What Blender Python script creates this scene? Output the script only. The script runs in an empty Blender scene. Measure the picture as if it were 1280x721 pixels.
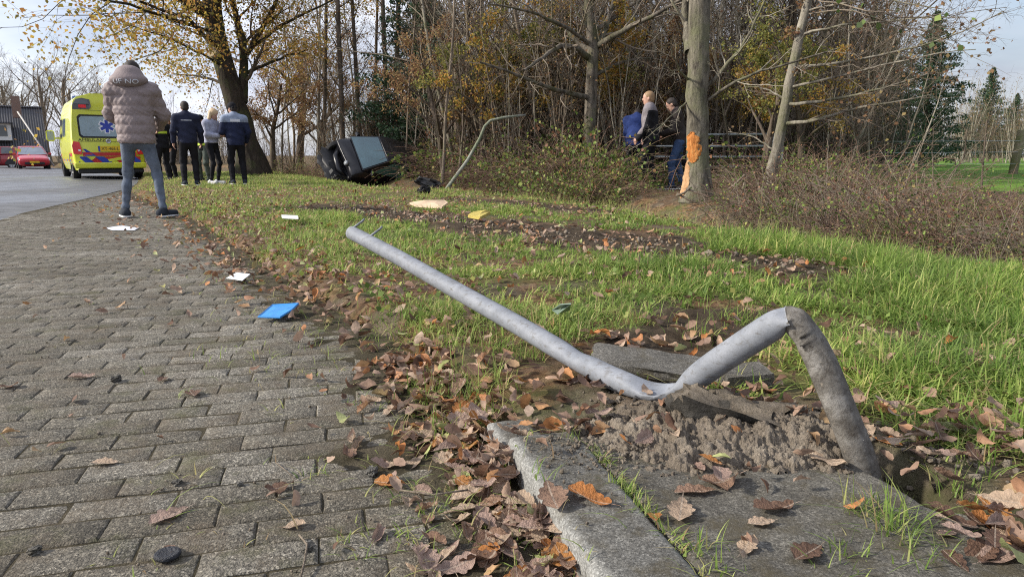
import bpy, bmesh, math, random
import numpy as np
from mathutils import Vector, Matrix, Quaternion
C = bpy.context.scene.collection
SC = bpy.context.scene
R = math.radians
PI = math.pi

# ------------------------------------------------------------------ camera, light, exposure
CAM_H, CAM_F, CAM_PITCH = 0.73, 850.0, R(11.1)
cd = bpy.data.cameras.new('camera'); cam = bpy.data.objects.new('camera', cd); C.objects.link(cam)
cd.sensor_width = 36.0; cd.lens = 36.0 * CAM_F / 1280.0; cd.clip_start = 0.02; cd.clip_end = 3000
cam.location = (0, 0, CAM_H); cam.rotation_euler = (R(90) - CAM_PITCH, 0, 0)
SC.camera = cam

SUN_AZ, SUN_EL = R(-98), R(30)           # azimuth from +Y, negative = to the left
SUN_DIR = Vector((math.sin(SUN_AZ) * math.cos(SUN_EL), math.cos(SUN_AZ) * math.cos(SUN_EL), math.sin(SUN_EL)))
sl = bpy.data.lights.new('sun', 'SUN'); sl.energy = 3.9; sl.angle = R(3.5); sl.color = (1.0, 0.93, 0.82)
so = bpy.data.objects.new('sun', sl); C.objects.link(so)
so.rotation_euler = (-SUN_DIR).to_track_quat('-Z', 'Y').to_euler(); so.location = (-20, 0, 30)
so['kind'] = 'helper'

W = bpy.data.worlds.new('World'); SC.world = W; W.use_nodes = True
nt = W.node_tree; nt.nodes.clear()
wo = nt.nodes.new('ShaderNodeOutputWorld'); bg = nt.nodes.new('ShaderNodeBackground')
sky = nt.nodes.new('ShaderNodeTexSky'); sky.sky_type = 'NISHITA'; sky.sun_disc = False
sky.sun_elevation = SUN_EL; sky.sun_rotation = SUN_AZ; sky.air_density = 1.0; sky.dust_density = 1.5
bg.inputs['Strength'].default_value = 0.11
# thin broken cloud over the blue
tc = nt.nodes.new('ShaderNodeTexCoord'); mp = nt.nodes.new('ShaderNodeMapping'); mp.inputs['Scale'].default_value = (1.0, 1.0, 3.2)
nz = nt.nodes.new('ShaderNodeTexNoise'); nz.inputs['Scale'].default_value = 2.3; nz.inputs['Detail'].default_value = 7; nz.inputs['Roughness'].default_value = 0.55
rp = nt.nodes.new('ShaderNodeValToRGB'); rp.color_ramp.elements[0].position = 0.32; rp.color_ramp.elements[1].position = 0.62
rp.color_ramp.elements[0].color = (0.35, 0.35, 0.35, 1)
# brightness of the cloud sheet: nearer the sun it is thinner and brighter
dp = nt.nodes.new('ShaderNodeVectorMath'); dp.operation = 'DOT_PRODUCT'; dp.inputs[1].default_value = SUN_DIR
mr = nt.nodes.new('ShaderNodeMapRange'); mr.inputs['From Min'].default_value = -0.6; mr.inputs['From Max'].default_value = 0.75
mr.inputs['To Min'].default_value = 4.2; mr.inputs['To Max'].default_value = 8.2
cc = nt.nodes.new('ShaderNodeVectorMath'); cc.operation = 'SCALE'; cc.inputs[0].default_value = (0.9, 0.94, 1.08)
mx = nt.nodes.new('ShaderNodeMix'); mx.data_type = 'RGBA'
L = nt.links.new
L(tc.outputs['Generated'], mp.inputs['Vector']); L(mp.outputs['Vector'], nz.inputs['Vector']); L(nz.outputs['Fac'], rp.inputs['Fac'])
L(tc.outputs['Generated'], dp.inputs[0]); L(dp.outputs['Value'], mr.inputs['Value']); L(mr.outputs['Result'], cc.inputs['Scale'])
# thick and thin parts of the cloud sheet
nz2 = nt.nodes.new('ShaderNodeTexNoise'); nz2.inputs['Scale'].default_value = 3.4; nz2.inputs['Detail'].default_value = 6; nz2.inputs['Roughness'].default_value = 0.5; L(mp.outputs['Vector'], nz2.inputs['Vector'])
rp2 = nt.nodes.new('ShaderNodeValToRGB'); rp2.color_ramp.elements[0].position = 0.36; rp2.color_ramp.elements[1].position = 0.64; rp2.color_ramp.elements[0].color = (0.66, 0.69, 0.76, 1); rp2.color_ramp.elements[1].color = (1.22, 1.2, 1.16, 1); L(nz2.outputs['Fac'], rp2.inputs['Fac'])
cm = nt.nodes.new('ShaderNodeMix'); cm.data_type = 'RGBA'; cm.blend_type = 'MULTIPLY'; cm.inputs['Factor'].default_value = 1.0; L(cc.outputs['Vector'], cm.inputs[6]); L(rp2.outputs['Color'], cm.inputs[7])
L(rp.outputs['Color'], mx.inputs['Factor']); L(sky.outputs['Color'], mx.inputs[6]); L(cm.outputs[2], mx.inputs[7])
L(mx.outputs[2], bg.inputs['Color']); L(bg.outputs['Background'], wo.inputs['Surface'])

vs = SC.view_settings
vs.view_transform = 'Standard'; vs.look = 'None'; vs.exposure = 0.55; vs.gamma = 1.0; vs.use_curve_mapping = False
try:
    SC.cycles.max_bounces = 6; SC.cycles.diffuse_bounces = 3; SC.cycles.transparent_max_bounces = 8
    SC.cycles.use_denoising = False; SC.cycles.sample_clamp_indirect = 4; SC.cycles.sample_clamp_direct = 12; SC.cycles.filter_width = 1.1
except Exception: pass

# ------------------------------------------------------------------ helpers
rng = np.random.default_rng(7)

def at(px, py, z=0.0, y=None):
    """point of the place seen at a photograph pixel, on the height z or at the distance y (a survey helper)"""
    a = (px - 640) / CAM_F; b = -(py - 360.5) / CAM_F
    dy = math.cos(CAM_PITCH) + b * math.sin(CAM_PITCH); dz = -math.sin(CAM_PITCH) + b * math.cos(CAM_PITCH)
    t = (z - CAM_H) / dz if y is None else y / dy
    return Vector((t * a, t * dy, CAM_H + t * dz))

def tag(o, label=None, cat=None, group=None, kind=None):
    if label: o['label'] = label
    if cat: o['category'] = cat
    if group: o['group'] = group
    if kind: o['kind'] = kind
    return o

def empty(name, loc=(0, 0, 0), rz=0.0, label=None, cat=None, group=None):
    o = bpy.data.objects.new(name, None); C.objects.link(o); o.empty_display_size = 0.2
    o.location = loc; o.rotation_euler = (0, 0, rz)
    return tag(o, label, cat, group)

def link(name, me, parent=None):
    o = bpy.data.objects.new(name, me); C.objects.link(o)
    if parent: o.parent = parent
    return o

def copy_tree(o, parent=None):
    c = o.copy(); C.objects.link(c)
    if parent: c.parent = parent
    for ch in list(o.children): copy_tree(ch, c)
    return c

def np_mesh(name, V, faces, mats, fmat=None, smooth=True, attrs=None):
    """faces: list of int arrays (n,k). fmat: list of int or arrays matching faces"""
    me = bpy.data.meshes.new(name)
    V = np.asarray(V, dtype=np.float32).reshape(-1, 3)
    faces = [np.asarray(f, dtype=np.int32) for f in faces if len(f)]
    me.vertices.add(len(V)); me.vertices.foreach_set('co', V.ravel())
    nl = sum(f.size for f in faces); nf = sum(len(f) for f in faces)
    me.loops.add(nl); me.polygons.add(nf)
    me.loops.foreach_set('vertex_index', np.concatenate([f.ravel() for f in faces]))
    tot = np.concatenate([np.full(len(f), f.shape[1], dtype=np.int32) for f in faces])
    st = np.concatenate([[0], np.cumsum(tot)[:-1]]).astype(np.int32)
    me.polygons.foreach_set('loop_start', st); me.polygons.foreach_set('loop_total', tot)
    if fmat is not None:
        mi = np.concatenate([np.broadcast_to(np.asarray(m, dtype=np.int32), (len(f),)) for f, m in zip(faces, fmat)])
        me.polygons.foreach_set('material_index', mi.astype(np.int32))
    if smooth: me.polygons.foreach_set('use_smooth', np.ones(nf, dtype=bool))
    for m in (mats if isinstance(mats, (list, tuple)) else [mats]): me.materials.append(m)
    for k, a in (attrs or {}).items():
        at_ = me.attributes.new(k, 'FLOAT', 'POINT'); at_.data.foreach_set('value', np.asarray(a, dtype=np.float32))
    me.update(calc_edges=True); me.validate()
    return me

class MB:
    """collects plain shapes and links them as one mesh"""
    def __init__(s): s.v = []; s.f = []; s.m = []
    def add(s, vs_, fs, m=0, M=None):
        o = len(s.v)
        for v in vs_:
            v = Vector(v); s.v.append(M @ v if M else v)
        for f in fs: s.f.append([i + o for i in f]); s.m.append(m)
    def box(s, c, d, M=None, m=0, bev=0.0):
        x, y, z = [k / 2 for k in d]; c = Vector(c)
        if bev > 0:
            b = bev; pts = []; 
            for (sx, sy) in ((-1, -1), (1, -1), (1, 1), (-1, 1)): pts.append((sx, sy))
            rings = [(-z, b), (-z + b, 0), (z - b, 0), (z, b)]
            V_ = []
            for zz, ins in rings:
                for sx, sy in pts: V_.append(c + Vector((sx * (x - ins), sy * (y - ins), zz)))
            F_ = [[3, 2, 1, 0], [12, 13, 14, 15]]
            for r in range(3):
                for k in range(4): F_.append([r * 4 + k, r * 4 + (k + 1) % 4, r * 4 + 4 + (k + 1) % 4, r * 4 + 4 + k])
            s.add(V_, F_, m, M); return
        V_ = [c + Vector((sx * x, sy * y, sz * z)) for sz in (-1, 1) for sx, sy in ((-1, -1), (1, -1), (1, 1), (-1, 1))]
        s.add(V_, [[3, 2, 1, 0], [4, 5, 6, 7]] + [[k, (k + 1) % 4, 4 + (k + 1) % 4, 4 + k] for k in range(4)], m, M)
    def prism(s, poly, lo, hi, axis='x', m=0, M=None):
        """extrude a 2-D polygon: axis x -> poly is (y,z); y -> (x,z); z -> (x,y)"""
        n = len(poly); V_ = []
        for t in (lo, hi):
            for a, b in poly:
                V_.append({'x': (t, a, b), 'y': (a, t, b), 'z': (a, b, t)}[axis])
        s.add(V_, [list(range(n))[::-1], list(range(n, 2 * n))] + [[k, (k + 1) % n, n + (k + 1) % n, n + k] for k in range(n)], m, M)
    def lathe(s, prof, n=24, M=None, m=0):
        """profile (r, h) turned about local Z"""
        V_ = []; F_ = []
        for r, h in prof:
            for k in range(n): V_.append((r * math.cos(2 * PI * k / n), r * math.sin(2 * PI * k / n), h))
        for i in range(len(prof) - 1):
            for k in range(n): F_.append([i * n + k, i * n + (k + 1) % n, (i + 1) * n + (k + 1) % n, (i + 1) * n + k])
        s.add(V_, F_, m, M)
    def tube(s, pts, rad, n=8, m=0, cap=True):
        V_, F_ = tube_arrays(np.array([tuple(p) for p in pts], dtype=float)[None], np.broadcast_to(np.asarray(rad, dtype=float), (len(pts),))[None], n)
        F_ = [list(f) for f in F_]
        if cap:
            k = len(pts); F_.append(list(range(n))[::-1]); F_.append(list(range((k - 1) * n, k * n)))
        s.add([tuple(v) for v in V_], F_, m)
    def build(s, name, mats, parent=None, smooth=False, auto=None):
        me = bpy.data.meshes.new(name); me.from_pydata([tuple(v) for v in s.v], [], s.f)
        for m in (mats if isinstance(mats, (list, tuple)) else [mats]): me.materials.append(m)
        me.polygons.foreach_set('material_index', s.m)
        bm = bmesh.new(); bm.from_mesh(me); bmesh.ops.recalc_face_normals(bm, faces=bm.faces); bm.to_mesh(me); bm.free()
        if smooth: me.polygons.foreach_set('use_smooth', [True] * len(me.polygons))
        me.update()
        if auto:
            try: me.set_sharp_from_angle(angle=R(auto))
            except Exception: pass
        return link(name, me, parent)

def tube_arrays(P, Rr, n):
    """P (b,k,3), Rr (b,k) -> verts, quad faces"""
    b, k, _ = P.shape
    T = np.empty_like(P); T[:, 1:-1] = P[:, 2:] - P[:, :-2]; T[:, 0] = P[:, 1] - P[:, 0]; T[:, -1] = P[:, -1] - P[:, -2]
    T /= np.linalg.norm(T, axis=2, keepdims=True) + 1e-9
    mean = np.abs(P[:, -1] - P[:, 0]); ref = np.zeros((b, 3)); ref[np.arange(b), np.argmin(mean, axis=1)] = 1.0
    N = np.cross(T, ref[:, None, :]); N /= np.linalg.norm(N, axis=2, keepdims=True) + 1e-9
    B = np.cross(T, N)
    a = np.arange(n) * 2 * PI / n
    V_ = P[:, :, None, :] + Rr[:, :, None, None] * (np.cos(a)[None, None, :, None] * N[:, :, None, :] + np.sin(a)[None, None, :, None] * B[:, :, None, :])
    base = (np.arange(b) * k * n)[:, None, None]; i = (np.arange(k - 1) * n)[None, :, None]; j = np.arange(n)[None, None, :]; j2 = (j + 1) % n
    F_ = np.stack([base + i + j, base + i + j2, base + i + n + j2, base + i + n + j], axis=-1).reshape(-1, 4)
    return V_.reshape(-1, 3), F_

def hash2(ix, iy, s):
    h = (ix.astype(np.int64) * 374761393 + iy.astype(np.int64) * 668265263 + s * 1442695041) & 0xFFFFFFFF
    h = ((h ^ (h >> 13)) * 1274126177) & 0xFFFFFFFF
    return ((h ^ (h >> 16)) & 0xFFFF) / 65535.0

def vnoise(x, y, s=0):
    x = np.asarray(x, dtype=float); y = np.asarray(y, dtype=float)
    ix = np.floor(x); iy = np.floor(y); fx = x - ix; fy = y - iy
    fx = fx * fx * (3 - 2 * fx); fy = fy * fy * (3 - 2 * fy)
    a = hash2(ix, iy, s); b = hash2(ix + 1, iy, s); c = hash2(ix, iy + 1, s); d = hash2(ix + 1, iy + 1, s)
    return (a * (1 - fx) + b * fx) * (1 - fy) + (c * (1 - fx) + d * fx) * fy

def fbm(x, y, s=0, o=4):
    t = 0; A = 0.5; N = 0
    for i in range(o):
        t = t + A * vnoise(x * 2 ** i, y * 2 ** i, s + i * 17); N += A; A *= 0.5
    return t / N

def sstep(a, b, x):
    t = np.clip((x - a) / (b - a), 0, 1); return t * t * (3 - 2 * t)

# ------------------------------------------------------------------ materials
class NT:
    def __init__(s, name):
        s.m = bpy.data.materials.new(name); s.m.use_nodes = True; s.t = s.m.node_tree; s.t.nodes.clear()
        s.out = s.n('ShaderNodeOutputMaterial')
    def n(s, typ, **kw):
        x = s.t.nodes.new(typ)
        for k, v in kw.items():
            if k.startswith('i_'): x.inputs[k[2:].replace('_', ' ')].default_value = v
            else: setattr(x, k, v)
        return x
    def l(s, a, b): s.t.links.new(a, b)
    def pos(s, kind='pos'):
        if kind == 'pos': return s.n('ShaderNodeNewGeometry').outputs['Position']
        return s.n('ShaderNodeTexCoord').outputs['Object']
    def noise(s, scale, detail=4, rough=0.55, vec=None, kind='pos', stretch=None):
        v = vec or s.pos(kind)
        if stretch:
            mp = s.n('ShaderNodeMapping'); mp.inputs['Scale'].default_value = stretch; s.l(v, mp.inputs['Vector']); v = mp.outputs['Vector']
        x = s.n('ShaderNodeTexNoise'); x.inputs['Scale'].default_value = scale; x.inputs['Detail'].default_value = detail; x.inputs['Roughness'].default_value = rough
        s.l(v, x.inputs['Vector']); return x.outputs['Fac']
    def cell(s, scale, kind='pos'):
        x = s.n('ShaderNodeSeparateColor'); s.l(s.voro(scale, kind=kind), x.inputs[0]); return x.outputs[0]
    def voro(s, scale, vec=None, kind='pos', out='Color'):
        x = s.n('ShaderNodeTexVoronoi'); x.inputs['Scale'].default_value = scale; s.l(vec or s.pos(kind), x.inputs['Vector']); return x.outputs[out]
    def ramp(s, fac, stops, interp='LINEAR'):
        x = s.n('ShaderNodeValToRGB'); cr = x.color_ramp; cr.interpolation = interp
        while len(cr.elements) < len(stops): cr.elements.new(0.5)
        for e, (p, c) in zip(cr.elements, stops):
            e.position = p; e.color = (*c, 1) if isinstance(c, (tuple, list)) else (c, c, c, 1)
        s.l(fac, x.inputs['Fac']); return x.outputs['Color']
    def mix(s, fac, a, b, mode='MIX'):
        x = s.n('ShaderNodeMix', data_type='RGBA', blend_type=mode)
        for sock, v in ((x.inputs['Factor'], fac), (x.inputs[6], a), (x.inputs[7], b)):
            if isinstance(v, bpy.types.NodeSocket): s.l(v, sock)
            elif isinstance(v, (tuple, list)): sock.default_value = (*v, 1)
            else: sock.default_value = v
        return x.outputs[2]
    def math(s, op, a, b=0.0):
        x = s.n('ShaderNodeMath', operation=op)
        for sock, v in ((x.inputs[0], a), (x.inputs[1], b)):
            if isinstance(v, bpy.types.NodeSocket): s.l(v, sock)
            else: sock.default_value = v
        return x.outputs[0]
    def attr(s, name): return s.n('ShaderNodeAttribute', attribute_name=name).outputs['Fac']
    def rand(s): return s.n('ShaderNodeObjectInfo').outputs['Random']
    def bump(s, h, strength=0.5, dist=0.01, normal=None):
        x = s.n('ShaderNodeBump'); x.inputs['Strength'].default_value = strength; x.inputs['Distance'].default_value = dist; s.l(h, x.inputs['Height'])
        if normal is not None: s.l(normal, x.inputs['Normal'])
        return x.outputs['Normal']
    def pbr(s, col, rough=0.7, metal=0.0, normal=None, spec=0.4, coat=0.0):
        x = s.n('ShaderNodeBsdfPrincipled')
        for k, v in (('Base Color', col), ('Roughness', rough), ('Metallic', metal), ('Specular IOR Level', spec), ('Coat Weight', coat)):
            if isinstance(v, bpy.types.NodeSocket): s.l(v, x.inputs[k])
            elif isinstance(v, (tuple, list)): x.inputs[k].default_value = (*v, 1)
            else: x.inputs[k].default_value = v
        if normal is not None: s.l(normal, x.inputs['Normal'])
        s.l(x.outputs[0], s.out.inputs['Surface']); return s.m
    def leaf(s, col, trans=0.4, rough=0.6, normal=None, tcol=None):
        p = s.n('ShaderNodeBsdfPrincipled'); p.inputs['Roughness'].default_value = rough; p.inputs['Specular IOR Level'].default_value = 0.25
        t = s.n('ShaderNodeBsdfTranslucent'); m = s.n('ShaderNodeMixShader'); m.inputs[0].default_value = trans
        s.l(col, p.inputs['Base Color']); s.l(tcol or col, t.inputs['Color'])
        if normal is not None: s.l(normal, p.inputs['Normal'])
        s.l(p.outputs[0], m.inputs[1]); s.l(t.outputs[0], m.inputs[2]); s.l(m.outputs[0], s.out.inputs['Surface']); return s.m

def plain(name, col, rough=0.6, metal=0.0, var=0.25, scale=6.0, bump=0.0, bscale=60.0, spec=0.4, coat=0.0, kind='obj'):
    t = NT(name); f = t.noise(scale, 5, 0.6, kind=kind)
    a = tuple(c * (1 - var) for c in col); b = tuple(min(1, c * (1 + var)) for c in col)
    c = t.ramp(f, [(0.3, a), (0.7, b)])
    nrm = t.bump(t.noise(bscale, 3, 0.6, kind=kind), bump, 0.01) if bump else None
    return t.pbr(c, rough, metal, nrm, spec, coat)

M = {}
def paver_mat(name, tintsrc):
    t = NT(name)
    tint = t.rand() if tintsrc == 'rand' else t.attr('tint')
    base = t.ramp(tint, [(0, (0.135, 0.124, 0.1)), (0.5, (0.178, 0.166, 0.138)), (1, (0.225, 0.212, 0.182))])
    ag = t.ramp(t.cell(215), [(0.0, 0.28), (0.3, 0.62), (0.7, 1.1), (0.9, 1.7), (1.0, 2.6)])
    fine = t.ramp(t.noise(520, 3, 0.7), [(0.3, 0.55), (0.7, 1.4)])
    c = t.mix(0.8, base, ag, 'MULTIPLY'); c = t.mix(0.7, c, fine, 'MULTIPLY')
    big = t.ramp(t.noise(1.3, 5, 0.6), [(0.38, (0.62, 0.58, 0.52)), (0.62, (1.12, 1.1, 1.07))])
    c = t.mix(0.75, c, big, 'MULTIPLY')
    dirt = t.ramp(t.noise(7, 8, 0.75), [(0.47, 0.0), (0.66, 0.8)])
    c = t.mix(dirt, c, (0.12, 0.095, 0.065))
    moss = t.ramp(t.noise(5.5, 7, 0.74, vec=None, stretch=(1, 1, 1.7)), [(0.53, 0.0), (0.68, 0.65)])
    c = t.mix(moss, c, (0.085, 0.085, 0.035))
    h = t.math('ADD', t.math('MULTIPLY', t.voro(230, out='Distance'), 0.7), t.noise(300, 4, 0.7))
    return t.pbr(c, 0.82, 0, t.bump(h, 0.9, 0.004), 0.3)
M['paver'] = paver_mat('grey_concrete_brick', 'rand'); M['paver_far'] = paver_mat('grey_concrete_brick_far', 'attr')

def soil_mat(name, dark=(0.045, 0.033, 0.022), mid=(0.115, 0.088, 0.06), light=(0.23, 0.185, 0.135), green=0.0, litter=0.0, sand=False):
    t = NT(name)
    f = t.noise(7, 9, 0.68); c = t.ramp(f, [(0.3, dark), (0.5, mid), (0.72, light)])
    g = t.ramp(t.noise(160, 4, 0.7), [(0.3, 0.6), (0.7, 1.35)]); c = t.mix(0.8, c, g, 'MULTIPLY')
    if sand: c = t.mix(t.math('MULTIPLY', t.attr('torn'), 0.9), c, t.ramp(t.noise(16, 8, 0.7), [(0.3, (0.028, 0.02, 0.013)), (0.7, (0.10, 0.075, 0.05))]))
    if litter:
        lv = t.voro(26, out='Color'); lc = t.ramp(lv, [(0.1, (0.07, 0.04, 0.022)), (0.45, (0.17, 0.09, 0.045)), (0.8, (0.28, 0.17, 0.1))])
        lm = t.ramp(t.noise(2.6, 5, 0.6), [(0.62 - litter, 0.0), (0.75 - litter, 0.9)]); lm = t.math('MULTIPLY', lm, t.math('SUBTRACT', 1.0, t.attr('torn'))) if sand else lm; c = t.mix(lm, c, lc)
    if green:
        gm = t.ramp(t.noise(1.7, 6, 0.65), [(0.6 - green, 0.0), (0.8 - green, 0.9)]); gm = t.math('MULTIPLY', gm, t.math('SUBTRACT', 1.0, t.attr('torn'))) if sand else gm
        gc = t.ramp(t.noise(45, 4, 0.7), [(0.3, (0.05, 0.075, 0.018)), (0.7, (0.13, 0.17, 0.05))]); c = t.mix(gm, c, gc)
    if sand:                     # dry sand thrown up round the foot of the pole
        vd = t.n('ShaderNodeVectorMath', operation='DISTANCE'); t.l(t.pos(), vd.inputs[0]); vd.inputs[1].default_value = (0.5, 1.52, 0.08)
        dn = t.math('ADD', vd.outputs['Value'], t.math('MULTIPLY', t.noise(11, 6, 0.7), 0.5))
        c = t.mix(t.ramp(dn, [(0.45, 0.9), (0.72, 0.0)]), c, t.ramp(t.noise(60, 7, 0.75), [(0.3, (0.10, 0.08, 0.058)), (0.55, (0.22, 0.18, 0.135)), (0.75, (0.32, 0.27, 0.21))]))
    h = t.math('ADD', t.math('MULTIPLY', t.noise(38, 8, 0.7), 1.0), t.math('MULTIPLY', t.noise(170, 4, 0.7), 0.5))
    return t.pbr(c, 0.95, 0, t.bump(h, 1.0, 0.02), 0.15)
M['ground'] = soil_mat('verge_soil', green=0.12, litter=0.2, sand=True)
M['clod'] = soil_mat('dry_soil_clod', (0.15, 0.122, 0.092), (0.27, 0.225, 0.175), (0.4, 0.345, 0.275))

def concrete_mat(name, a=(0.16, 0.155, 0.145), b=(0.36, 0.355, 0.34), dirt=0.5, worn=False):
    t = NT(name)
    c = t.ramp(t.noise(9, 7, 0.65), [(0.3, a), (0.68, b)])
    sp = t.ramp(t.cell(300), [(0.0, 0.4), (0.4, 0.85), (0.8, 1.2), (1.0, 2.0)]); c = t.mix(0.8, c, sp, 'MULTIPLY')
    fi = t.ramp(t.noise(600, 2, 0.7), [(0.3, 0.65), (0.7, 1.3)]); c = t.mix(0.7, c, fi, 'MULTIPLY')
    d = t.ramp(t.noise(14, 7, 0.7), [(0.66 - dirt * 0.3, 0.0), (0.82 - dirt * 0.3, 0.9)]); c = t.mix(d, c, (0.085, 0.072, 0.045))
    if worn: c = t.mix(t.math('MULTIPLY', t.attr('wear'), t.ramp(t.noise(60, 5, 0.7), [(0.3, 0.35), (0.6, 0.95)])), c, t.mix(0.6, (0.33, 0.33, 0.31), sp, 'MULTIPLY'))
    h = t.math('ADD', t.noise(340, 4, 0.75), t.math('MULTIPLY', t.noise(30, 5, 0.6), 0.8))
    return t.pbr(c, 0.85, 0, t.bump(h, 0.8, 0.005), 0.3)
M['kerb'] = concrete_mat('weathered_kerb_concrete', (0.085, 0.08, 0.07), (0.19, 0.184, 0.165), 0.55, True)
M['slab'] = concrete_mat('dirty_slab_concrete', (0.08, 0.074, 0.062), (0.165, 0.155, 0.132), 0.6)
M['chunk'] = concrete_mat('broken_dark_concrete', (0.075, 0.07, 0.06), (0.17, 0.16, 0.14), 0.4)

def caked():
    t = NT('earth_caked_concrete'); geo = t.n('ShaderNodeNewGeometry'); sx = t.n('ShaderNodeSeparateXYZ'); t.l(geo.outputs['Normal'], sx.inputs[0])
    f = t.math('ADD', sx.outputs['Z'], t.math('MULTIPLY', t.math('SUBTRACT', t.noise(24, 7, 0.7), 0.5), 1.6)); k = t.ramp(f, [(0.25, 0.0), (0.6, 1.0)])
    c = t.mix(k, t.ramp(t.noise(80, 5, 0.7), [(0.3, (0.05, 0.047, 0.04)), (0.7, (0.13, 0.12, 0.105))]), t.ramp(t.noise(55, 7, 0.75), [(0.3, (0.14, 0.115, 0.085)), (0.7, (0.33, 0.28, 0.22))]))
    return t.pbr(c, 0.92, 0, t.bump(t.noise(70, 8, 0.75), 1.0, 0.02), 0.2)
M['caked'] = caked()

def asphalt():
    t = NT('asphalt'); c = t.ramp(t.noise(3, 6, 0.6), [(0.35, (0.085, 0.088, 0.092)), (0.65, (0.15, 0.152, 0.158))])
    c = t.mix(0.7, c, t.ramp(t.noise(110, 3, 0.7), [(0.3, 0.7), (0.7, 1.3)]), 'MULTIPLY')
    w = t.ramp(t.noise(0.45, 4, 0.6, stretch=(1, 0.35, 1)), [(0.42, 0.34), (0.6, 0.75)])
    return t.pbr(c, w, 0, t.bump(t.noise(140, 3, 0.7), 0.25, 0.006), 0.5)
M['asphalt'] = asphalt()
M['line'] = plain('worn_white_paint', (0.62, 0.62, 0.6), 0.6, var=0.2)

def grass_mat(name, stops, trans=0.45):
    t = NT(name); c = t.ramp(t.attr('tint'), stops)
    big = t.ramp(t.noise(1.6, 4, 0.65), [(0.35, (0.7, 0.72, 0.75)), (0.65, (1.25, 1.15, 1.0))]); c = t.mix(0.7, c, big, 'MULTIPLY')
    return t.leaf(c, trans, 0.5)
M['grass'] = grass_mat('grass_blade', [(0, (0.11, 0.20, 0.035)), (0.3, (0.22, 0.34, 0.075)), (0.55, (0.36, 0.46, 0.13)), (0.72, (0.52, 0.53, 0.2)), (0.86, (0.55, 0.46, 0.25)), (1, (0.36, 0.25, 0.14))])

def dead_leaf(name, src):
    t = NT(name); f = t.rand() if src == 'rand' else t.attr('tint')
    c = t.ramp(f, [(0, (0.12, 0.066, 0.042)), (0.18, (0.24, 0.145, 0.098)), (0.42, (0.36, 0.245, 0.18)), (0.62, (0.46, 0.34, 0.25)), (0.75, (0.44, 0.17, 0.05)), (0.86, (0.46, 0.32, 0.18)), (0.955, (0.3, 0.15, 0.09)), (0.97, (0.36, 0.38, 0.14)), (1, (0.4, 0.42, 0.2))])
    v = t.ramp(t.noise(55, 5, 0.65, kind='obj' if src == 'rand' else 'pos'), [(0.3, 0.55), (0.7, 1.25)]); c = t.mix(0.85, c, v, 'MULTIPLY')
    return t.leaf(c, 0.22, 0.62, t.bump(t.noise(140, 3, 0.6, kind='obj' if src == 'rand' else 'pos'), 0.5, 0.003))
M['leaf_far'] = dead_leaf('dead_oak_leaf_far', 'attr')
def single_leaf(name, a, b):
    t = NT(name); c = t.mix(t.rand(), a, b); v = t.ramp(t.noise(4.5, 6, 0.7, kind='obj'), [(0.3, 0.45), (0.5, 0.95), (0.72, 1.35)]); c = t.mix(0.9, c, v, 'MULTIPLY')
    s_ = t.n('ShaderNodeSeparateXYZ'); t.l(t.pos('obj'), s_.inputs[0]); ab = t.math('ABSOLUTE', s_.outputs['Y'])
    rib = t.ramp(ab, [(0.008, 0.0), (0.022, 1.0)]); c = t.mix(rib, t.mix(0.5, c, (0.6, 0.5, 0.4)), c)
    w = t.math('ADD', t.math('MULTIPLY', s_.outputs['X'], 1.0), t.math('MULTIPLY', ab, -0.9)); ve = t.math('ABSOLUTE', t.math('SINE', t.math('MULTIPLY', t.math('ADD', w, t.math('MULTIPLY', t.noise(3, 3, 0.6, kind='obj'), 0.12)), 19.0))); c = t.mix(t.ramp(ve, [(0.0, 0.16), (0.12, 0.0)]), c, (0.5, 0.38, 0.28))
    return t.leaf(c, 0.2, 0.6, t.bump(t.math('ADD', t.noise(9, 5, 0.65, kind='obj'), t.math('MULTIPLY', ve, 0.06)), 0.6, 0.06))
LEAFK = {'tan': single_leaf('tan_oak_leaf', (0.45, 0.33, 0.235), (0.56, 0.42, 0.3)), 'pinkish': single_leaf('pinkish_oak_leaf', (0.42, 0.3, 0.245), (0.36, 0.24, 0.19)), 'brown': single_leaf('brown_oak_leaf', (0.27, 0.17, 0.12), (0.34, 0.21, 0.14)),
         'dark brown': single_leaf('dark_oak_leaf', (0.14, 0.08, 0.055), (0.21, 0.125, 0.085)), 'orange': single_leaf('orange_oak_leaf', (0.44, 0.17, 0.05), (0.5, 0.24, 0.08)), 'yellow green': single_leaf('yellow_green_leaf', (0.36, 0.4, 0.14), (0.44, 0.46, 0.22))}

def bark(name, a, b, moss=(0.07, 0.085, 0.03), mossamt=0.3, scale=9):
    t = NT(name)
    f = t.noise(scale, 7, 0.68, stretch=(1, 1, 0.22)); c = t.ramp(f, [(0.32, a), (0.66, b)])
    c = t.mix(t.ramp(t.noise(2.2, 5, 0.65), [(0.62 - mossamt * 0.35, 0), (0.8 - mossamt * 0.35, 0.75)]), c, moss)
    c = t.mix(0.5, c, t.ramp(t.noise(46, 4, 0.7), [(0.3, 0.6), (0.7, 1.35)]), 'MULTIPLY')
    return t.pbr(c, 0.9, 0, t.bump(t.noise(scale * 2.4, 6, 0.7, stretch=(1, 1, 0.25)), 1.0, 0.03), 0.2)
M['bark_spread'] = bark('weathered_bark', (0.045, 0.038, 0.03), (0.23, 0.2, 0.16), (0.09, 0.095, 0.04), 0.4, 9)
M['bark_oak'] = bark('dark_oak_bark', (0.02, 0.016, 0.012), (0.075, 0.06, 0.045), mossamt=0.35)
M['bark_grey'] = bark('grey_bark', (0.085, 0.075, 0.06), (0.34, 0.31, 0.25), (0.12, 0.125, 0.055), 0.45, 7)
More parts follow.
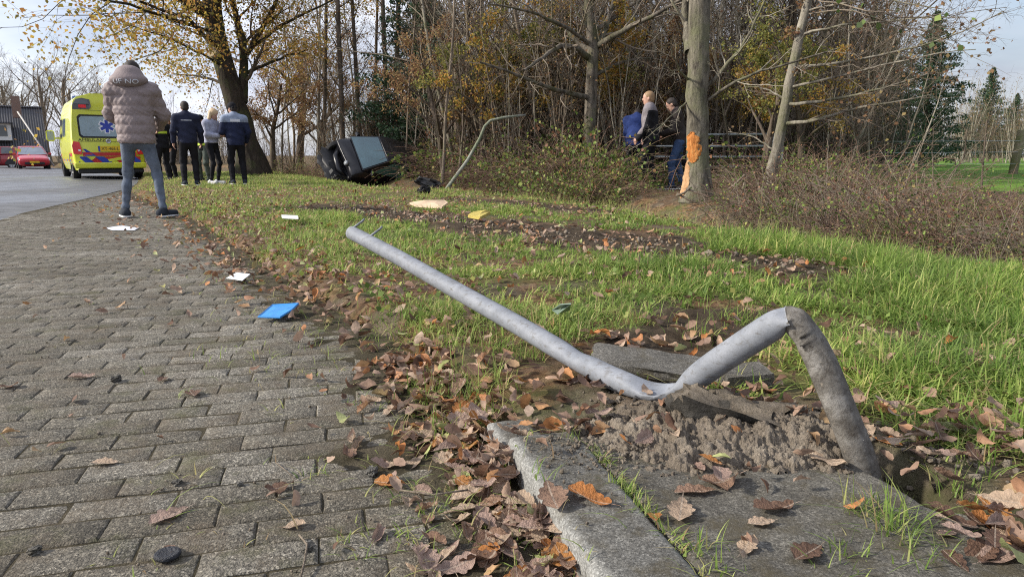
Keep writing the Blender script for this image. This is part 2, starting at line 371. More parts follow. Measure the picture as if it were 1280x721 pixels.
M['bark_lichen'] = bark('lichened_bark', (0.035, 0.03, 0.023), (0.25, 0.225, 0.175), (0.16, 0.165, 0.09), 0.5, 13)
M['bark_twig'] = bark('twig_bark', (0.12, 0.095, 0.072), (0.29, 0.24, 0.185), (0.15, 0.15, 0.075), 0.25)
M['bark_pale'] = bark('pale_twig_bark', (0.22, 0.19, 0.15), (0.46, 0.42, 0.34), (0.2, 0.2, 0.11), 0.25)
M['bark_dark'] = bark('dark_twig_bark', (0.055, 0.043, 0.033), (0.165, 0.13, 0.1), (0.09, 0.095, 0.04), 0.25)
M['cane'] = bark('bramble_cane', (0.075, 0.042, 0.032), (0.30, 0.2, 0.145), (0.14, 0.15, 0.06), 0.25)

def foliage(name, stops, trans=0.5):
    t = NT(name); c = t.ramp(t.attr('tint'), stops); return t.leaf(c, trans, 0.55)
M['gold'] = foliage('golden_oak_foliage', [(0, (0.2, 0.18, 0.045)), (0.3, (0.38, 0.3, 0.065)), (0.6, (0.56, 0.38, 0.08)), (0.85, (0.5, 0.26, 0.07)), (1, (0.34, 0.17, 0.06))])
M['russet'] = foliage('russet_foliage', [(0, (0.17, 0.09, 0.055)), (0.5, (0.32, 0.185, 0.1)), (0.8, (0.37, 0.26, 0.12)), (1, (0.4, 0.33, 0.13))])
M['bramble_leaf'] = foliage('bramble_foliage', [(0, (0.05, 0.085, 0.02)), (0.4, (0.13, 0.2, 0.045)), (0.66, (0.25, 0.33, 0.08)), (0.8, (0.4, 0.38, 0.11)), (0.9, (0.3, 0.15, 0.085)), (1, (0.22, 0.1, 0.06))], 0.35)
M['olive'] = foliage('olive_green_foliage', [(0, (0.09, 0.11, 0.03)), (0.4, (0.2, 0.22, 0.06)), (0.75, (0.34, 0.32, 0.09)), (1, (0.4, 0.3, 0.08))])
M['needles'] = foliage('conifer_needles', [(0, (0.025, 0.05, 0.028)), (0.5, (0.05, 0.095, 0.048)), (1, (0.09, 0.15, 0.065))], 0.2)

M['galv'] = None
def galv(name, a, b, dirt, rough=0.42):
    t = NT(name); c = t.ramp(t.noise(16, 6, 0.6, kind='pos'), [(0.3, a), (0.7, b)])
    st = t.ramp(t.noise(42, 8, 0.78, kind='pos', stretch=(0.6, 1.2, 2)), [(0.52, 0.0), (0.68, dirt)]); c = t.mix(st, c, (0.1, 0.09, 0.075))
    c = t.mix(0.35, c, t.ramp(t.noise(240, 3, 0.7), [(0.3, 0.7), (0.7, 1.25)]), 'MULTIPLY')
    return t.pbr(c, rough + 0.1, 0.0, t.bump(t.noise(45, 6, 0.7), 0.3, 0.004), 0.3)
M['galv'] = galv('grey_galvanised_tube', (0.165, 0.178, 0.2), (0.262, 0.277, 0.305), 0.85, 0.5)
def stained():
    t = NT('earth_stained_tube'); c = t.ramp(t.noise(13, 8, 0.72), [(0.32, (0.06, 0.052, 0.043)), (0.5, (0.15, 0.138, 0.12)), (0.68, (0.29, 0.275, 0.25))])
    c = t.mix(t.ramp(t.noise(55, 8, 0.78), [(0.5, 0.0), (0.66, 0.85)]), c, (0.05, 0.04, 0.03)); c = t.mix(t.ramp(t.noise(90, 6, 0.75), [(0.6, 0.0), (0.72, 0.7)]), c, (0.33, 0.28, 0.22))
    return t.pbr(c, 0.85, 0, t.bump(t.noise(75, 8, 0.75), 0.8, 0.008), 0.25)
M['galv_dirty'] = stained()
M['gate'] = plain('galvanised_gate', (0.42, 0.46, 0.47), 0.45, 0.4, 0.2)

# ------------------------------------------------------------------ terrain
XL = np.array([(-2, 1.0), (0.5, 0.25), (0.96, 0.132), (1.5, -0.01), (1.83, -0.16), (2.58, -0.48), (3.14, -0.88), (4.26, -1.55), (7.33, -3.4), (13.8, -7.75), (17, -9.2), (22, -11.8), (28, -15.6), (36, -21.7), (50, -33.4), (80, -59.8)])
XR = np.array([(-2, 6.2), (1, 5.6), (3, 4.0), (4.02, 3.12), (4.8, 2.68), (6.16, 2.15), (9.24, 1.3), (11.76, 0.14), (13.8, -1.28), (14.6, -2.7), (17, -4.0), (21.7, -6.1), (30, -10.5), (45, -20), (70, -36)])
ROAD_R = np.array([(-40, 10.0), (-10, -0.6), (0, -3.55), (8.1, -6.1), (10.2, -6.8), (13.8, -7.98), (17, -9.3), (22, -11.9), (28, -15.7), (36, -21.8), (50, -33.5), (80, -60), (140, -115)])
def xl(y): return np.interp(y, XL[:, 0], XL[:, 1])
def xr(y): return np.interp(y, XR[:, 0], XR[:, 1])
def xroad(y): return np.interp(y, ROAD_R[:, 0], ROAD_R[:, 1])

def track(x, y):
    """0..1 how much the verge is torn up"""
    x = np.asarray(x, float); y = np.asarray(y, float)
    t = 0
    for (x0, y0, x1, y1, w) in ((-2.3, 8.8, 0.4, 5.5, 0.5), (0.4, 5.5, 2.0, 3.6, 0.36), (-0.9, 10.5, 2.4, 6.4, 0.32), (-0.2, 6.6, 1.3, 5.0, 0.35), (0.9, 2.75, 0.55, 2.35, 0.22)):
        dx, dy = x1 - x0, y1 - y0; L2 = dx * dx + dy * dy
        s = np.clip(((x - x0) * dx + (y - y0) * dy) / L2, 0, 1)
        d = np.hypot(x - x0 - s * dx, y - y0 - s * dy)
        t = np.maximum(t, 1 - sstep(w * 0.55, w * 1.35, d + 0.5 * (fbm(x * 2.2, y * 2.2, 5) - 0.5)))
    return t

PIT = tuple(at(1128, 602, 0.06))[:2]
def H(x, y):
    x = np.asarray(x, float); y = np.asarray(y, float)
    s = x - xl(y); t = x - xr(y)
    z = np.full(np.broadcast(x, y).shape, -0.055)
    verge = sstep(-0.06, 0.16, s)
    z = z + 0.125 * verge
    z = z + verge * (0.035 * (fbm(x * 1.1, y * 1.1, 1) - 0.5) + 0.03 * (fbm(x * 4, y * 4, 2) - 0.5))
    tr = track(x, y) * verge
    z = z + tr * (0.07 * (fbm(x * 6, y * 6, 3) - 0.45) + 0.035 * (fbm(x * 17, y * 17, 4) - 0.5))
    # loose heap thrown up round the foot of the pole
    hp = np.exp(-(((x - 0.56) / 0.26) ** 2 + ((y - 1.55) / 0.2) ** 2)); z = z + 0.055 * hp
    near = np.exp(-(((x - 0.5) / 0.7) ** 2 + ((y - 1.6) / 0.5) ** 2))
    z = z + near * verge * (0.03 * (fbm(x * 16, y * 16, 8) - 0.5) + 0.016 * (fbm(x * 45, y * 45, 9) - 0.5))
    # below the kerb and the slabs
    under = (1 - sstep(1.30, 1.42, y + 0.12 * x)) * sstep(-0.05, 0.02, s) * (1 - sstep(1.2, 1.6, x)); z = z - 0.05 * under
    z = z - 0.24 * np.exp(-(((x - PIT[0]) / 0.055) ** 2 + ((y - PIT[1]) / 0.055) ** 2))
    # ditch behind the verge, then the wood floor
    dt = np.exp(-((t - 1.0) / 0.75) ** 2); z = z - 0.42 * dt * sstep(2, 5, y)
    wood = sstep(0.2, 2.5, t); z = z + wood * 0.10 * (fbm(x * 0.6, y * 0.6, 11) - 0.5)
    z = z + 0.043 * sstep(12.6, 14.2, y) * sstep(-0.3, 0.0, x - xroad(y)) * (1 - sstep(-0.06, 0.16, s))
    z = z - 0.2 * sstep(25, 45, np.hypot(x, y)) * (x < xroad(y) + 2)
    # trough under the pole where it lies on the ground
    return z

def terrain():
    rr = np.concatenate([np.linspace(0.0, 0.7, 6)[:-1], 0.7 * np.exp(np.arange(0, 560) * 0.0128)])
    an = np.concatenate([np.linspace(-180, -50, 40)[:-1], np.linspace(-50, 50, 460), np.linspace(50, 180, 40)[1:-1]])
    a = np.radians(an); A, RR = np.meshgrid(a, rr); X = RR * np.sin(A); Y = RR * np.cos(A); Z = H(X, Y)
    n, m = X.shape; idx = np.arange(n * m).reshape(n, m); nx = np.roll(idx, -1, axis=1)
    F_ = np.stack([idx[:-1], nx[:-1], nx[1:], idx[1:]], -1).reshape(-1, 4)[:, ::-1]
    o = link('ground', np_mesh('ground', np.stack([X, Y, Z], -1), [F_], M['ground'], attrs={'torn': (track(X, Y) * sstep(-.05, .2, X - xl(Y))).ravel()})); tag(o, kind='structure')
terrain()

# road: a curved ribbon laid over the ground, with a centre line
ys = np.concatenate([np.linspace(-40, 8, 20), np.linspace(9, 60, 60), np.linspace(62, 140, 20)])
def road_frame():
    p = np.stack([xroad(ys), ys], 1); k = np.array([1, 2, 3, 2, 1.]); k /= k.sum()
    px = np.convolve(np.pad(p[:, 0], 2, mode='edge'), k, 'valid'); p[2:-2, 0] = px[2:-2]
    t = np.gradient(p, axis=0); t /= np.linalg.norm(t, axis=1)[:, None]
    nn = np.stack([-t[:, 1], t[:, 0]], 1)          # to the left of travel
    zz = np.interp(np.hypot(p[:, 0], p[:, 1]), [0, 25, 45, 300], [0, 0, -0.15, -0.17])
    return p, nn, zz
RP, RN, RZ = road_frame()
def ribbon(name, o0, o1, dz, mat_, cols=8, crown=0.05, W_=7.2):
    us = np.linspace(o0, o1, cols); V_ = []
    for p, n_, z in zip(RP, RN, RZ):
        for u in us:
            q = p + n_ * u; V_.append((q[0], q[1], z + dz + crown * (1 - ((u - W_ / 2) / (W_ / 2)) ** 2) - 0.006))
    n = len(RP); idx = np.arange(n * cols).reshape(n, cols)
    F_ = np.stack([idx[:-1, :-1], idx[:-1, 1:], idx[1:, 1:], idx[1:, :-1]], -1).reshape(-1, 4)[:, ::-1]
    return link(name, np_mesh(name, V_, [F_], mat_))
road = tag(ribbon('road', 0.0, 7.2, 0.0, M['asphalt']), kind='structure')

# field beyond the ditch on the right
def field():
    xs = np.linspace(0, 1, 60); ysf = np.concatenate([np.linspace(9.5, 40, 60), np.linspace(42, 120, 20)])
    V_ = []
    for y in ysf:
        x0 = max(4.8, 5.5 + (y - 14) * 0.05) + 3.2 * (1 - sstep(9.5, 13, y)); x1 = x0 + 70
        for s in xs: x = x0 + (x1 - x0) * s ** 1.6; V_.append((x, y, float(0.22 * sstep(10.0, 14.5, y) - 0.07 + 0.12 * (fbm(np.array(x * 0.2), np.array(y * 0.2), 3) - 0.5))))
    n, c = len(ysf), 60; idx = np.arange(n * c).reshape(n, c)
    F_ = np.stack([idx[:-1, :-1], idx[:-1, 1:], idx[1:, 1:], idx[1:, :-1]], -1).reshape(-1, 4)
    t = NT('pasture'); c_ = t.ramp(t.noise(1.2, 8, 0.7), [(0.3, (0.10, 0.21, 0.025)), (0.7, (0.2, 0.34, 0.05))])
    c_ = t.mix(0.5, c_, t.ramp(t.noise(30, 4, 0.7), [(0.3, 0.6), (0.7, 1.3)]), 'MULTIPLY')
    m = t.pbr(c_, 0.9, 0, t.bump(t.noise(22, 5, 0.7), 1.0, 0.08), 0.2)
    tag(link('field', np_mesh('field', V_, [F_], m)), kind='structure')
field()

# ------------------------------------------------------------------ brick paving
PU = Vector((-0.259, 0.966)); PV = Vector((0.966, 0.259))      # along the road / along a course
PIT_L, PIT_W = 0.2105, 0.0925
def brick_mesh(k, r):
    L_, W_ = 0.2092, 0.0892; n1, n2 = 5, 3
    top = []
    for j in range(n2):
        for i in range(n1):
            u = (i / (n1 - 1) - 0.5); v = (j / (n2 - 1) - 0.5)
            ei = i in (0, n1 - 1); ej = j in (0, n2 - 1); ed = ei or ej; ins = 0
            x = u * (L_ - 0.009) + r.normal(0, 0.0009); y = v * (W_ - 0.012) + r.normal(0, 0.0011)
            top.append((x, y, (0.0 if not ed else -0.0012) + r.normal(0, 0.0006)))
    ring_t = [0, 1, 2, 3, 4, 9, 14, 13, 12, 11, 10, 5]
    V_ = list(top); F4 = []
    for j in range(n2 - 1):
        for i in range(n1 - 1): a = j * n1 + i; F4.append((a, a + 1, a + n1 + 1, a + n1))
    mid = []; low = []
    for q in ring_t:
        x, y, z = top[q]; sx = np.sign(x) if abs(x) > L_ / 2 - 0.02 else 0; sy = np.sign(y) if abs(y) > W_ / 2 - 0.02 else 0
        mid.append(len(V_)); V_.append((x + sx * 0.0042, y + sy * 0.0056, -0.0052 + r.normal(0, 0.0008)))
    for q in ring_t:
        x, y, z = V_[mid[ring_t.index(q)]]; low.append(len(V_)); V_.append((x, y, -0.05))
    for i in range(12):
        j = (i + 1) % 12; F4.append((ring_t[j], ring_t[i], mid[i], mid[j])); F4.append((mid[j], mid[i], low[i], low[j]))
    return np.array(V_), np.array(F4)
def paving():
    r = np.random.default_rng(3)
    base = tag(link('brick_paving', None), kind='structure') if False else tag(empty('brick_paving'), kind='structure')
    protos = [brick_mesh(k, r) for k in range(8)]
    meshes = [np_mesh('brick', v, [f], M['paver'], smooth=True) for v, f in protos]
    for me in meshes:
        try: me.set_sharp_from_angle(angle=R(40))
        except Exception: pass
    items = []
    for j in range(-4, 180):
        for i in range(-34, 16):
            c = PU * (j * PIT_W + 0.02) + PV * ((i + (0.5 if j % 2 else 0) + 0.08 * math.sin(j * 1.7)) * PIT_L - 0.05)
            x, y = c.x, c.y
            if y < 0.1 or y > 15 or abs(x) > y * 0.95 + 1.2: continue
            if x > xl(y) + (0.0 if y < 1.7 else 0.12) - 0.03 or x < xroad(y) + 0.16: continue
            items.append((x, y))
    items.sort(key=lambda p: p[0] ** 2 + p[1] ** 2 if p[1] > 0.9 and abs(p[0]) < 0.82 * p[1] else 50 + p[1])
    ang = math.atan2(PV.y, PV.x); SV = []; SF = []; ST = []; off = 0
    for n, (x, y) in enumerate(items):
        k = r.integers(0, 8); flip = PI if r.random() < 0.5 else 0
        z = float(np.clip(r.normal(0, 0.0011), -0.0014, 0.0025))
        rot = (r.normal(0, 0.009), r.normal(0, 0.006), ang + flip + r.normal(0, 0.008))
        if n < 300:
            o = link('brick', meshes[k], base); o.location = (x, y, z); o.rotation_euler = rot
        else:
            Mx = Matrix.Translation((x, y, z)) @ (Matrix.Rotation(rot[2], 4, 'Z') @ Matrix.Rotation(rot[0], 4, 'X') @ Matrix.Rotation(rot[1], 4, 'Y'))
            A = np.array(Mx); v, f = protos[k]
            SV.append(v @ A[:3, :3].T + A[:3, 3]); SF.append(f + off); off += len(v); ST.append(np.full(len(v), r.random()))
    me = np_mesh('brick_far', np.concatenate(SV), [np.concatenate(SF)], M['paver_far'], attrs={'tint': np.concatenate(ST)})
    try: me.set_sharp_from_angle(angle=R(40))
    except Exception: pass
    o = link('far_bricks', me, base); tag(o, kind='stuff')
    # jointing sand just under the brick tops
    pts = [(-9, 15.2)] ; V_ = []
    yy = np.concatenate([np.linspace(0.0, 0.9, 8)[:-1], np.linspace(0.9, 4, 110)[:-1], np.linspace(4, 15.0, 80)])
    NC = 70
    for y in yy:
        a = float(xroad(y)) + 0.02; b = float(xl(y)) + (0.0 if y < 1.7 else 0.10); b = max(b, a + 0.02)
        for q in np.linspace(0, 1, NC):
            s = 1 - (1 - q) ** 2.2; x = a + (b - a) * s; e = b - x; cover = (1 - sstep(0.02, 0.42 if y > 1.5 else 0.3, e + 0.5 * (float(fbm(np.array(x * 5), np.array(y * 5), 51)) - 0.5)))
            V_.append((x, y, -0.0042 + 0.0085 * cover + 0.006 * cover * (float(fbm(np.array(x * 30), np.array(y * 30), 52)) - 0.5)))
    NY = len(yy); idx = np.arange(NY * NC).reshape(NY, NC); F_ = np.stack([idx[:-1, :-1], idx[:-1, 1:], idx[1:, 1:], idx[1:, :-1]], -1).reshape(-1, 4)
    js = soil_mat('jointing_sand', (0.035, 0.031, 0.018), (0.08, 0.068, 0.043), (0.155, 0.13, 0.092))
    tag(link('jointing_sand', np_mesh('jointing_sand', V_, [F_], js), base), kind='stuff')
paving()

# ------------------------------------------------------------------ kerb, slabs, broken concrete
def stone(name, quad, z0, z1, mat_, bev=0.02, rough=0.004, seed=0, parent=None, tilt=(0, 0), chip=0.08):
    """a cast slab: four corners (x,y) ccw, rounded and chipped top edge, uneven top"""
    r = np.random.default_rng(seed); Q = np.array(quad, float)
    Lu = np.linalg.norm(Q[1] - Q[0]); Lv = np.linalg.norm(Q[3] - Q[0])
    def ticks(L_):
        e = [0, bev * .12, bev * .35, bev * .7, bev * 1.1]; k = max(3, int((L_ - 2.4 * bev) / 0.012)); return np.array(e + list(np.linspace(bev * 1.6, L_ - bev * 1.6, k)) + [L_ - x for x in e[::-1]])
    tu, tv = ticks(Lu), ticks(Lv); U, Vv = np.meshgrid(tu / Lu, tv / Lv, indexing='ij')
    P = (Q[0] * ((1 - U) * (1 - Vv))[..., None] + Q[1] * (U * (1 - Vv))[..., None] + Q[2] * (U * Vv)[..., None] + Q[3] * ((1 - U) * Vv)[..., None])
    e = np.minimum(np.minimum(U * Lu, (1 - U) * Lu), np.minimum(Vv * Lv, (1 - Vv) * Lv))
    x, y = P[..., 0], P[..., 1]; be = bev * (1 + chip * 2.4 * np.maximum(0, fbm(x * 9, y * 9, seed + 3) - 0.45) * 2)
    drop = np.where(e < be, be - np.sqrt(np.maximum(be ** 2 - (be - e) ** 2, 0)), 0)
    Z = z1 - drop + rough * 2.2 * (fbm(x * 22, y * 22, seed) - 0.5) + rough * 1.2 * (fbm(x * 70, y * 70, seed + 1) - 0.5) + rough * 2 * (fbm(x * 5, y * 5, seed + 2) - 0.5); wear = np.exp(-(e / (be * 0.8)) ** 2)
    wob = rough * 1.6 * (fbm(x * 14, y * 14, seed + 8) - 0.5); P = P + wob[..., None]
    c = Q.mean(0); n, m = U.shape; V_ = np.concatenate([P, Z[..., None]], -1).reshape(-1, 3); idx = np.arange(n * m).reshape(n, m)
    F = [np.stack([idx[:-1, :-1], idx[1:, :-1], idx[1:, 1:], idx[:-1, 1:]], -1).reshape(-1, 4)]
    ring = list(idx[:, 0]) + list(idx[-1, 1:]) + list(idx[-2::-1, -1]) + list(idx[0, -2:0:-1]); o = len(V_); low = V_[ring].copy(); low[:, 2] = z0; V_ = np.concatenate([V_, low]); k = len(ring)
    F.append(np.array([(ring[(a + 1) % k], ring[a], o + a, o + (a + 1) % k) for a in range(k)]))
    V_[:, 2] += (V_[:, 0] - c[0]) * tilt[0] + (V_[:, 1] - c[1]) * tilt[1]
    wa = np.concatenate([wear.ravel(), np.zeros(k)]); return link(name, np_mesh(name, V_, F, mat_, attrs={'wear': wa}), parent)
K0 = np.array((-0.009, 1.506)); KD = np.array((0.25, -0.968)); KN = np.array((0.968, 0.25))
def kp(s, w): q = K0 + KD * s + KN * w; return (q[0], q[1])
kerb = tag(empty('kerb'), kind='structure')
stone('kerb_stone', [kp(0, 0), kp(1.0, 0), kp(1.0, 0.165), kp(0, 0.165)], -0.12, 0.085, M['kerb'], 0.022, 0.0022, 1, kerb)
stone('kerb_stone', [kp(-0.16, -0.02), kp(-0.015, -0.012), kp(-0.015, 0.15), kp(-0.16, 0.145)], -0.16, 0.058, M['kerb'], 0.022, 0.003, 2, kerb)
edge = tag(empty('slab_paving'), kind='structure')
stone('concrete_slab', [kp(0.05, 0.169), kp(1.0, 0.169), kp(1.0, 0.70), kp(0.14, 0.67)], -0.05, 0.083, M['slab'], 0.01, 0.003, 3, edge, (0.01, 0.0))
stone('concrete_slab', [(0.935, 0.711), (1.25, 0.62), (1.12, 0.92), (0.822, 1.18)], -0.06, 0.076, M['slab'], 0.014, 0.005, 4, edge, (-0.01, -0.015))
def lump(name, c, size, rot, mat_, seed, rough=0.16, cuts=3):
    r = np.random.default_rng(seed); bm = bmesh.new(); bmesh.ops.create_cube(bm, size=1.0)
    bmesh.ops.subdivide_edges(bm, edges=bm.edges[:], cuts=7, use_grid_fill=True)
    for v in bm.verts:
        p = v.co.copy(); q = p.copy()
        l = max(abs(p.x), abs(p.y), abs(p.z)) * 2
        sph = p.normalized() * 0.62; q = p.lerp(sph, 0.16 if rough < 0.6 else 0.38)
        nn = fbm(np.array(p.x * 5 + seed), np.array(p.y * 5 + p.z * 7), seed) - 0.5
        q *= 1 + rough * 1.2 * float(nn) + r.normal(0, 0.012) + (rough * 0.35 * (float(fbm(np.array(p.x * 14 + 3), np.array(p.y * 14 + p.z * 11), seed + 5)) - 0.5))
        v.co = Vector((q.x * size[0], q.y * size[1], q.z * size[2]))
    me = bpy.data.meshes.new(name); bm.to_mesh(me); bm.free(); me.materials.append(mat_)
    try: me.set_sharp_from_angle(angle=R(38)); me.polygons.foreach_set('use_smooth', [True] * len(me.polygons))
    except Exception: pass
    o = link(name, me); o.location = c; o.rotation_euler = rot; return o
tag(lump('broken_slab', at(805, 458, 0.1), (0.32, 0.14, 0.055), (R(8), R(5), R(-15)), M['chunk'], 3, 0.22), 'broken mossy concrete slab tipped up behind the low fold of the bent pole', 'slab')
tag(lump('concrete_block', (0.66, 1.86, 0.095), (0.14, 0.10, 0.075), (R(4), R(-3), R(8)), M['chunk'], 5, 0.1), 'small squared dark concrete block behind the earth heap under the raised pole', 'block')
tag(lump('concrete_chunk', at(918, 532, 0.10) + Vector((0, 0.015, 0)), (0.225, 0.115, 0.11), (R(8), R(14), R(-12)), M['caked'], 8, 0.95), 'rough concrete chunk caked with dry earth in front of the pole fold', 'chunk')
tag(lump('stone', at(857, 507, 0.085), (0.045, 0.04, 0.045), (0.3, 0.2, 0.4), plain('bluish_stone', (0.3, 0.33, 0.37), 0.5, var=0.4, scale=60), 9, 0.3), 'small bluish stone beside the earth caked concrete chunk', 'stone')

# loose clods and crumbs of dry earth
def clods():
    r = np.random.default_rng(12); bm = bmesh.new(); bmesh.ops.create_icosphere(bm, subdivisions=2, radius=1); bm.verts.ensure_lookup_table()
    v0 = np.array([v.co[:] for v in bm.verts]); f0 = np.array([[v.index for v in f.verts] for f in bm.faces]); bm.free()
    bm = bmesh.new(); bmesh.ops.create_icosphere(bm, subdivisions=1, radius=1); bm.verts.ensure_lookup_table()
    v1 = np.array([v.co[:] for v in bm.verts]); f1 = np.array([[v.index for v in f.verts] for f in bm.faces]); bm.free()
    SV, SF, off = [], [], 0
    def put(x, y, z, s, big):
        nonlocal off
        v, f = (v0, f0) if big else (v1, f1)
        q = v * (1 + r.normal(0, 0.2 if big else 0.28, (len(v), 1))) * (s * r.uniform(0.7, 1.2, 3)); a = r.uniform(0, 6.28); b = r.uniform(-1, 1)
        A = np.array(Matrix.Rotation(a, 3, 'Z') @ Matrix.Rotation(b, 3, 'X')); SV.append(q @ A.T + (x, y, z)); SF.append(f + off); off += len(v)
    for (cx, cy, sx, sy, n, s0, s1) in ((0.56, 1.50, 0.17, 0.11, 1300, 0.0012, 0.010), (0.62, 1.42, 0.1, 0.06, 700, 0.0015, 0.012), (0.38, 1.60, 0.2, 0.12, 900, 0.001, 0.006), (0.68, 1.40, 0.06, 0.05, 350, 0.0015, 0.010), (0.98, 1.42, 0.09, 0.06, 350, 0.0015, 0.012), (0.15, 1.43, 0.1, 0.07, 900, 0.001, 0.0055), (0.55, 1.62, 0.1, 0.06, 400, 0.0015, 0.008), (0.3, 1.25, 0.25, 0.15, 200, 0.001, 0.004)):
        for i in range(n):
            x, y = cx + r.normal(0, sx), cy + r.normal(0, sy)
            s = s0 * 0.8 + (s1 - s0) * r.random() ** 4.5
            z = float(H(x, y)); 
            if (x - K0[0]) * KN[0] + (y - K0[1]) * KN[1] < 0.02: continue
            if (y - 1.505 + 0.25 * x) < 0 and x < 0.75: z = max(z, 0.088 - 0.01 * (x > 0.3))
            put(x, y, z + s * r.uniform(0.1, 0.75), s, s > 0.006)
    for i in range(1500):     # in the torn track
        t = r.random(); x = -2.3 + 4.4 * t + r.normal(0, 0.22); y = 8.8 - 5.2 * t + r.normal(0, 0.25); s = 0.003 + 0.018 * r.random() ** 4
        put(x, y, float(H(x, y)) + s * 0.4, s, False)
    for i in range(900):      # crumbs swept over the bricks
        y = r.uniform(0.95, 4.5); x = r.uniform(-0.75 * y, float(xl(y))); 
        if fbm(np.array(x * 3), np.array(y * 3), 31) < 0.52: continue
        s = 0.001 + 0.0035 * r.random() ** 2; put(x, y, s * 0.5 + 0.001, s, False)
    tag(link('earth_clods', np_mesh('earth_clods', np.concatenate(SV), [np.concatenate(SF)], M['clod'])), 'loose crumbs and clods of dry earth round the foot of the pole', 'loose earth', kind='stuff')
clods()
def heap():
    """the thrown-up earth itself: a crumbly skin of merged lumps"""
    r = np.random.default_rng(77); xs = np.arange(0.16, 0.80, 0.0034); ys_ = np.arange(1.30, 1.74, 0.0034); X, Y = np.meshgrid(xs, ys_, indexing='ij')
    edge = np.exp(-(((X - 0.55) / 0.21) ** 2 + ((Y - 1.49) / 0.125) ** 2)) + 0.5 * np.exp(-(((X - 0.3) / 0.13) ** 2 + ((Y - 1.5) / 0.09) ** 2)) + 0.5 * np.exp(-(((X - 0.70) / 0.07) ** 2 + ((Y - 1.37) / 0.05) ** 2))
    edge = edge + 0.5 * (fbm(X * 11, Y * 11, 40) - 0.5) + 0.25 * (fbm(X * 34, Y * 34, 41) - 0.5)
    base = np.minimum(edge, 0.8) * 0.034 - 0.01; ground = np.maximum(H(X, Y), np.where(((Y - 1.505 + 0.25 * X) < 0) & (X < 0.75), 0.072, -1)); base = base + np.minimum(ground, 0.105)
    Z = base.copy()
    for i in range(2600):
        s = 0.003 + 0.017 * r.random() ** 4.5; cx, cy = r.uniform(xs[0], xs[-1]), r.uniform(ys_[0], ys_[-1]); i0, i1 = np.searchsorted(xs, [cx - s, cx + s]); j0, j1 = np.searchsorted(ys_, [cy - s, cy + s])
        if i1 <= i0 or j1 <= j0: continue
        sl_ = (slice(i0, i1), slice(j0, j1)); ex = 1 + 1.3 * (fbm(X[sl_] * 130, Y[sl_] * 130, i % 50) - 0.5); d2 = ((X[sl_] - cx) ** 2 + ((Y[sl_] - cy) * r.uniform(.8, 1.3)) ** 2) * ex ** 2
        cz = base[(i0 + i1) // 2 if (i0 + i1) // 2 < len(xs) else -1, (j0 + j1) // 2 if (j0 + j1) // 2 < len(ys_) else -1] + s * r.uniform(-.5, .25); Z[sl_] = np.maximum(Z[sl_], cz + np.sqrt(np.maximum(s * s - d2, 0)) * (d2 < s * s) - (d2 >= s * s) * 1.0)
    Z = Z + 0.012 * (fbm(X * 60, Y * 60, 43) - 0.5) + 0.009 * np.abs(fbm(X * 150, Y * 150, 44, 3) - 0.5) * 2 - 0.006 * (vnoise(X * 260, Y * 260, 45) > 0.72)
    n, m = X.shape; idx = np.arange(n * m).reshape(n, m); F_ = np.stack([idx[:-1, :-1], idx[1:, :-1], idx[1:, 1:], idx[:-1, 1:]], -1).reshape(-1, 4); ok = (edge > 0.12); keep = ok.ravel()[F_].any(1)
    me = np_mesh('earth_heap', np.stack([X, Y, Z], -1), [F_[keep]], M['clod']); bm = bmesh.new(); bm.from_mesh(me); bmesh.ops.delete(bm, geom=[v for v in bm.verts if not v.link_faces], context='VERTS'); bm.to_mesh(me); bm.free()
    tag(link('earth_heap', me), 'low crumbly heap of dry sandy earth round the foot of the pole', 'earth heap', kind='stuff')
heap()

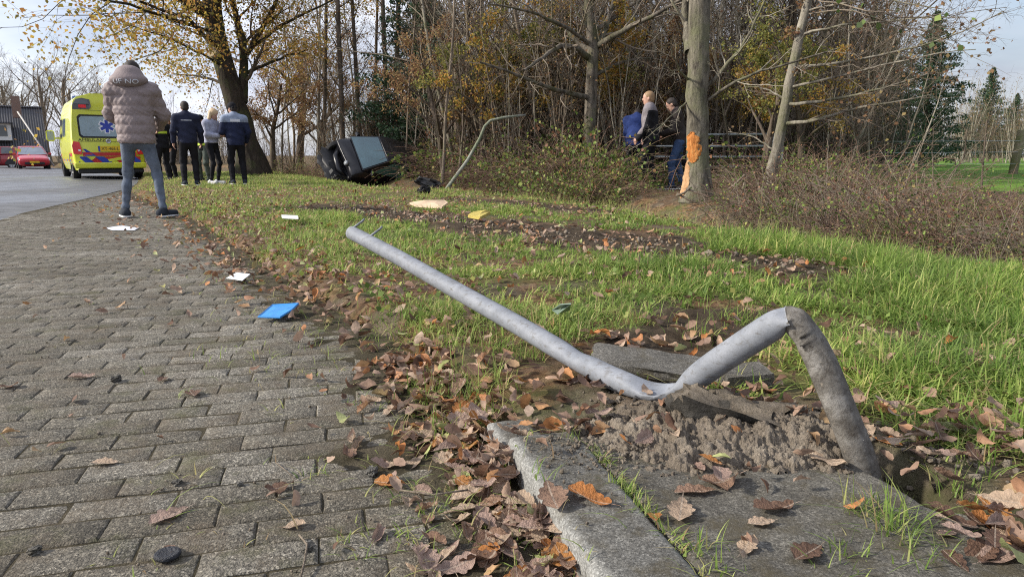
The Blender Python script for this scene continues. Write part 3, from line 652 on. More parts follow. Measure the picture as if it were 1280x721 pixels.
# ------------------------------------------------------------------ the knocked-down pole
def bent_pole():
    root = empty('bent_pole', (0.80, 1.33, 0.0), 0, 'grey tubular pole bent flat with two sharp folds lying across kerb and grass', 'pole')
    keys = [at(1096, 625, y=1.325), at(1080, 590, y=1.345), at(1043, 492, y=1.395), at(1012, 424, y=1.445), at(987, 395, y=1.465), at(957, 413, y=1.49), at(905, 447, y=1.56), at(858, 478, y=1.645),
            at(828, 487, y=1.70), at(800, 484, y=1.745), at(765, 472, y=1.83), at(719, 448, y=1.98), at(640, 402, y=2.26), at(560, 357, y=2.6), at(500, 323, y=2.88), at(440, 291, y=3.25)]
    keys = [k - root.location for k in keys]
    keys[0].z -= 0.12
    # dense resample with soft bends except at the two folds
    P = np.array([tuple(k) for k in keys]); seg = np.linalg.norm(np.diff(P, axis=0), axis=1); cum = np.concatenate([[0], np.cumsum(seg)])
    s = np.unique(np.concatenate([np.linspace(0, cum[-1], 150), cum[4] + np.linspace(-0.07, 0.07, 25), cum[8] + np.linspace(-0.12, 0.12, 25)]))
    def cr(si):
        i = min(max(int(np.searchsorted(cum, si) - 1), 0), len(P) - 2); t = (si - cum[i]) / seg[i]
        p0 = P[max(i - 1, 0)]; p1 = P[i]; p2 = P[i + 1]; p3 = P[min(i + 2, len(P) - 1)]
        m1 = (p2 - p0) / (cum[i + 1] - cum[max(i - 1, 0)]) * seg[i]; m2 = (p3 - p1) / (cum[min(i + 2, len(P) - 1)] - cum[i]) * seg[i]
        if i == 4: m1 = m1 * 0.05
        if i + 1 == 4: m2 = m2 * 0.05
        return (2 * t**3 - 3 * t**2 + 1) * p1 + (t**3 - 2 * t**2 + t) * m1 + (-2 * t**3 + 3 * t**2) * p2 + (t**3 - t**2) * m2
    Q = np.array([cr(x) for x in s]); T = np.gradient(Q, axis=0); T /= np.linalg.norm(T, axis=1)[:, None]
    n = 28; a = np.arange(n) * 2 * PI / n; V_ = []; r0 = 0.0325
    N = np.array((0, -1.0, 0)); 
    for i in range(len(Q)):
        N = N - T[i] * N.dot(T[i]); N /= np.linalg.norm(N); B = np.cross(T[i], N)
        d1 = s[i] - cum[4]; d2 = s[i] - cum[8]; d3 = s[i] - cum[11]
        w1 = math.exp(-((d1 - 0.006) / 0.02) ** 2); w2 = math.exp(-(d2 / 0.07) ** 2); w3 = math.exp(-(d3 / 0.05) ** 2)
        up = np.array((0, -0.25, 1.0)); up = up - T[i] * up.dot(T[i]); up /= np.linalg.norm(up); side = np.cross(T[i], up)
        for k in range(n):
            c_, s_ = math.cos(a[k]), math.sin(a[k])
            u = c_ * r0; v = s_ * r0                                   # u along up, v sideways
            # first fold: the underside is driven up into the tube, which spreads sideways
            if c_ < 0: u *= 1 - 1.5 * w1
            else: u *= 1 - 0.55 * w1
            v *= 1 + 0.34 * w1
            lg = float(sstep(cum[4] - 0.01, cum[4] - 0.07, s[i])) * 1.0 if s[i] < cum[4] else 0.0; u *= 1 - 0.2 * lg; v *= 1 + 0.17 * lg
            # second fold: the top collapses into a trough
            if c_ > 0: u *= 1 - 1.35 * w2 * (0.55 + 0.45 * c_)
            u *= 1 - 0.1 * w2; v *= 1 + 0.22 * w2
            if c_ > 0: u *= 1 - 0.35 * w3
            jit = 1 + 0.03 * math.sin(k * 2.1 + i * 0.9) * (w1 + w2) + 0.02 * math.sin(s[i] * 31 + k * 0.7) * (w2 + 0.35 * w3 + 0.25 * lg)
            V_.append(Q[i] + up * u * jit + side * v * jit)
    m = len(Q); F_ = []; FM = []
    for i in range(m - 1):
        for k in range(n): F_.append((i * n + k, i * n + (k + 1) % n, (i + 1) * n + (k + 1) % n, (i + 1) * n + k))
    fi = np.array(F_); dirty = (np.repeat(np.arange(m - 1), n) < np.searchsorted(s, cum[4] + 0.004))
    # open far end with wall thickness
    end = Q[-1]; o0 = len(V_); 
    for k in range(n): V_.append(end + (np.array(V_[(m - 1) * n + k]) - end) * 0.86)
    for k in range(n): V_.append(end - T[-1] * 0.2 + (np.array(V_[(m - 1) * n + k]) - end) * 0.84)
    G_ = [((m - 1) * n + k, (m - 1) * n + (k + 1) % n, o0 + (k + 1) % n, o0 + k) for k in range(n)] + [(o0 + k, o0 + (k + 1) % n, o0 + n + (k + 1) % n, o0 + n + k) for k in range(n)]
    G_.append  # keep arrays apart
    lo = fi[dirty]; hi = np.concatenate([fi[~dirty], np.array(G_)])
    V_ = np.array(V_)
    me = np_mesh('tube', V_, [hi[:, ::-1]], M['galv']); t1 = link('tube', me, root)
    me2 = np_mesh('buried_end', V_, [lo[:, ::-1]], M['galv_dirty']); bm = bmesh.new(); bm.from_mesh(me2); bmesh.ops.delete(bm, geom=[v for v in bm.verts if not v.link_faces], context='VERTS'); bm.to_mesh(me2); bm.free()
    t2 = link('buried_end', me2, root); tag(t2, 'earth stained end that stood in the ground')
    bm = bmesh.new(); bm.from_mesh(me); bmesh.ops.delete(bm, geom=[v for v in bm.verts if not v.link_faces], context='VERTS'); bm.to_mesh(me); bm.free()
    # two bent fixing lugs near the far end
    for sd, off, ln in ((0.03, 0.03, 0.05), (0.2, 0.03, 0.055)):
        b = MB(); k = int(np.searchsorted(s, cum[-1] - sd)); k = min(k, m - 1); p = Q[k] + np.array((0.0, 0.0, 0.029))
        d = np.array((0.75, 0.35, 0.55)); d /= np.linalg.norm(d); q = p + d * ln; b.tube([tuple(p - d * 0.01), tuple(p + d * ln * 0.6), tuple(q), tuple(q + np.array((0.012, 0.0, 0.012)))], 0.005, 8)
        b.build('fixing_lug', M['galv'], root, smooth=True)
bent_pole()

# second, thinner pole further off, leaning out of the ditch
def lean_pole():
    b0 = at(558, 238, y=14.2); root = empty('leaning_post', b0, 0, 'thin grey green post leaning from the ditch with its top bent level to the right', 'post')
    pts = [at(552, 246, y=14.2), at(560, 234, y=14.2), at(585, 200, y=14.25), at(600, 173, y=14.3), at(606, 158, y=14.3), at(613, 151, y=14.3), at(630, 147, y=14.35), at(657, 144, y=14.4)]
    mb = MB(); P = [p - b0 for p in pts]; rad = np.array([0.04, 0.04, 0.036, 0.033, 0.031, 0.03, 0.027, 0.022])
    mb.tube(P, rad, 12); mb.build('tube', bark('mossy_grey_tube', (0.22, 0.22, 0.19), (0.38, 0.38, 0.35), (0.15, 0.18, 0.1), 0.6, 6), root, smooth=True)
lean_pole()

# ------------------------------------------------------------------ dead leaves
def lobed(n):
    out = []
    for i in range(n):
        t = i / (n - 1); env = 0.30 * math.sin(PI * min(1, t ** 1.25)) ** 0.75 * (0.62 + 0.5 * t) + 0.012
        out.append((t, env * (0.60 + 0.40 * (abs(math.sin(PI * (4.0 * t + 0.1))) ** 0.55))))
    out[-1] = (1.0, 0.02); return out
LOBES = lobed(19); LOBES_LO = lobed(9)
def leaf_verts(r, lo=False, size=1.0):
    st = LOBES if not lo else LOBES_LO
    curl = r.normal(0.35, 0.9); cup = r.normal(0.3, 0.7); tw = r.normal(0, 0.5); asym = r.normal(0, 0.016, (len(st), 2)); V_ = []
    side = r.normal(0, 0.12); wav = r.uniform(0.0, 0.07); ph = r.uniform(0, 6)
    for i, (t, w) in enumerate(st):
        a = curl * (t - 0.5); cx = (math.sin(a) / curl if abs(curl) > 1e-3 else t - 0.5); cz = (1 - math.cos(a)) / curl if abs(curl) > 1e-3 else 0
        for sgn in (-1, 0, 1):
            ww = (w + abs(asym[i, (sgn + 1) // 2 if sgn else 0]) * 0.6) * sgn if sgn else 0
            y = ww * math.cos(cup * abs(ww) * 2.4) + side * (t - 0.5) ** 2; z = cz + abs(ww) * math.sin(cup) * 0.9 + tw * (t - 0.5) * ww + wav * math.sin(9 * t + ph + sgn) * abs(sgn)
            V_.append((cx - 0.012 * (sgn != 0) * (i % 2), y, z))
    n = len(st); F_ = []
    for i in range(n - 1):
        for k in range(2): a = i * 3 + k; F_.append((a, a + 3, a + 4, a + 1))
    if not lo:                                  # stalk
        o = len(V_); V_ += [(-0.5, -0.008, V_[1][2]), (-0.5, 0.008, V_[1][2]), (-0.68, 0.004, V_[1][2] + 0.04), (-0.68, -0.004, V_[1][2] + 0.04)]; F_.append((o, o + 1, o + 2, o + 3))
    V_ = np.array(V_) * size; V_[:, 2] -= V_[:, 2].min(); return V_, np.array(F_)

def top_z(x, y):
    """what a loose thing lies on at (x, y)"""
    x = np.asarray(x, float); y = np.asarray(y, float); z = H(x, y)
    w = (x - K0[0]) * KN[0] + (y - K0[1]) * KN[1]; s = (x - K0[0]) * KD[0] + (y - K0[1]) * KD[1]
    z = np.where((x < xl(y) + 0.1) & (x > xroad(y)), np.maximum(z, 0.002), z)
    z = np.where((s > 0) & (s < 1) & (w > 0) & (w < 0.165), np.maximum(z, 0.087), z)
    z = np.where((s > 0.05) & (s < 1) & (w > 0.17) & (w < 1.4), np.maximum(z, 0.083), z)
    z = np.where((s > -0.16) & (s < 0) & (w > 0) & (w < 0.15), np.maximum(z, 0.066), z)
    return z

def scatter_leaves():
    r = np.random.default_rng(42)
    shapes = [leaf_verts(r) for _ in range(9)]
    pt = np.array([np.ptp(v[:, 2]) for v, f in shapes]); flat = list(pt < 0.28); FL = np.argsort(pt)[:4]
    protos = {(k, c): np_mesh('fallen_oak_leaf', v, [f], LEAFK[c]) for k, (v, f) in enumerate(shapes) for c in LEAFK}
    def colour(): return ('tan', 'pinkish', 'brown', 'dark brown', 'orange', 'yellow green')[int(np.searchsorted((.30, .56, .76, .89, .965, 1.0), r.random()))]
    hero = [((212, 646), 0.0, 0.075, 'pale pink brown oak leaf alone on the bricks near the lower left'), ((131, 580), 0, 0.06, 'curled tan oak leaf on the bricks by the left edge joint'), ((102, 473), 0, 0.075, 'flat pinkish brown oak leaf in the middle of the brick paving'),
            ((10, 485), 0, 0.06, 'brown leaf on the bricks cut by the left picture edge'), ((240, 493), 0, 0.085, 'folded brown leaf with a raised dark tip on the bricks'), ((203, 476), 0, 0.06, 'dark grey brown leaf standing on edge on the bricks'),
            ((366, 660), 0, 0.05, 'small tan leaf on the bricks beside a grass sprig'), ((350, 612), 0, 0.06, 'brown lobed leaf on the bricks with dark earth on it'), ((487, 605), 0, 0.075, 'orange brown lobed leaf with raised points beside the leaf drift'),
            ((851, 636), 0.087, 0.085, 'large pale tan oak leaf lying on the slab by the grassy joint'), ((968, 636), 0.085, 0.082, 'dark reddish brown oak leaf lying flat on the slab'), ((932, 685), 0.085, 0.055, 'small pale tan leaf on the slab near the lower edge'),
            ((1010, 690), 0.085, 0.075, 'dark crumpled brown leaf on the slab near the lower edge'), ((1192, 655), 0.08, 0.065, 'tan lobed leaf on the right slab beside the grass tuft'), ((1245, 700), 0.08, 0.08, 'pinkish brown leaf on top of the pile at lower right'),
            ((1262, 672), 0.08, 0.085, 'light tan leaf upmost in the pile at the right edge'), ((700, 700), 0.03, 0.105, 'large pale brown oak leaf leaning on the kerb foot'), ((690, 655), 0.03, 0.1, 'broad brown oak leaf in the drift against the kerb'),
            ((735, 655), 0.035, 0.09, 'orange tan oak leaf propped upright against the kerb'), ((900, 590), 0.11, 0.1, 'big brown leaf lying over the earth clods'), ((870, 605), 0.1, 0.075, 'round grey brown leaf under the big leaf on the clods'), ((720, 470), 0.1, 0.07, 'dark purple brown leaf leaning on the pole')]
    pts = []
    def add(n, fx, fy, zf=0.0, sz=(0.045, 0.085)):
        for _ in range(n):
            x, y = fx(), fy(); pts.append((x, y, zf * r.random() ** 1.5, r.uniform(*sz)))
    for _ in range(430):         # gutter drift along the kerb
        s = r.uniform(-0.9, 0.7); w = -abs(r.normal(0, 0.11)) - 0.005; q = kp(s, w); d = max(0, 1 + w / 0.2)
        pts.append((q[0] - 0.03 * (s < 0) * 2 * abs(s), q[1], 0.055 * d * r.random(), r.uniform(0.04, 0.09)))
    for _ in range(430):        # along the edge of the bricks
        y = 1.5 + 4.2 * r.random() ** 1.6; x = float(xl(y)) + r.normal(0.02, 0.2); pts.append((x, y, 0.03 * r.random(), r.uniform(0.035, 0.075)))
    for _ in range(1100):
        y = r.uniform(3.2, 13); x = float(xl(y)) + r.normal(0.1, 0.35 + 0.03 * y); pts.append((x, y, 0.02 * r.random(), r.uniform(0.04, 0.07)))
    for _ in range(7500):        # through the verge, thicker where it is torn up
        y = 1.5 + 13 * r.random() ** 1.2; x = r.uniform(float(xl(y)), float(xr(y)))
        k = 0.12 + 0.4 * float(track(x, y)) + 0.7 * (fbm(np.array(x * 1.4), np.array(y * 1.4), 77) > 0.58)
        if r.random() < k: pts.append((x, y, 0.035 * r.random(), r.uniform(0.04, 0.075)))
    for _ in range(130):         # round the broken slabs
        x, y = r.normal(0.55, 0.35), r.normal(2.1, 0.3); pts.append((x, y, 0.03 * r.random(), r.uniform(0.035, 0.07)))
    for _ in range(80):         # behind the foot of the pole
        x, y = r.normal(1.03, 0.2), r.normal(1.45, 0.13); pts.append((x, y, 0.035 * r.random(), r.uniform(0.04, 0.075)))
    for _ in range(46):
        x, y = r.normal(0.87, 0.06), r.normal(1.03, 0.055); pts.append((x, y, 0.03 * r.random(), r.uniform(0.05, 0.085)))
    for _ in range(34): pts.append((r.normal(0.4, 0.2), r.normal(1.5, 0.12), 0.02, r.uniform(0.03, 0.065)))
    for _ in range(9): pts.append((r.uniform(0.2, 0.9), r.uniform(0.95, 1.35), 0.004, r.uniform(0.03, 0.06)))
    for _ in range(230):         # a few over the bricks
        y = 1.0 + 9 * r.random() ** 1.5; x = r.uniform(-0.8 * y, float(xl(y)))
        if r.random() < 0.25 + 0.75 * math.exp(-(float(xl(y)) - x) / 0.5): pts.append((x, y, 0.004, r.uniform(0.02, 0.055)))
    P = np.array(pts); keep = (P[:, 1] > 0.9) & (P[:, 0] < xr(P[:, 1]) + 0.4) & (P[:, 0] > xroad(P[:, 1]) + 0.3); P = P[keep]
    Z = top_z(P[:, 0], P[:, 1]) + P[:, 2]; P = np.column_stack([P[:, :2], Z, P[:, 3]])
    vis = (np.abs(P[:, 0]) < 0.78 * P[:, 1] + 0.02) & (P[:, 1] > 0.97)
    key = np.where(vis, P[:, 1] / P[:, 3], 1e4 + P[:, 1]); P = P[np.argsort(key)]
    n = 0
    hk = {'pale pink': 'pinkish', 'pinkish': 'pinkish', 'tan': 'tan', 'dark': 'dark brown', 'orange': 'orange', 'round grey': 'pinkish', 'light tan': 'tan'}
    for (px, py), z, s, lab in hero:
        c = 'yellow green' if 'green' in lab.split(' on ')[0] else next((hk[k] for k in ('pale pink', 'pinkish', 'dark', 'orange', 'tan') if k in lab), 'brown')
        p = at(px, py, z); k = int(FL[n % 4]); o = link('fallen_oak_leaf', protos[k, c]); n += 1
        o.location = (p.x, p.y, float(top_z(p.x, p.y)) + 0.001); o.scale = (s * 1.1,) * 3; o.rotation_euler = (r.normal(0, 0.08), r.normal(0, 0.08), r.uniform(0, 6.28)); tag(o, lab, 'leaf', 'fallen oak leaves')
    rest = P[300 - len(hero):]
    for (x, y, z, s) in P[:300 - len(hero)]:
        hard = (y < 1.36 and x > xl(y) and x < 0.8) or x < xl(y) - .35; c = colour(); k = int(r.integers(0, 9)) if not hard else int(r.choice(FL)); o = link('fallen_oak_leaf', protos[k, c]); o.location = (x, y, z - 0.001); o.scale = (s, s * r.uniform(0.8, 1.1), s)
        ti = r.normal(0, 0.1 if hard else 0.28, 2); o.rotation_euler = (ti[0], ti[1], r.uniform(0, 6.28)); tl = math.hypot(*ti)
        w = (x - K0[0]) * KN[0] + (y - K0[1]) * KN[1]; sk = (x - K0[0]) * KD[0] + (y - K0[1]) * KD[1]
        pose = 'flat lying' if tl < .3 and flat[k] else 'curled' if tl < .45 else 'tilted' if tl < .75 else 'upright'
        size = 'small' if s < .048 else 'broad' if s > .07 else 'middling'
        if -0.34 < w < 0.0 and sk > 0.0: zone = ('at the near end of the drift along the kerb foot', 'in the middle of the drift along the kerb foot', 'at the far end of the kerb foot drift')[0 if sk > .4 else 1 if sk > .2 else 2] + (' touching the kerb' if w > -.06 else ' out on the bricks' if w < -.17 else '')
        elif x < xl(y) - .3: zone = 'lying loose on the bricks ' + ('in the near corner' if y < 1.35 else 'short of the blue shard' if y < 2.4 else 'beside the blue shard')
        elif x < xl(y) + .1: zone = 'where bricks meet grass ' + ('beyond the buried kerb end' if y < 1.9 else 'left of the middle of the pole' if y < 2.4 else 'near the blue shard')
        elif 0 <= w < .17 and sk > -.6: zone = 'on top of the kerb stone'
        elif y < 1.33: zone = 'on the slab ' + ('near the kerb joint' if w < .4 else 'by the foot of the pole' if x < .85 else 'in the pile right of the grass tuft')
        elif y < 1.7 and x < .8: zone = 'on the sandy heap ' + ('left of the concrete chunk' if x < .42 else 'before the concrete chunk' if y < 1.52 else 'behind the concrete chunk')
        elif x > .8 and y < 2: zone = 'on the torn ground right of the pole foot' + (' close to the hole' if x < 1.05 else ' towards the picture edge')
        elif y < 2.5 and x > .05: zone = 'behind the low fold of the pole ' + ('left of the tipped slab' if x < .3 else 'by the tipped slab' if x < .6 else 'under the raised pole')
        else: zone = 'in the grass left of the pole'
        tag(o, ' '.join((size + ' ' + pose + ' ' + c + ' oak leaf ' + zone).split()[:16]), 'leaf', 'fallen oak leaves')
    lows = [leaf_verts(r, True) for _ in range(24)]; SV, SF, ST, off = [], [], [], 0
    for (x, y, z, s) in rest:
        v, f = lows[r.integers(0, 24)]; E_ = Matrix.Rotation(r.uniform(0, 6.28), 3, 'Z') @ Matrix.Rotation(r.normal(0, 0.5), 3, 'X') @ Matrix.Rotation(r.normal(0, 0.5), 3, 'Y')
        SV.append((v * s) @ np.array(E_).T + (x, y, z + 0.004)); SF.append(f + off); off += len(v); ST.append(np.full(len(v), r.random()))
    tag(link('leaf_litter', np_mesh('leaf_litter', np.concatenate(SV), [np.concatenate(SF)], M['leaf_far'], attrs={'tint': np.concatenate(ST)})), 'scattered brown oak leaf litter through the verge grass', 'leaf litter', kind='stuff')
scatter_leaves()

# ------------------------------------------------------------------ grass
def leaf_quads(C_, size, r, hang=0.0, tint=None):
    n = len(C_); a = r.normal(0, 1, (n, 3)); a[:, 2] -= hang; a /= np.linalg.norm(a, axis=1)[:, None]; b = np.cross(a, r.normal(0, 1, (n, 3))); b /= np.linalg.norm(b, axis=1)[:, None]; c = np.cross(a, b)
    L_ = size * r.uniform(0.6, 1.3, n)[:, None]; W_ = L_ * 0.42
    V_ = np.stack([C_, C_ + a * L_ * 0.5 + b * W_ + c * L_ * 0.12, C_ + a * L_, C_ + a * L_ * 0.5 - b * W_ + c * L_ * 0.12], 1).reshape(-1, 3); F_ = np.arange(4 * n).reshape(n, 4)
    return V_, F_, np.repeat(r.random(n) if tint is None else tint, 4)


def blades(X, Y, Z, Hh, Wd, lean, r, tint, seg=3, bend=1.0, az=None):
    n = len(X); az = r.uniform(0, 2 * PI, n) if az is None else az
    dx, dy = np.cos(az), np.sin(az); px, py = -dy, dx
    ts = np.linspace(0, 1, seg + 1); V_ = np.zeros((n, 2 * seg + 1, 3))
    for i, t in enumerate(ts):
        out = Hh * lean * (0.35 * t + 0.65 * bend * t * t); up = Hh * (t - 0.42 * lean * t * t)
        w = Wd * (1 - 0.85 * t ** 1.4) * 0.5
        cx, cy, cz = X + dx * out, Y + dy * out, Z + up
        if i < seg:
            V_[:, 2 * i] = np.stack([cx - px * w, cy - py * w, cz], 1); V_[:, 2 * i + 1] = np.stack([cx + px * w, cy + py * w, cz], 1)
        else: V_[:, 2 * i] = np.stack([cx, cy, cz], 1)
    m = 2 * seg + 1; b = (np.arange(n) * m)[:, None]
    q = np.concatenate([b + np.array([[2 * i, 2 * i + 1, 2 * i + 3, 2 * i + 2]]) for i in range(seg - 1)]) if seg > 1 else np.zeros((0, 4), int)
    t3 = b + np.array([[2 * seg - 2, 2 * seg - 1, 2 * seg]])
    return V_.reshape(-1, 3), q, t3, np.repeat(tint, m)
def grass():
    r = np.random.default_rng(5); parts = []
    def run(nc, per, yfun, seg, hmul, wmul):
        y = yfun(nc); x = np.zeros(nc); a, b = xl(y) - 0.08, xr(y) + 0.45
        lim = 0.82 * y + 0.25; a = np.maximum(a, -lim); b = np.minimum(b, lim + 0.9); x = a + (b - a) * r.random(nc); ok = b > a
        d = fbm(x * 1.5, y * 1.5, 61); d2 = fbm(x * 5, y * 5, 62)
        s = x - xl(y); p = 0.27 + 0.14 * sstep(2.6, 4, y) + 2.5 * (d - 0.45) + 1.5 * (d2 - 0.47)
        lush = sstep(0.7, 1.6, x + 0.25 * (y - 2)) * sstep(1.55, 1.9, y) * (1 - sstep(4.5, 7, y)); p = p + 0.42 * lush + 0.12 * sstep(2.2, 4, y) + 0.2 * sstep(0.5, 0.0, xr(y) - x)
        p = p - 1.5 * track(x, y) - 0.9 * np.exp(-(((x - 0.5) / 0.5) ** 2 + ((y - 1.55) / 0.38) ** 2)) - 0.8 * np.exp(-(((x - 0.65) / 0.35) ** 2 + ((y - 2.2) / 0.3) ** 2)) - 0.5 * (1 - sstep(-0.05, 0.3, s))
        p = np.where((y < 1.42) & (x < 1.6), 0, p)
        ok &= r.random(nc) < np.clip(p, 0.0, 1)
        x, y, s, lush, d = x[ok], y[ok], s[ok], lush[ok], d[ok]; n = len(x); k = r.integers(per // 2, per + 1, n); i = np.repeat(np.arange(n), k); N_ = len(i)
        rad = np.abs(r.normal(0, 0.035, N_)) * (1 + 0.15 * y[i]); aa = r.uniform(0, 6.28, N_); X = x[i] + rad * np.cos(aa); Y = y[i] + rad * np.sin(aa)
        hh = (0.035 + 0.075 * r.random(N_) ** 1.6) * (0.35 + 1.15 * d[i]) * (1 + 0.55 * lush[i] * d[i] * 1.6) * hmul * (0.6 + 0.4 * sstep(0, 0.5, s[i]))
        wd = (0.0034 + 0.0042 * r.random(N_)) * wmul * (1 + 0.16 * np.maximum(Y - 2.0, 0))
        lean = np.clip(np.abs(r.normal(1.0, 0.52, N_)), 0.05, 2.0)
        ct = r.random(n); tint = np.clip(0.15 + 0.36 * ct[i] + r.normal(0, 0.14, N_) + 0.25 * (r.random(N_) < 0.14) + 0.45 * (r.random(N_) < 0.1) + 0.14 * sstep(2, 0, s[i]) + 0.09 * sstep(6, 11, Y) - 0.08 * lush[i], 0, 1)
        az = np.where(r.random(N_) < 0.6, aa, r.uniform(0, 6.28, N_))
        parts.append(blades(X, Y, H(X, Y) - 0.006, hh, wd, lean, r, tint, seg, 1.0, az))
    run(9800, 14, lambda n: 1.42 + 2.6 * r.random(n) ** 0.9, 3, 1.0, 1.0)
    run(13500, 10, lambda n: 3.6 + 5.2 * r.random(n) ** 0.9, 2, 1.05, 1.1)
    run(15000, 7, lambda n: 8.2 + 19 * r.random(n) ** 0.9, 1, 1.0, 1.3)
    # tufts in the joints of the slabs, along the kerb foot and among the bricks
    def tuft(cx, cy, n, h, spread, z=None, tt=0.4, lean=0.7):
        X = cx + r.normal(0, spread, n); Y = cy + r.normal(0, spread, n); Z = top_z(X, Y) - 0.008 if z is None else np.full(n, z)
        parts.append(blades(X, Y, Z, h * r.uniform(0.35, 1.15, n), r.uniform(0.0018, 0.004, n), np.clip(np.abs(r.normal(lean, 0.4, n)), 0.05, 1.7), r, np.clip(r.normal(tt, 0.2, n) + 0.35 * (r.random(n) < 0.12), 0, 1), 4))
    for px, py, z, n, h, sp in ((1115, 660, .08, 95, .10, .03), (1085, 640, .08, 50, .075, .02), (1150, 690, .08, 50, .065, .035), (1060, 690, .08, 30, .055, .02), (880, 685, .085, 34, .05, .016), (800, 628, .085, 22, .04, .012), (905, 715, .085, 20, .05, .02), (1045, 715, .08, 26, .05, .02), (1195, 612, .06, 40, .07, .025), (1165, 575, .06, 40, .075, .025), (715, 545, .09, 18, .04, .012), (770, 600, .09, 12, .035, .01), (1230, 580, .08, 40, .07, .04)):
        p = at(px, py, z); tuft(p.x, p.y, n, h, sp, z - 0.012)
    for px, py, n, h, sp in ((545, 470, 160, .13, .06), (600, 480, 130, .12, .05), (575, 430, 150, .12, .07), (520, 400, 140, .11, .08), (620, 440, 90, .11, .05), (480, 385, 130, .1, .09), (660, 450, 60, .1, .03), (560, 510, 70, .1, .03), (610, 505, 60, .1, .025), (790, 400, 150, .11, .06), (870, 420, 60, .09, .04), (930, 400, 150, .12, .07)):
        p = at(px, py, 0.07); tuft(p.x, p.y, n, h, sp, None, 0.38, 0.75)
    for _ in range(34):
        q = kp(r.uniform(0.05, 0.62), 0.168 + r.normal(0, 0.004)); tuft(q[0], q[1], int(r.integers(3, 10)), r.uniform(.02, .05), 0.006, 0.076, 0.5, 0.9)
    for _ in range(260):
        y = r.uniform(4.2, 12); tuft(float(xr(y)) + r.normal(0.3, 0.25), y, int(r.integers(5, 16)), r.uniform(.18, .42), 0.06, None, 0.72, 0.8)
    for _ in range(60):
        s = r.uniform(-0.5, 0.6); q = kp(s, -abs(r.normal(0.06, 0.06))); tuft(q[0], q[1], r.integers(3, 11), 0.055, 0.012, None, 0.45, 0.9)
    for _ in range(260):
        y = 1.1 + 7 * r.random() ** 1.4; x = float(xl(y)) - abs(r.normal(0, 0.3)); tuft(x, y, r.integers(2, 9), 0.04, 0.014, None, 0.5, 1.1)
    for _ in range(70):
        y = 1.05 + 6 * r.random(); x = r.uniform(-0.75 * y, float(xl(y))); tuft(x, y, r.integers(2, 6), 0.022, 0.012, None, 0.55, 1.3)
    for px, py, n in ((70, 248, 160), (205, 262, 60), (300, 450, 30), (130, 262, 60)): p = at(px, py, 0.0); tuft(p.x, p.y, n, 0.06, 0.12, None, 0.5, 0.8)
    # broad leaved weeds pressed into the turf
    m = 5200; y = 2.6 + 9 * r.random(m) ** 1.3; x = xl(y) + (xr(y) - xl(y)) * r.random(m); ok = (fbm(x * 2.1, y * 2.1, 91) > 0.5) & (track(x, y) < 0.3) & (np.abs(x) < 0.85 * y); x, y = x[ok], y[ok]
    Cw = np.stack([x, y, H(x, y) + r.uniform(0.005, 0.05, len(x))], 1); lv, lf, la = leaf_quads(Cw, 0.03, r, -0.4, np.clip(r.normal(0.5, 0.15, len(x)), 0, 0.78))
    tag(link('verge_weeds', np_mesh('verge_weeds', lv, [lf], M['bramble_leaf'], attrs={'tint': la})), 'broad leaved weeds growing among the verge grass', 'weeds', kind='stuff')
    # long flattened stems lying over bricks and leaves
    n = 190; y = 1.05 + 3.2 * r.random(n); x = xl(y) - np.abs(r.normal(0, 0.35, n)) + 0.1; Z = top_z(x, y) + 0.004 + 0.01 * r.random(n)
    parts.append(blades(x, y, Z, r.uniform(0.04, 0.13, n), r.uniform(0.0012, 0.003, n), np.full(n, 2.2), r, np.clip(r.normal(0.72, 0.16, n), 0, 1), 4, 0.4))
    V_, Q_, T_, A_, off = [], [], [], [], 0
    for v, q, t3, a in parts:
        V_.append(v); Q_.append(q + off) if len(q) else None; T_.append(t3 + off); A_.append(a); off += len(v)
    me = np_mesh('verge_grass', np.concatenate(V_), [np.concatenate(Q_), np.concatenate(T_)], M['grass'], attrs={'tint': np.concatenate(A_)})
    tag(link('verge_grass', me), 'ragged green and yellowing grass of the roadside verge', 'grass', kind='stuff')
    print('grass tris', len(me.polygons))
grass()

# ------------------------------------------------------------------ small litter
def plate(name, pts, th, mat_, label, cat, bend=0.0, rim=0.0):
    """a thin moulded piece with real thickness; pts are ground points (x, y, z)"""
    c = sum((Vector(p) for p in pts), Vector()) / len(pts); n = len(pts); V_ = []; F_ = []
    nrm = (Vector(pts[1]) - Vector(pts[0])).cross(Vector(pts[2]) - Vector(pts[0])).normalized()
    if nrm.z < 0: nrm = -nrm
    rings = [(0.0, 1.0), (th, 1.0), (th + rim, 0.96), (th, 0.88), (th + bend, 0.4)]
    for h, f in rings:
        for p in pts: V_.append(c + (Vector(p) - c) * f + nrm * h)
    for k in range(len(rings) - 1):
        for i in range(n): F_.append([k * n + i, k * n + (i + 1) % n, (k + 1) * n + (i + 1) % n, (k + 1) * n + i])
    F_.append([(len(rings) - 1) * n + i for i in range(n)]); F_.append(list(range(n))[::-1])
    mb = MB(); mb.add([v - c for v in V_], F_); o = mb.build(name, mat_); o.location = c; return tag(o, label, cat)
z0 = 0.02
plate('plastic_shard', [at(322, 397, z0), at(340, 382, z0 + .02), at(374, 380, z0 + .025), at(366, 388, z0 + .02), at(350, 398, z0)], 0.004, plain('blue_plastic', (0.045, 0.26, 0.62), 0.35, var=0.15, scale=20), 'bright blue plastic shard at the grass edge of the bricks', 'plastic piece', 0.003, 0.004)
wp = plain('white_plastic', (0.72, 0.75, 0.77), 0.45, var=0.08)
plate('paper_scrap', [at(283, 348, z0), at(296, 341, z0 + .02), at(313, 343, z0 + .02), at(303, 351, z0 + .01)], 0.003, wp, 'small white scrap at the brick edge above the blue shard', 'scrap')
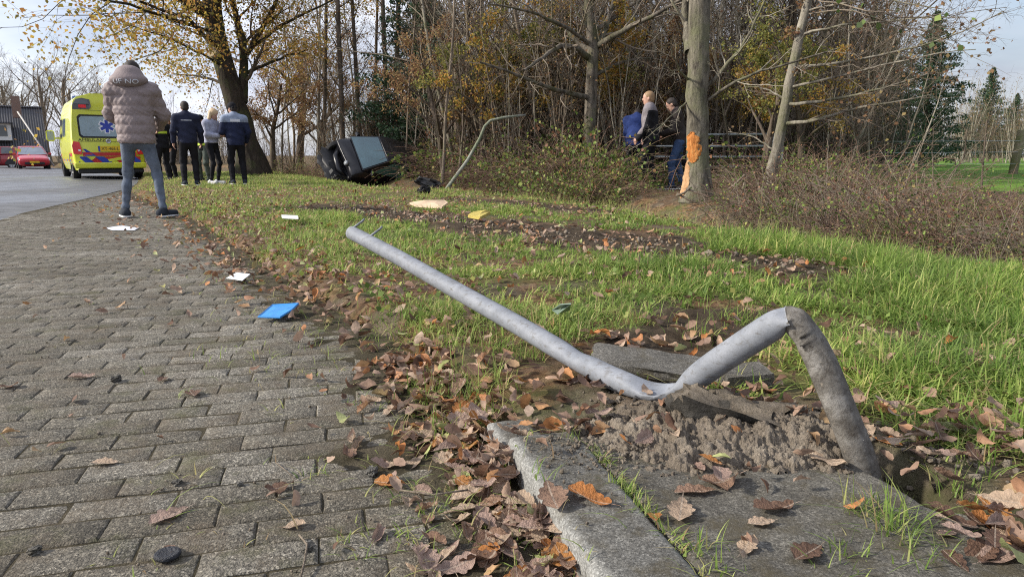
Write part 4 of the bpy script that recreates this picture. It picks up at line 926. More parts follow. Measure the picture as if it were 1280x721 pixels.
plate('paper_sheet', [at(132, 285, .004), at(152, 282, .004), at(174, 285, .008), at(168, 288, .004), at(140, 288, .004)], 0.002, plain('wet_paper', (0.66, 0.68, 0.72), 0.5, var=0.08), 'flat pale sheet lying on the bricks before the feet of the man', 'paper')
plate('bumper_panel', [at(512, 255, .13), at(530, 252, .17), at(556, 252, .17), at(560, 255, .15), at(552, 261, .11), at(520, 259, .11)], 0.02, plain('tan_panel', (0.5, 0.37, 0.25), 0.6, var=0.25, scale=3), 'tan and white broken panel lying in the grass before the wreck', 'panel', 0.02)
plate('foam_piece', [at(585, 272, .13), at(592, 268, .15), at(608, 266, .16), at(613, 268, .14), at(600, 275, .12)], 0.03, plain('yellow_foam', (0.5, 0.4, 0.1), 0.8, var=0.3, scale=20, bump=0.6), 'yellow foam piece lying in the verge right of the tan panel', 'foam')
plate('glass_shard', [at(690, 388, .12), at(700, 381, .17), at(714, 380, .18), at(712, 388, .14), at(697, 393, .12)], 0.004, plain('green_glass', (0.16, 0.22, 0.18), 0.15, var=0.2), 'green tinted shard in the grass above the middle of the pole', 'shard')
plate('trim_strip', [at(352, 271, .14), at(372, 272, .14), at(373, 274, .14), at(353, 273, .14)], 0.02, wp, 'short white trim strip lying in the grass behind the standing man', 'strip')
def puck():
    p = at(210, 697, 0.0); mb = MB(); mb.lathe([(0.0, 0.0), (0.021, 0.0), (0.0235, 0.003), (0.0235, 0.007), (0.021, 0.0095), (0.015, 0.0085), (0.012, 0.0075), (0.0, 0.0075)], 28)
    o = mb.build('rubber_disc', plain('black_rubber', (0.022, 0.024, 0.03), 0.6, var=0.5, scale=120, bump=0.7, bscale=220), smooth=True); o.location = (p.x, p.y, 0.003); o.scale = (1.0, 0.93, 1); tag(o, 'round black rubber disc on the bricks at the lower left', 'disc')
puck()
for (px, py, z, s, lab) in ((465, 592, .004, .016, 'dark lump of earth on the bricks beside the leaf litter'), (300, 606, .003, .008, 'tiny dark clod on the bricks near the pink brown leaf'), (222, 606, .004, .013, 'black crumbly clod on the bricks left of the scattered sand'), (44, 690, .003, .012, 'small dark clod on the bricks at the left edge'), (145, 476, .004, .018, 'dark earth clod on the middle bricks'), (385, 688, .003, .011, 'dark clod by a twig at the lower edge')):
    p = at(px, py, 0); o = lump('earth_clod', (p.x, p.y, s * 0.4), (s * 1.6, s * 1.2, s), (0, 0, s * 90), M['chunk'], int(px), 0.9); tag(o, lab, 'clod')
def twig(name, pts, rad, label):
    mb = MB(); c = sum((Vector(p) for p in pts), Vector()) / len(pts); mb.tube([Vector(p) - c for p in pts], rad, 6); o = mb.build(name, M['bark_twig'], smooth=True); o.location = c; tag(o, label, 'twig')
twig('fallen_twig', [at(376, 721, .01), at(381, 700, .012), at(384, 680, .012), at(374, 668, .008)], 0.0022, 'thin dark twig on the bricks at the lower edge')
twig('fallen_twig', [at(345, 578, .006), at(358, 588, .01), at(367, 598, .01), at(366, 612, .006)], 0.0012, 'fine pale twig on the bricks beside the lobed leaf')
twig('fallen_twig', [at(500, 612, .02), at(540, 618, .035), at(585, 612, .03)], 0.002, 'short twig lying over the leaf drift')

# ------------------------------------------------------------------ smooth bodies from distance fields
class Field:
    def __init__(s, lo, hi, h):
        s.h = h; s.lo = np.array(lo, float); n = np.ceil((np.array(hi) - s.lo) / h).astype(int) + 1
        s.ax = [s.lo[i] + h * np.arange(n[i]) for i in range(3)]; s.F = np.full(n, 1.0, dtype=np.float32)
    def _sl(s, lo, hi):
        sl_ = []
        for i in range(3):
            a = int(np.clip(np.floor((lo[i] - s.lo[i]) / s.h), 0, len(s.ax[i]))); b = int(np.clip(np.ceil((hi[i] - s.lo[i]) / s.h) + 1, 0, len(s.ax[i]))); sl_.append(slice(a, b))
        return tuple(sl_)
    def _merge(s, sl_, d, k, cut=False):
        A = s.F[sl_]
        if cut: s.F[sl_] = np.maximum(A, -d); return
        if k > 0:
            hh = np.clip(0.5 + 0.5 * (A - d) / k, 0, 1); s.F[sl_] = A + (d - A) * hh - k * hh * (1 - hh)
        else: s.F[sl_] = np.minimum(A, d)
    def cap(s, a, b, ra, rb=None, k=0.03, sc=(1, 1, 1)):
        rb = ra if rb is None else rb; a = np.array(a, float); b = np.array(b, float); sc = np.array(sc, float); m = max(ra, rb) / sc.min() + k + 0.06
        sl_ = s._sl(np.minimum(a, b) - m, np.maximum(a, b) + m); X = np.meshgrid(*[s.ax[i][sl_[i]] for i in range(3)], indexing='ij', sparse=True)
        if X[0].size * X[1].size * X[2].size == 0: return
        ba = (b - a) * sc; L2 = (ba ** 2).sum() + 1e-12; q = [(X[i] - a[i]) * sc[i] for i in range(3)]
        t = np.clip((q[0] * ba[0] + q[1] * ba[1] + q[2] * ba[2]) / L2, 0, 1)
        d = np.sqrt((q[0] - t * ba[0]) ** 2 + (q[1] - t * ba[1]) ** 2 + (q[2] - t * ba[2]) ** 2) - (ra + (rb - ra) * t)
        s._merge(sl_, (d / sc.max() ** 0.5).astype(np.float32), k)
    def ell(s, c, r, k=0.03, rot=None, cut=False):
        c = np.array(c, float); r = np.array(r, float); m = r.max() + k + 0.04; sl_ = s._sl(c - m, c + m)
        X = np.meshgrid(*[s.ax[i][sl_[i]] - c[i] for i in range(3)], indexing='ij')
        if X[0].size == 0: return
        if rot is not None:
            A = np.array(rot); X = [A[0, i] * X[0] + A[1, i] * X[1] + A[2, i] * X[2] for i in range(3)]
        k0 = np.sqrt(sum((X[i] / r[i]) ** 2 for i in range(3))); k1 = np.sqrt(sum((X[i] / r[i] ** 2) ** 2 for i in range(3))) + 1e-9
        s._merge(sl_, (k0 * (k0 - 1) / k1).astype(np.float32), k, cut)
    def mesh(s):
        F = np.pad(s.F, 1, constant_values=1.0); org = s.lo - s.h; N = F < 0
        cells = np.zeros(tuple(np.array(F.shape) - 1), bool); c0 = N[:-1, :-1, :-1]
        offs = [(i, j, k) for i in (0, 1) for j in (0, 1) for k in (0, 1)]
        def S(A, o): return A[o[0]:A.shape[0] - 1 + o[0], o[1]:A.shape[1] - 1 + o[1], o[2]:A.shape[2] - 1 + o[2]]
        cnt = sum(S(N, o).astype(np.int8) for o in offs); act = (cnt > 0) & (cnt < 8); ii = np.argwhere(act); idx = np.full(act.shape, -1, np.int64); idx[act] = np.arange(len(ii))
        acc = np.zeros((len(ii), 3)); num = np.zeros(len(ii))
        for o in offs:
            for d in range(3):
                if o[d]: continue
                o2 = list(o); o2[d] = 1; fa = F[ii[:, 0] + o[0], ii[:, 1] + o[1], ii[:, 2] + o[2]]; fb = F[ii[:, 0] + o2[0], ii[:, 1] + o2[1], ii[:, 2] + o2[2]]
                cr = (fa < 0) != (fb < 0); t = np.where(cr, fa / np.where(cr, fa - fb, 1), 0)
                p = np.repeat(np.array([o], float), len(ii), 0); p[:, d] += t; acc += p * cr[:, None]; num += cr
        V_ = org + (ii + acc / np.maximum(num, 1)[:, None]) * s.h; Q = []
        for d in range(3):
            u, v = (d + 1) % 3, (d + 2) % 3; sa = [slice(None)] * 3; sb = [slice(None)] * 3; sa[d] = slice(0, -1); sb[d] = slice(1, None)
            ch = N[tuple(sa)] != N[tuple(sb)]; e = np.argwhere(ch); e = e[(e[:, u] > 0) & (e[:, v] > 0) & (e[:, u] < F.shape[u] - 1) & (e[:, v] < F.shape[v] - 1)]
            if not len(e): continue
            du = np.zeros(3, int); du[u] = 1; dv = np.zeros(3, int); dv[v] = 1
            g = lambda w: idx[w[:, 0], w[:, 1], w[:, 2]]
            q = np.stack([g(e - du - dv), g(e - dv), g(e), g(e - du)], 1); fl = ~N[e[:, 0], e[:, 1], e[:, 2]]; q[fl] = q[fl][:, ::-1]; Q.append(q)
        Q = np.concatenate(Q); return V_, Q[(Q >= 0).all(1)]
    def build(s, name, mat_, parent=None, fm=None, relax=1):
        V_, Q = s.mesh()
        for _ in range(relax):
            A = np.zeros_like(V_); n = np.zeros(len(V_))
            for i in range(4):
                for j in ((i + 1) % 4, (i + 3) % 4): np.add.at(A, Q[:, i], V_[Q[:, j]]); np.add.at(n, Q[:, i], 1)
            V_ = 0.5 * V_ + 0.5 * A / np.maximum(n, 1)[:, None]
        fmat = None
        if fm is not None: fmat = [fm(V_[Q].mean(1))]
        return link(name, np_mesh(name, V_, [Q], mat_, fmat), parent)

def ik(a, b, l1, l2, hint):
    a, b, hint = Vector(a), Vector(b), Vector(hint); d = b - a; D = min(d.length, (l1 + l2) * 0.999); u = d.normalized(); x = (l1 * l1 - l2 * l2 + D * D) / (2 * D)
    h = math.sqrt(max(l1 * l1 - x * x, 1e-6)); p = hint - u * hint.dot(u); p = p.normalized() if p.length > 1e-6 else Vector((0, 0, 1)); return a + u * x + p * h

def cloth(name, col, rough=0.85, scale=14, var=0.25, bscale=30, bump=0.5): return plain(name, col, rough, 0, var, scale, bump, bscale, 0.2)
SKIN = plain('skin', (0.52, 0.31, 0.23), 0.55, var=0.1, scale=20)
EYE = plain('dark_eye', (0.03, 0.02, 0.02), 0.3)
LIPS = plain('lips', (0.4, 0.17, 0.14), 0.5)
SOLE = plain('white_sole', (0.7, 0.7, 0.69), 0.6)

def person(loc, yaw, label, ht=1.8, lean=(0.0, 0.02), footL=(-0.12, 0.0), footR=(0.12, 0.0), handL=(-0.27, 0.05, 0.85), handR=(0.27, 0.05, 0.85), elL=(-0.6, -1, 0), elR=(0.6, -1, 0), head=(0, 0), feetyaw=(12, -12),
           top=None, legs=None, shoe=None, hair=None, hairkind='short', cap=None, h=0.013, puffer=None, sw=1.0, fat=1.0, hem=0.86, topname='jacket', legname='trousers', jacketfn=None, group='people standing on the roadside verge', skinny=False, bulk=0.018):
    """one figure; local +Y is the way it faces, feet at z = 0"""
    root = empty('person', loc, yaw, label, 'person', group); k = ht / 1.8; V3 = Vector
    pel = V3((0, 0, 0.94)); lx, ly = lean; chest = V3((lx * 0.7, ly * 0.8, 1.28)); sh = V3((lx, ly, 1.47)); neck = V3((lx * 1.02, ly + 0.005, 1.52))
    hy, hp = R(head[0]), R(head[1]); hd = V3((math.sin(hp) * -math.sin(hy), math.sin(hp) * math.cos(hy), math.cos(hp))); hc = neck + hd * 0.145 + V3((0, 0.012, 0))
    Rh = Matrix.Rotation(hy, 3, 'Z') @ Matrix.Rotation(-hp, 3, 'X')
    hips = {-1: pel + V3((-0.09, 0, -0.02)), 1: pel + V3((0.09, 0, -0.02))}; ank = {-1: V3((footL[0], footL[1], 0.085)), 1: V3((footR[0], footR[1], 0.085))}
    knee = {s: ik(hips[s], ank[s], 0.43, 0.43, (s * 0.12, 1, 0)) for s in (-1, 1)}
    sho = {s: sh + V3((s * 0.175 * sw, -0.01, -0.035)) for s in (-1, 1)}; wr = {-1: V3(handL), 1: V3(handR)}; hint = {-1: elL, 1: elR}
    for s in (-1, 1):
        d = wr[s] - sho[s]
        if d.length > 0.53: wr[s] = sho[s] + d.normalized() * 0.53
    elb = {s: ik(sho[s], wr[s], 0.285, 0.26, hint[s]) for s in (-1, 1)}
    def spine(f, e, kk=0.05):
        sc = (1, 1.45, 1)
        f.cap(chest + V3((0, 0, 0.06)), chest - V3((0, 0, 0.02)), (0.15 + e) * sw, (0.148 + e) * sw, kk, sc); f.cap(chest, pel + V3((0, 0, 0.1)), (0.15 + e) * fat, (0.14 + e) * fat, kk, sc)
        f.cap(sho[-1], sho[1], 0.058 + e, 0.058 + e, kk)
        for s_ in (-1, 1): f.cap(neck - V3((0, 0.0, 0.02)), sho[s_] + V3((0, 0, -0.01)), 0.05 + e * 0.8, 0.05 + e, kk + 0.02)
    def hips_(f, e, kk=0.05): f.cap(pel + V3((-0.035, 0, -0.01)), pel + V3((0.035, 0, -0.01)), (0.13 + e) * fat, (0.13 + e) * fat, kk, (1, 1.2, 1))
    def arm(f, s, e, kk=0.03, upto=1.0):
        f.cap(sho[s], elb[s], 0.056 + e, 0.045 + e, kk); f.cap(elb[s], elb[s].lerp(wr[s], upto), 0.044 + e, 0.031 + e, kk)
    def leg(f, s, e, kk=0.03, lo=0.0):
        thin = 0.85 if skinny else 1.0
        f.cap(hips[s], knee[s], 0.085 + e, 0.058 * thin + e, kk); f.cap(knee[s], ank[s] + V3((0, 0, lo)), 0.056 * thin + e, 0.042 * thin + e, kk)
        f.cap(knee[s].lerp(ank[s], 0.25) + V3((0, -0.02, 0)), knee[s].lerp(ank[s], 0.45) + V3((0, -0.02, 0)), 0.046 * thin + e, 0.042 * thin + e, kk)
    B = 0.75
    f = Field((-0.62, -0.55, -0.02), (0.62, 0.62, 1.86), h)
    spine(f, -0.012); hips_(f, -0.01)
    for s in (-1, 1):
        arm(f, s, -0.002); leg(f, s, -0.006)
        fy = R(feetyaw[0] if s < 0 else feetyaw[1]); fd = V3((-math.sin(fy), math.cos(fy), 0)); f.cap(ank[s] - V3((0, 0, 0.03)) - fd * 0.03, ank[s] + fd * 0.14 - V3((0, 0, 0.05)), 0.036, 0.03, 0.02)
        # hand: palm, four unequal fingers and a thumb
        d = (wr[s] - elb[s]).normalized(); up = V3((0, 0, 1)) if abs(d.z) < 0.8 else V3((0, 1, 0)); n_ = d.cross(up).normalized(); b_ = n_.cross(d)
        pal = wr[s] + d * 0.055; f.cap(wr[s], pal, 0.026, 0.03, 0.015)
        for q, ln in zip((-1.5, -0.5, 0.5, 1.5), (0.062, 0.074, 0.07, 0.052)):
            r0 = pal + b_ * q * 0.0185 + d * 0.02; m_ = r0 + d * ln * 0.6 - n_ * s * 0.012; f.cap(r0, m_, 0.0105, 0.0095, 0.004); f.cap(m_, m_ + d * ln * 0.35 - n_ * s * 0.024, 0.0095, 0.0085, 0.003)
        t0 = wr[s] + d * 0.03 + b_ * 0.024; f.cap(t0, t0 + d * 0.035 + b_ * 0.028, 0.012, 0.0105, 0.006); f.cap(t0 + d * 0.035 + b_ * 0.028, t0 + d * 0.066 + b_ * 0.03 - n_ * s * 0.01, 0.0105, 0.009, 0.004)
    f.cap(neck - V3((0, 0, 0.05)), hc - hd * 0.04, 0.058, 0.054, 0.03)
    f.ell(hc + hd * 0.03, (0.076, 0.096, 0.092), 0.02, Rh); f.ell(hc - hd * 0.045 + Rh @ V3((0, 0.03, 0)), (0.055, 0.06, 0.07), 0.03, Rh)
    nz_ = hc + Rh @ V3((0, 0.098, -0.012)); f.cap(nz_ + hd * 0.022, nz_ - hd * 0.012 + Rh @ V3((0, 0.014, 0)), 0.010, 0.013, 0.008)
    f.cap(hc + Rh @ V3((0, 0.082, -0.075)), hc + Rh @ V3((0, 0.07, -0.1)), 0.016, 0.018, 0.015)
    for s in (-1, 1): f.ell(hc + Rh @ V3((s * 0.078, -0.005, -0.01)), (0.012, 0.022, 0.034), 0.006, Rh)
    body = f.build('body', [SKIN], root)
    e_ = MB()
    for s in (-1, 1):
        eb = MB(); eb.lathe([(0, -0.008), (0.007, -0.005), (0.009, 0), (0.007, 0.005), (0, 0.008)], 8); o = eb.build('eye', EYE, body, smooth=True); o.location = hc + Rh @ V3((s * 0.03, 0.083, 0.012))
    mo = MB(); mo.tube([hc + Rh @ V3((-0.024, 0.087, -0.055)), hc + Rh @ V3((0, 0.098, -0.054)), hc + Rh @ V3((0.024, 0.087, -0.055))], [0.003, 0.006, 0.003], 6); mo.build('mouth', LIPS, body, smooth=True)
    # hair
    if hairkind != 'none':
        g = Field((hc.x - 0.2, hc.y - 0.25, hc.z - 0.45), (hc.x + 0.2, hc.y + 0.2, hc.z + 0.2), min(h, 0.011))
        if hairkind == 'short':
            g.ell(hc + hd * 0.04 + Rh @ V3((0, -0.014, 0)), (0.083, 0.1, 0.092), 0.02, Rh); g.ell(hc - hd * 0.02 + Rh @ V3((0, -0.045, 0)), (0.072, 0.062, 0.075), 0.02, Rh)
            g.ell(hc - hd * 0.035 + Rh @ V3((0, 0.115, 0)), (0.085, 0.09, 0.1), 0, Rh, True)
        if hairkind == 'long':
            g.ell(hc + hd * 0.04 + Rh @ V3((0, -0.014, 0)), (0.092, 0.108, 0.1), 0.02, Rh)
            for a_ in (-1.15, -0.7, -0.3, 0.3, 0.7, 1.15, 0.0):
                p = hc + Rh @ V3((math.sin(a_) * 0.085, -math.cos(a_) * 0.085, 0.02)); g.cap(p, p + V3((math.sin(a_ * 1.7) * 0.03, -0.015, -0.13)), 0.033, 0.036, 0.025); g.cap(p + V3((math.sin(a_ * 1.7) * 0.03, -0.015, -0.13)), p + V3((math.sin(a_) * 0.045, -0.02 + 0.03 * math.sin(a_ * 9), -0.25 - 0.03 * math.cos(a_ * 7))), 0.036, 0.016, 0.02)
            g.ell(hc - hd * 0.035 + Rh @ V3((0, 0.115, 0)), (0.062, 0.09, 0.1), 0, Rh, True)
        g.build('hair', hair, root)
    if cap:
        g = Field((hc.x - 0.2, hc.y - 0.22, hc.z - 0.16), (hc.x + 0.2, hc.y + 0.22, hc.z + 0.2), min(h, 0.011)); g.ell(hc + hd * 0.045 + Rh @ V3((0, -0.006, 0)), (0.09, 0.108, 0.1), 0.02, Rh); g.ell(hc - hd * 0.12 + Rh @ V3((0, 0.06, 0)), (0.16, 0.15, 0.13), 0, Rh, True)
        g.cap(hc + Rh @ V3((-0.05, 0.085, 0.03)), hc + Rh @ V3((0.05, 0.085, 0.03)), 0.018, 0.018, 0.015); g.cap(hc + Rh @ V3((-0.06, -0.085, 0.0)), hc + Rh @ V3((0.06, -0.085, 0.0)), 0.02, 0.02, 0.015)
        g.build('knitted_cap', cap, root)
    # trousers
    g = Field((-0.5, -0.35, 0.02), (0.5, 0.45, 1.16), h); hips_(g, 0.008)
    g.cap(pel + V3((0, 0, 0.04)), pel + V3((0, 0, 0.12)), 0.14 * fat, 0.135 * fat, 0.04, (1, 1.35, 1))
    for s in (-1, 1):
        leg(g, s, 0.004 if skinny else 0.013, 0.035, -0.02 if skinny else -0.035)
    X = np.meshgrid(*g.ax, indexing='ij', sparse=True); g.F += (0.006 * np.sin(X[2] * 34 + 9 * X[0] + 6 * X[1]) * np.exp(-((X[2] - 0.5) / 0.16) ** 2) + 0.007 * np.sin(X[2] * 60 + 14 * X[0]) * np.exp(-((X[2] - 0.16) / 0.07) ** 2)).astype(np.float32)
    g.F = np.maximum(g.F, np.broadcast_to((0.055 - X[2]).astype(np.float32), g.F.shape)); g.build(legname, legs, root)
    # shoes
    for s in (-1, 1):
        fy = R(feetyaw[0] if s < 0 else feetyaw[1]); fd = V3((-math.sin(fy), math.cos(fy), 0)); a = ank[s]
        g = Field((a.x - 0.25, a.y - 0.25, -0.01), (a.x + 0.25, a.y + 0.3, 0.2), min(h, 0.011)); b0 = V3((a.x, a.y, 0.05)) - fd * 0.045; b1 = V3((a.x, a.y, 0.042)) + fd * 0.16
        g.cap(b0, b1, 0.046, 0.04, 0.02, (1, 1, 1)); g.cap(a, b0 + V3((0, 0, 0.01)), 0.046, 0.048, 0.02); g.F = np.maximum(g.F, np.broadcast_to((0.016 - g.ax[2])[None, None, :].astype(np.float32), g.F.shape)); so_ = g.build('shoe', shoe, root)
        g = Field((a.x - 0.25, a.y - 0.25, -0.01), (a.x + 0.25, a.y + 0.3, 0.06), min(h, 0.008)); g.cap(b0 - V3((0, 0, 0.03)), b1 - V3((0, 0, 0.022)), 0.049, 0.043, 0.0); g.F = np.maximum(g.F, np.broadcast_to(np.maximum(-g.ax[2] - 0.0, g.ax[2] - 0.026)[None, None, :].astype(np.float32), g.F.shape)); g.build('sole', SOLE, so_)
    # jacket
    g = Field((-0.62, -0.5, hem - 0.06), (0.62, 0.62, 1.68), h); spine(g, bulk); g.cap(pel + V3((0, 0, hem - 0.94 + 0.05)), pel + V3((0, 0, 0.12)), (0.142 + bulk * 1.2) * fat, (0.145 + bulk) * fat, 0.05, (1, 1.28, 1))
    for s in (-1, 1): arm(g, s, bulk * 0.75, 0.03, 0.98)
    g.cap(neck - V3((0, 0.0, 0.03)), neck + V3((0, 0.0, 0.025)), 0.078, 0.072, 0.02)
    X = np.meshgrid(*g.ax, indexing='ij', sparse=True); g.F = np.maximum(g.F, np.broadcast_to((hem - X[2]).astype(np.float32), g.F.shape))
    if puffer: g.F -= (0.012 * np.abs(np.sin(PI * (X[2] - hem) / puffer + 0.5 * np.sin(X[0] * 5) * 0.2)) ** 0.55 - 0.008 + 0.005 * np.sin(X[0] * 62 + X[2] * 55 + 3 * np.sin(X[2] * 21)) * np.sin(X[2] * 44 + X[1] * 50 + 2 * np.sin(X[0] * 17)) + 0.003 * np.sin(X[0] * 130 + X[1] * 60) * np.sin(X[2] * 90)).astype(np.float32)
    else: g.F += (0.005 * np.sin(X[2] * 42 + 16 * X[0] + 8 * X[1]) * np.exp(-((X[2] - 1.1) / 0.2) ** 2)).astype(np.float32)
    jk = g.build(topname, top if isinstance(top, list) else [top], root, jacketfn); info = dict(hc=hc, hd=hd, Rh=Rh, neck=neck, root=root, jacket=jk, wr=wr)
    root.scale = (k, k, k); return info

def text_mesh(txt, size, th=0.0):
    cu = bpy.data.curves.new('lettering', 'FONT'); cu.body = txt; cu.size = size; cu.extrude = th; cu.align_x = 'CENTER'; cu.align_y = 'CENTER'; cu.resolution_u = 3
    o = bpy.data.objects.new('lettering', cu); C.objects.link(o); bpy.context.view_layer.update()
    me = bpy.data.meshes.new_from_object(o.evaluated_get(bpy.context.evaluated_depsgraph_get())); bpy.data.objects.remove(o); bpy.data.curves.remove(cu)
    bm = bmesh.new(); bm.from_mesh(me); bmesh.ops.triangulate(bm, faces=bm.faces); bmesh.ops.subdivide_edges(bm, edges=[e for e in bm.edges if e.calc_length() > size * 0.3], cuts=2); bm.to_mesh(me); bm.free(); return me
def people():
    navy = cloth('navy_cloth', (0.022, 0.026, 0.05)); black = cloth('black_cloth', (0.014, 0.014, 0.017)); dhair = plain('dark_hair', (0.03, 0.022, 0.018), 0.6, var=0.5, scale=90, bump=0.6, bscale=160); blond = plain('blond_hair', (0.55, 0.4, 0.24), 0.5, var=0.35, scale=60, bump=0.6, bscale=140); shortblond = plain('cropped_blond_hair', (0.30, 0.19, 0.10), 0.6, var=0.3, scale=80)
    jean = cloth('grey_blue_denim', (0.125, 0.15, 0.195), var=0.35, scale=9, bump=0.5); taupe = cloth('taupe_quilted_fabric', (0.25, 0.203, 0.198), 0.6, var=0.12, bump=0.35, bscale=45)
    dshoe = cloth('charcoal_shoe', (0.03, 0.035, 0.045)); wshoe = cloth('white_shoe', (0.6, 0.6, 0.6))
    white = plain('white_print', (0.6, 0.62, 0.66), 0.6, var=0.05)
    # man in the quilted jacket
    p = at(181, 271, y=8.05); i_ = person((p.x, 8.05, 0.004), R(12), 'man in taupe quilted jacket and grey jeans seen from behind on the paving', 1.80, (0, 0.01), (-0.22, 0.05), (0.22, -0.03), (-0.17, 0.3, 1.06), (0.17, 0.3, 1.06), (-1.3, -0.9, -0.4), (1.3, -0.9, -0.4), (0, 24), (28, -34), taupe, jean, dshoe, dhair, 'short', None, 0.0105, 0.105, 1.1, 1.04, 0.85, 'quilted_jacket', 'jeans', None, 'people standing on the roadside verge', True, 0.04)
    g = Field((-0.3, -0.35, 1.36), (0.3, 0.25, 1.8), 0.0105); nk = i_['neck']
    g.ell(nk + Vector((0, -0.085, 0.035)), (0.2, 0.125, 0.085), 0.03); g.ell(nk + Vector((0, -0.06, 0.1)), (0.145, 0.105, 0.1), 0.04); g.ell(i_['hc'] + Vector((0, 0.05, 0.06)), (0.09, 0.14, 0.13), 0, None, True)
    hood = g.build('hood', taupe, i_['root'])
    tm = text_mesh('UF NO', 0.07)
    for v in tm.vertices:
        x, y = v.co.x * 1.35, v.co.y; a = x / 0.2; z = y - 0.015; rr = max(0.0, 1 - ((z) / 0.09) ** 2) ** 0.5
        v.co = nk + Vector((math.sin(a) * 0.2 * rr * 1.02, -0.085 - math.cos(a) * 0.125 * rr - 0.006, 0.022 + z))
    tm.materials.append(white); tag(link('lettering', tm, hood), kind='stuff')
    # man in navy, back to us
    p = at(240, 235, y=15.3); i_ = person((p.x, 15.3, 0.06), R(28), 'dark haired man in navy sweater seen from behind beside the blonde woman', 1.83, (0, 0.02), (-0.13, 0), (0.12, 0.03), (-0.28, 0.07, 0.9), (0.27, 0.16, 0.93), head=(10, 8), top=navy, legs=black, shoe=dshoe, hair=dhair, sw=1.12, fat=1.05, hem=0.9, topname='sweater', bulk=0.026)
    mb = MB(); rr_ = random.Random(4); x = -0.1
    while x < 0.1: w = rr_.uniform(0.006, 0.014); mb.box((x, 0, 0), (w, 0.004, 0.022)); x += w + 0.006
    o = mb.build('back_print', white, i_['jacket']); o.location = (0, -0.118, 1.385); o.rotation_euler = (R(-8), 0, 0)
    # blonde woman
    p = at(269, 234, y=15.95); lilac = cloth('lilac_grey_fleece', (0.42, 0.44, 0.56)); person((p.x, 15.95, 0.06), R(-105), 'blonde long haired woman in pale lilac hooded top looking down at her hands', 1.72, (0, 0.03), (-0.09, 0.02), (0.1, -0.02), (-0.06, 0.3, 1.18), (0.08, 0.28, 1.15), head=(0, 28), top=lilac, legs=black, shoe=wshoe, hair=blond, hairkind='long', sw=0.92, fat=0.98, hem=0.98, topname='hooded_top', legname='leggings', skinny=True, bulk=0.03)
    # man in dark jacket with pale yoke and beanie
    p = at(299, 234, y=15.9); yoke = cloth('grey_blue_yoke', (0.27, 0.32, 0.42)); dnavy = cloth('dark_navy_jacket', (0.02, 0.026, 0.06))
    i_ = person((p.x, 15.9, 0.06), R(30), 'man in dark navy jacket with pale shoulder yoke and black knitted cap', 1.84, (0, 0.02), (-0.12, 0), (0.14, 0.02), (-0.16, 0.25, 1.1), (0.25, 0.15, 0.95), head=(35, 12), top=[dnavy, yoke], legs=black, shoe=dshoe, hair=dhair, cap=black, sw=1.12, fat=1.05, hem=0.86, bulk=0.03, jacketfn=lambda c: ((c[:, 2] > 1.36) & (np.abs(c[:, 0]) < 0.34)).astype(int))
    mb = MB(); mb.box((0, 0, 0), (0.2, 0.006, 0.06), bev=0.002); o = mb.build('back_patch', white, i_['jacket']); o.location = (0, -0.128, 1.4); o.rotation_euler = (R(-10), 0, 0)
    # three half hidden behind them
    hiv = plain('fluorescent_yellow', (0.55, 0.72, 0.06), 0.6, var=0.1); p = at(207, 221, y=18.6)
    person((p.x, 18.6, 0.03), R(60), 'officer in black clothes with fluorescent yellow band half hidden by the quilted jacket', 1.8, (0, 0.02), top=[black, hiv], legs=black, shoe=dshoe, hair=dhair, cap=black, sw=1.1, h=0.016, jacketfn=lambda c: ((c[:, 2] > 1.26) & (c[:, 2] < 1.32) & (c[:, 0] < 0.1)).astype(int))
    p = at(218, 222, y=19.6); person((p.x, 19.6, 0.03), R(150), 'reddish haired person in black facing the officer behind the navy man', 1.72, (0, 0.03), handL=(-0.1, 0.3, 1.1), handR=(0.1, 0.3, 1.1), head=(10, 15), top=black, legs=black, shoe=dshoe, hair=plain('reddish_hair', (0.35, 0.16, 0.08), 0.6, var=0.3, scale=50), sw=0.95, h=0.016)
    p = at(257, 223, y=18.2); person((p.x, 18.2, 0.03), R(170), 'person in grey green trousers almost hidden between navy man and woman', 1.72, (0, 0.02), top=[black, hiv], legs=cloth('grey_green_cloth', (0.07, 0.085, 0.07)), shoe=dshoe, hair=dhair, cap=black, sw=1.0, h=0.016, jacketfn=lambda c: ((c[:, 2] > 0.98) & (c[:, 2] < 1.05)).astype(int))
    # men by the gate
    grp = 'people among the brambles by the gate'; blue = cloth('royal_blue_cloth', (0.018, 0.034, 0.125)); grey = cloth('grey_fleece', (0.2, 0.18, 0.19)); brown = cloth('dark_brown_cloth', (0.045, 0.036, 0.033)); djean = cloth('blue_denim', (0.05, 0.085, 0.17))
    person((at(811, 240, y=13.3).x, 13.3, 0.06), R(70), 'blond man in grey hooded top and black body warmer facing left by the tree', 1.86, (0.0, 0.04), (-0.1, 0.1), (0.1, -0.12), (-0.2, 0.2, 0.95), (0.22, 0.12, 0.95), head=(10, 5), top=[grey, black], legs=black, shoe=dshoe, hair=shortblond, sw=1.15, fat=1.1, hem=0.88, group=grp, bulk=0.035, jacketfn=lambda c: ((c[:, 2] < 1.44) & (c[:, 1] < 0.06 + 0.25 * (1.25 - c[:, 2])) | (c[:, 2] < 1.02)).astype(int))
    person((at(792, 240, y=14.0).x, 14.0, 0.05), R(-12), 'stooping person in royal blue jacket beside the blond man', 1.72, (0.0, 0.36), (-0.1, 0.05), (0.1, -0.05), (-0.14, 0.5, 0.85), (0.14, 0.5, 0.85), head=(0, 70), top=blue, legs=black, shoe=dshoe, hair=dhair, sw=1.1, fat=1.08, hem=0.9, group=grp, bulk=0.035)
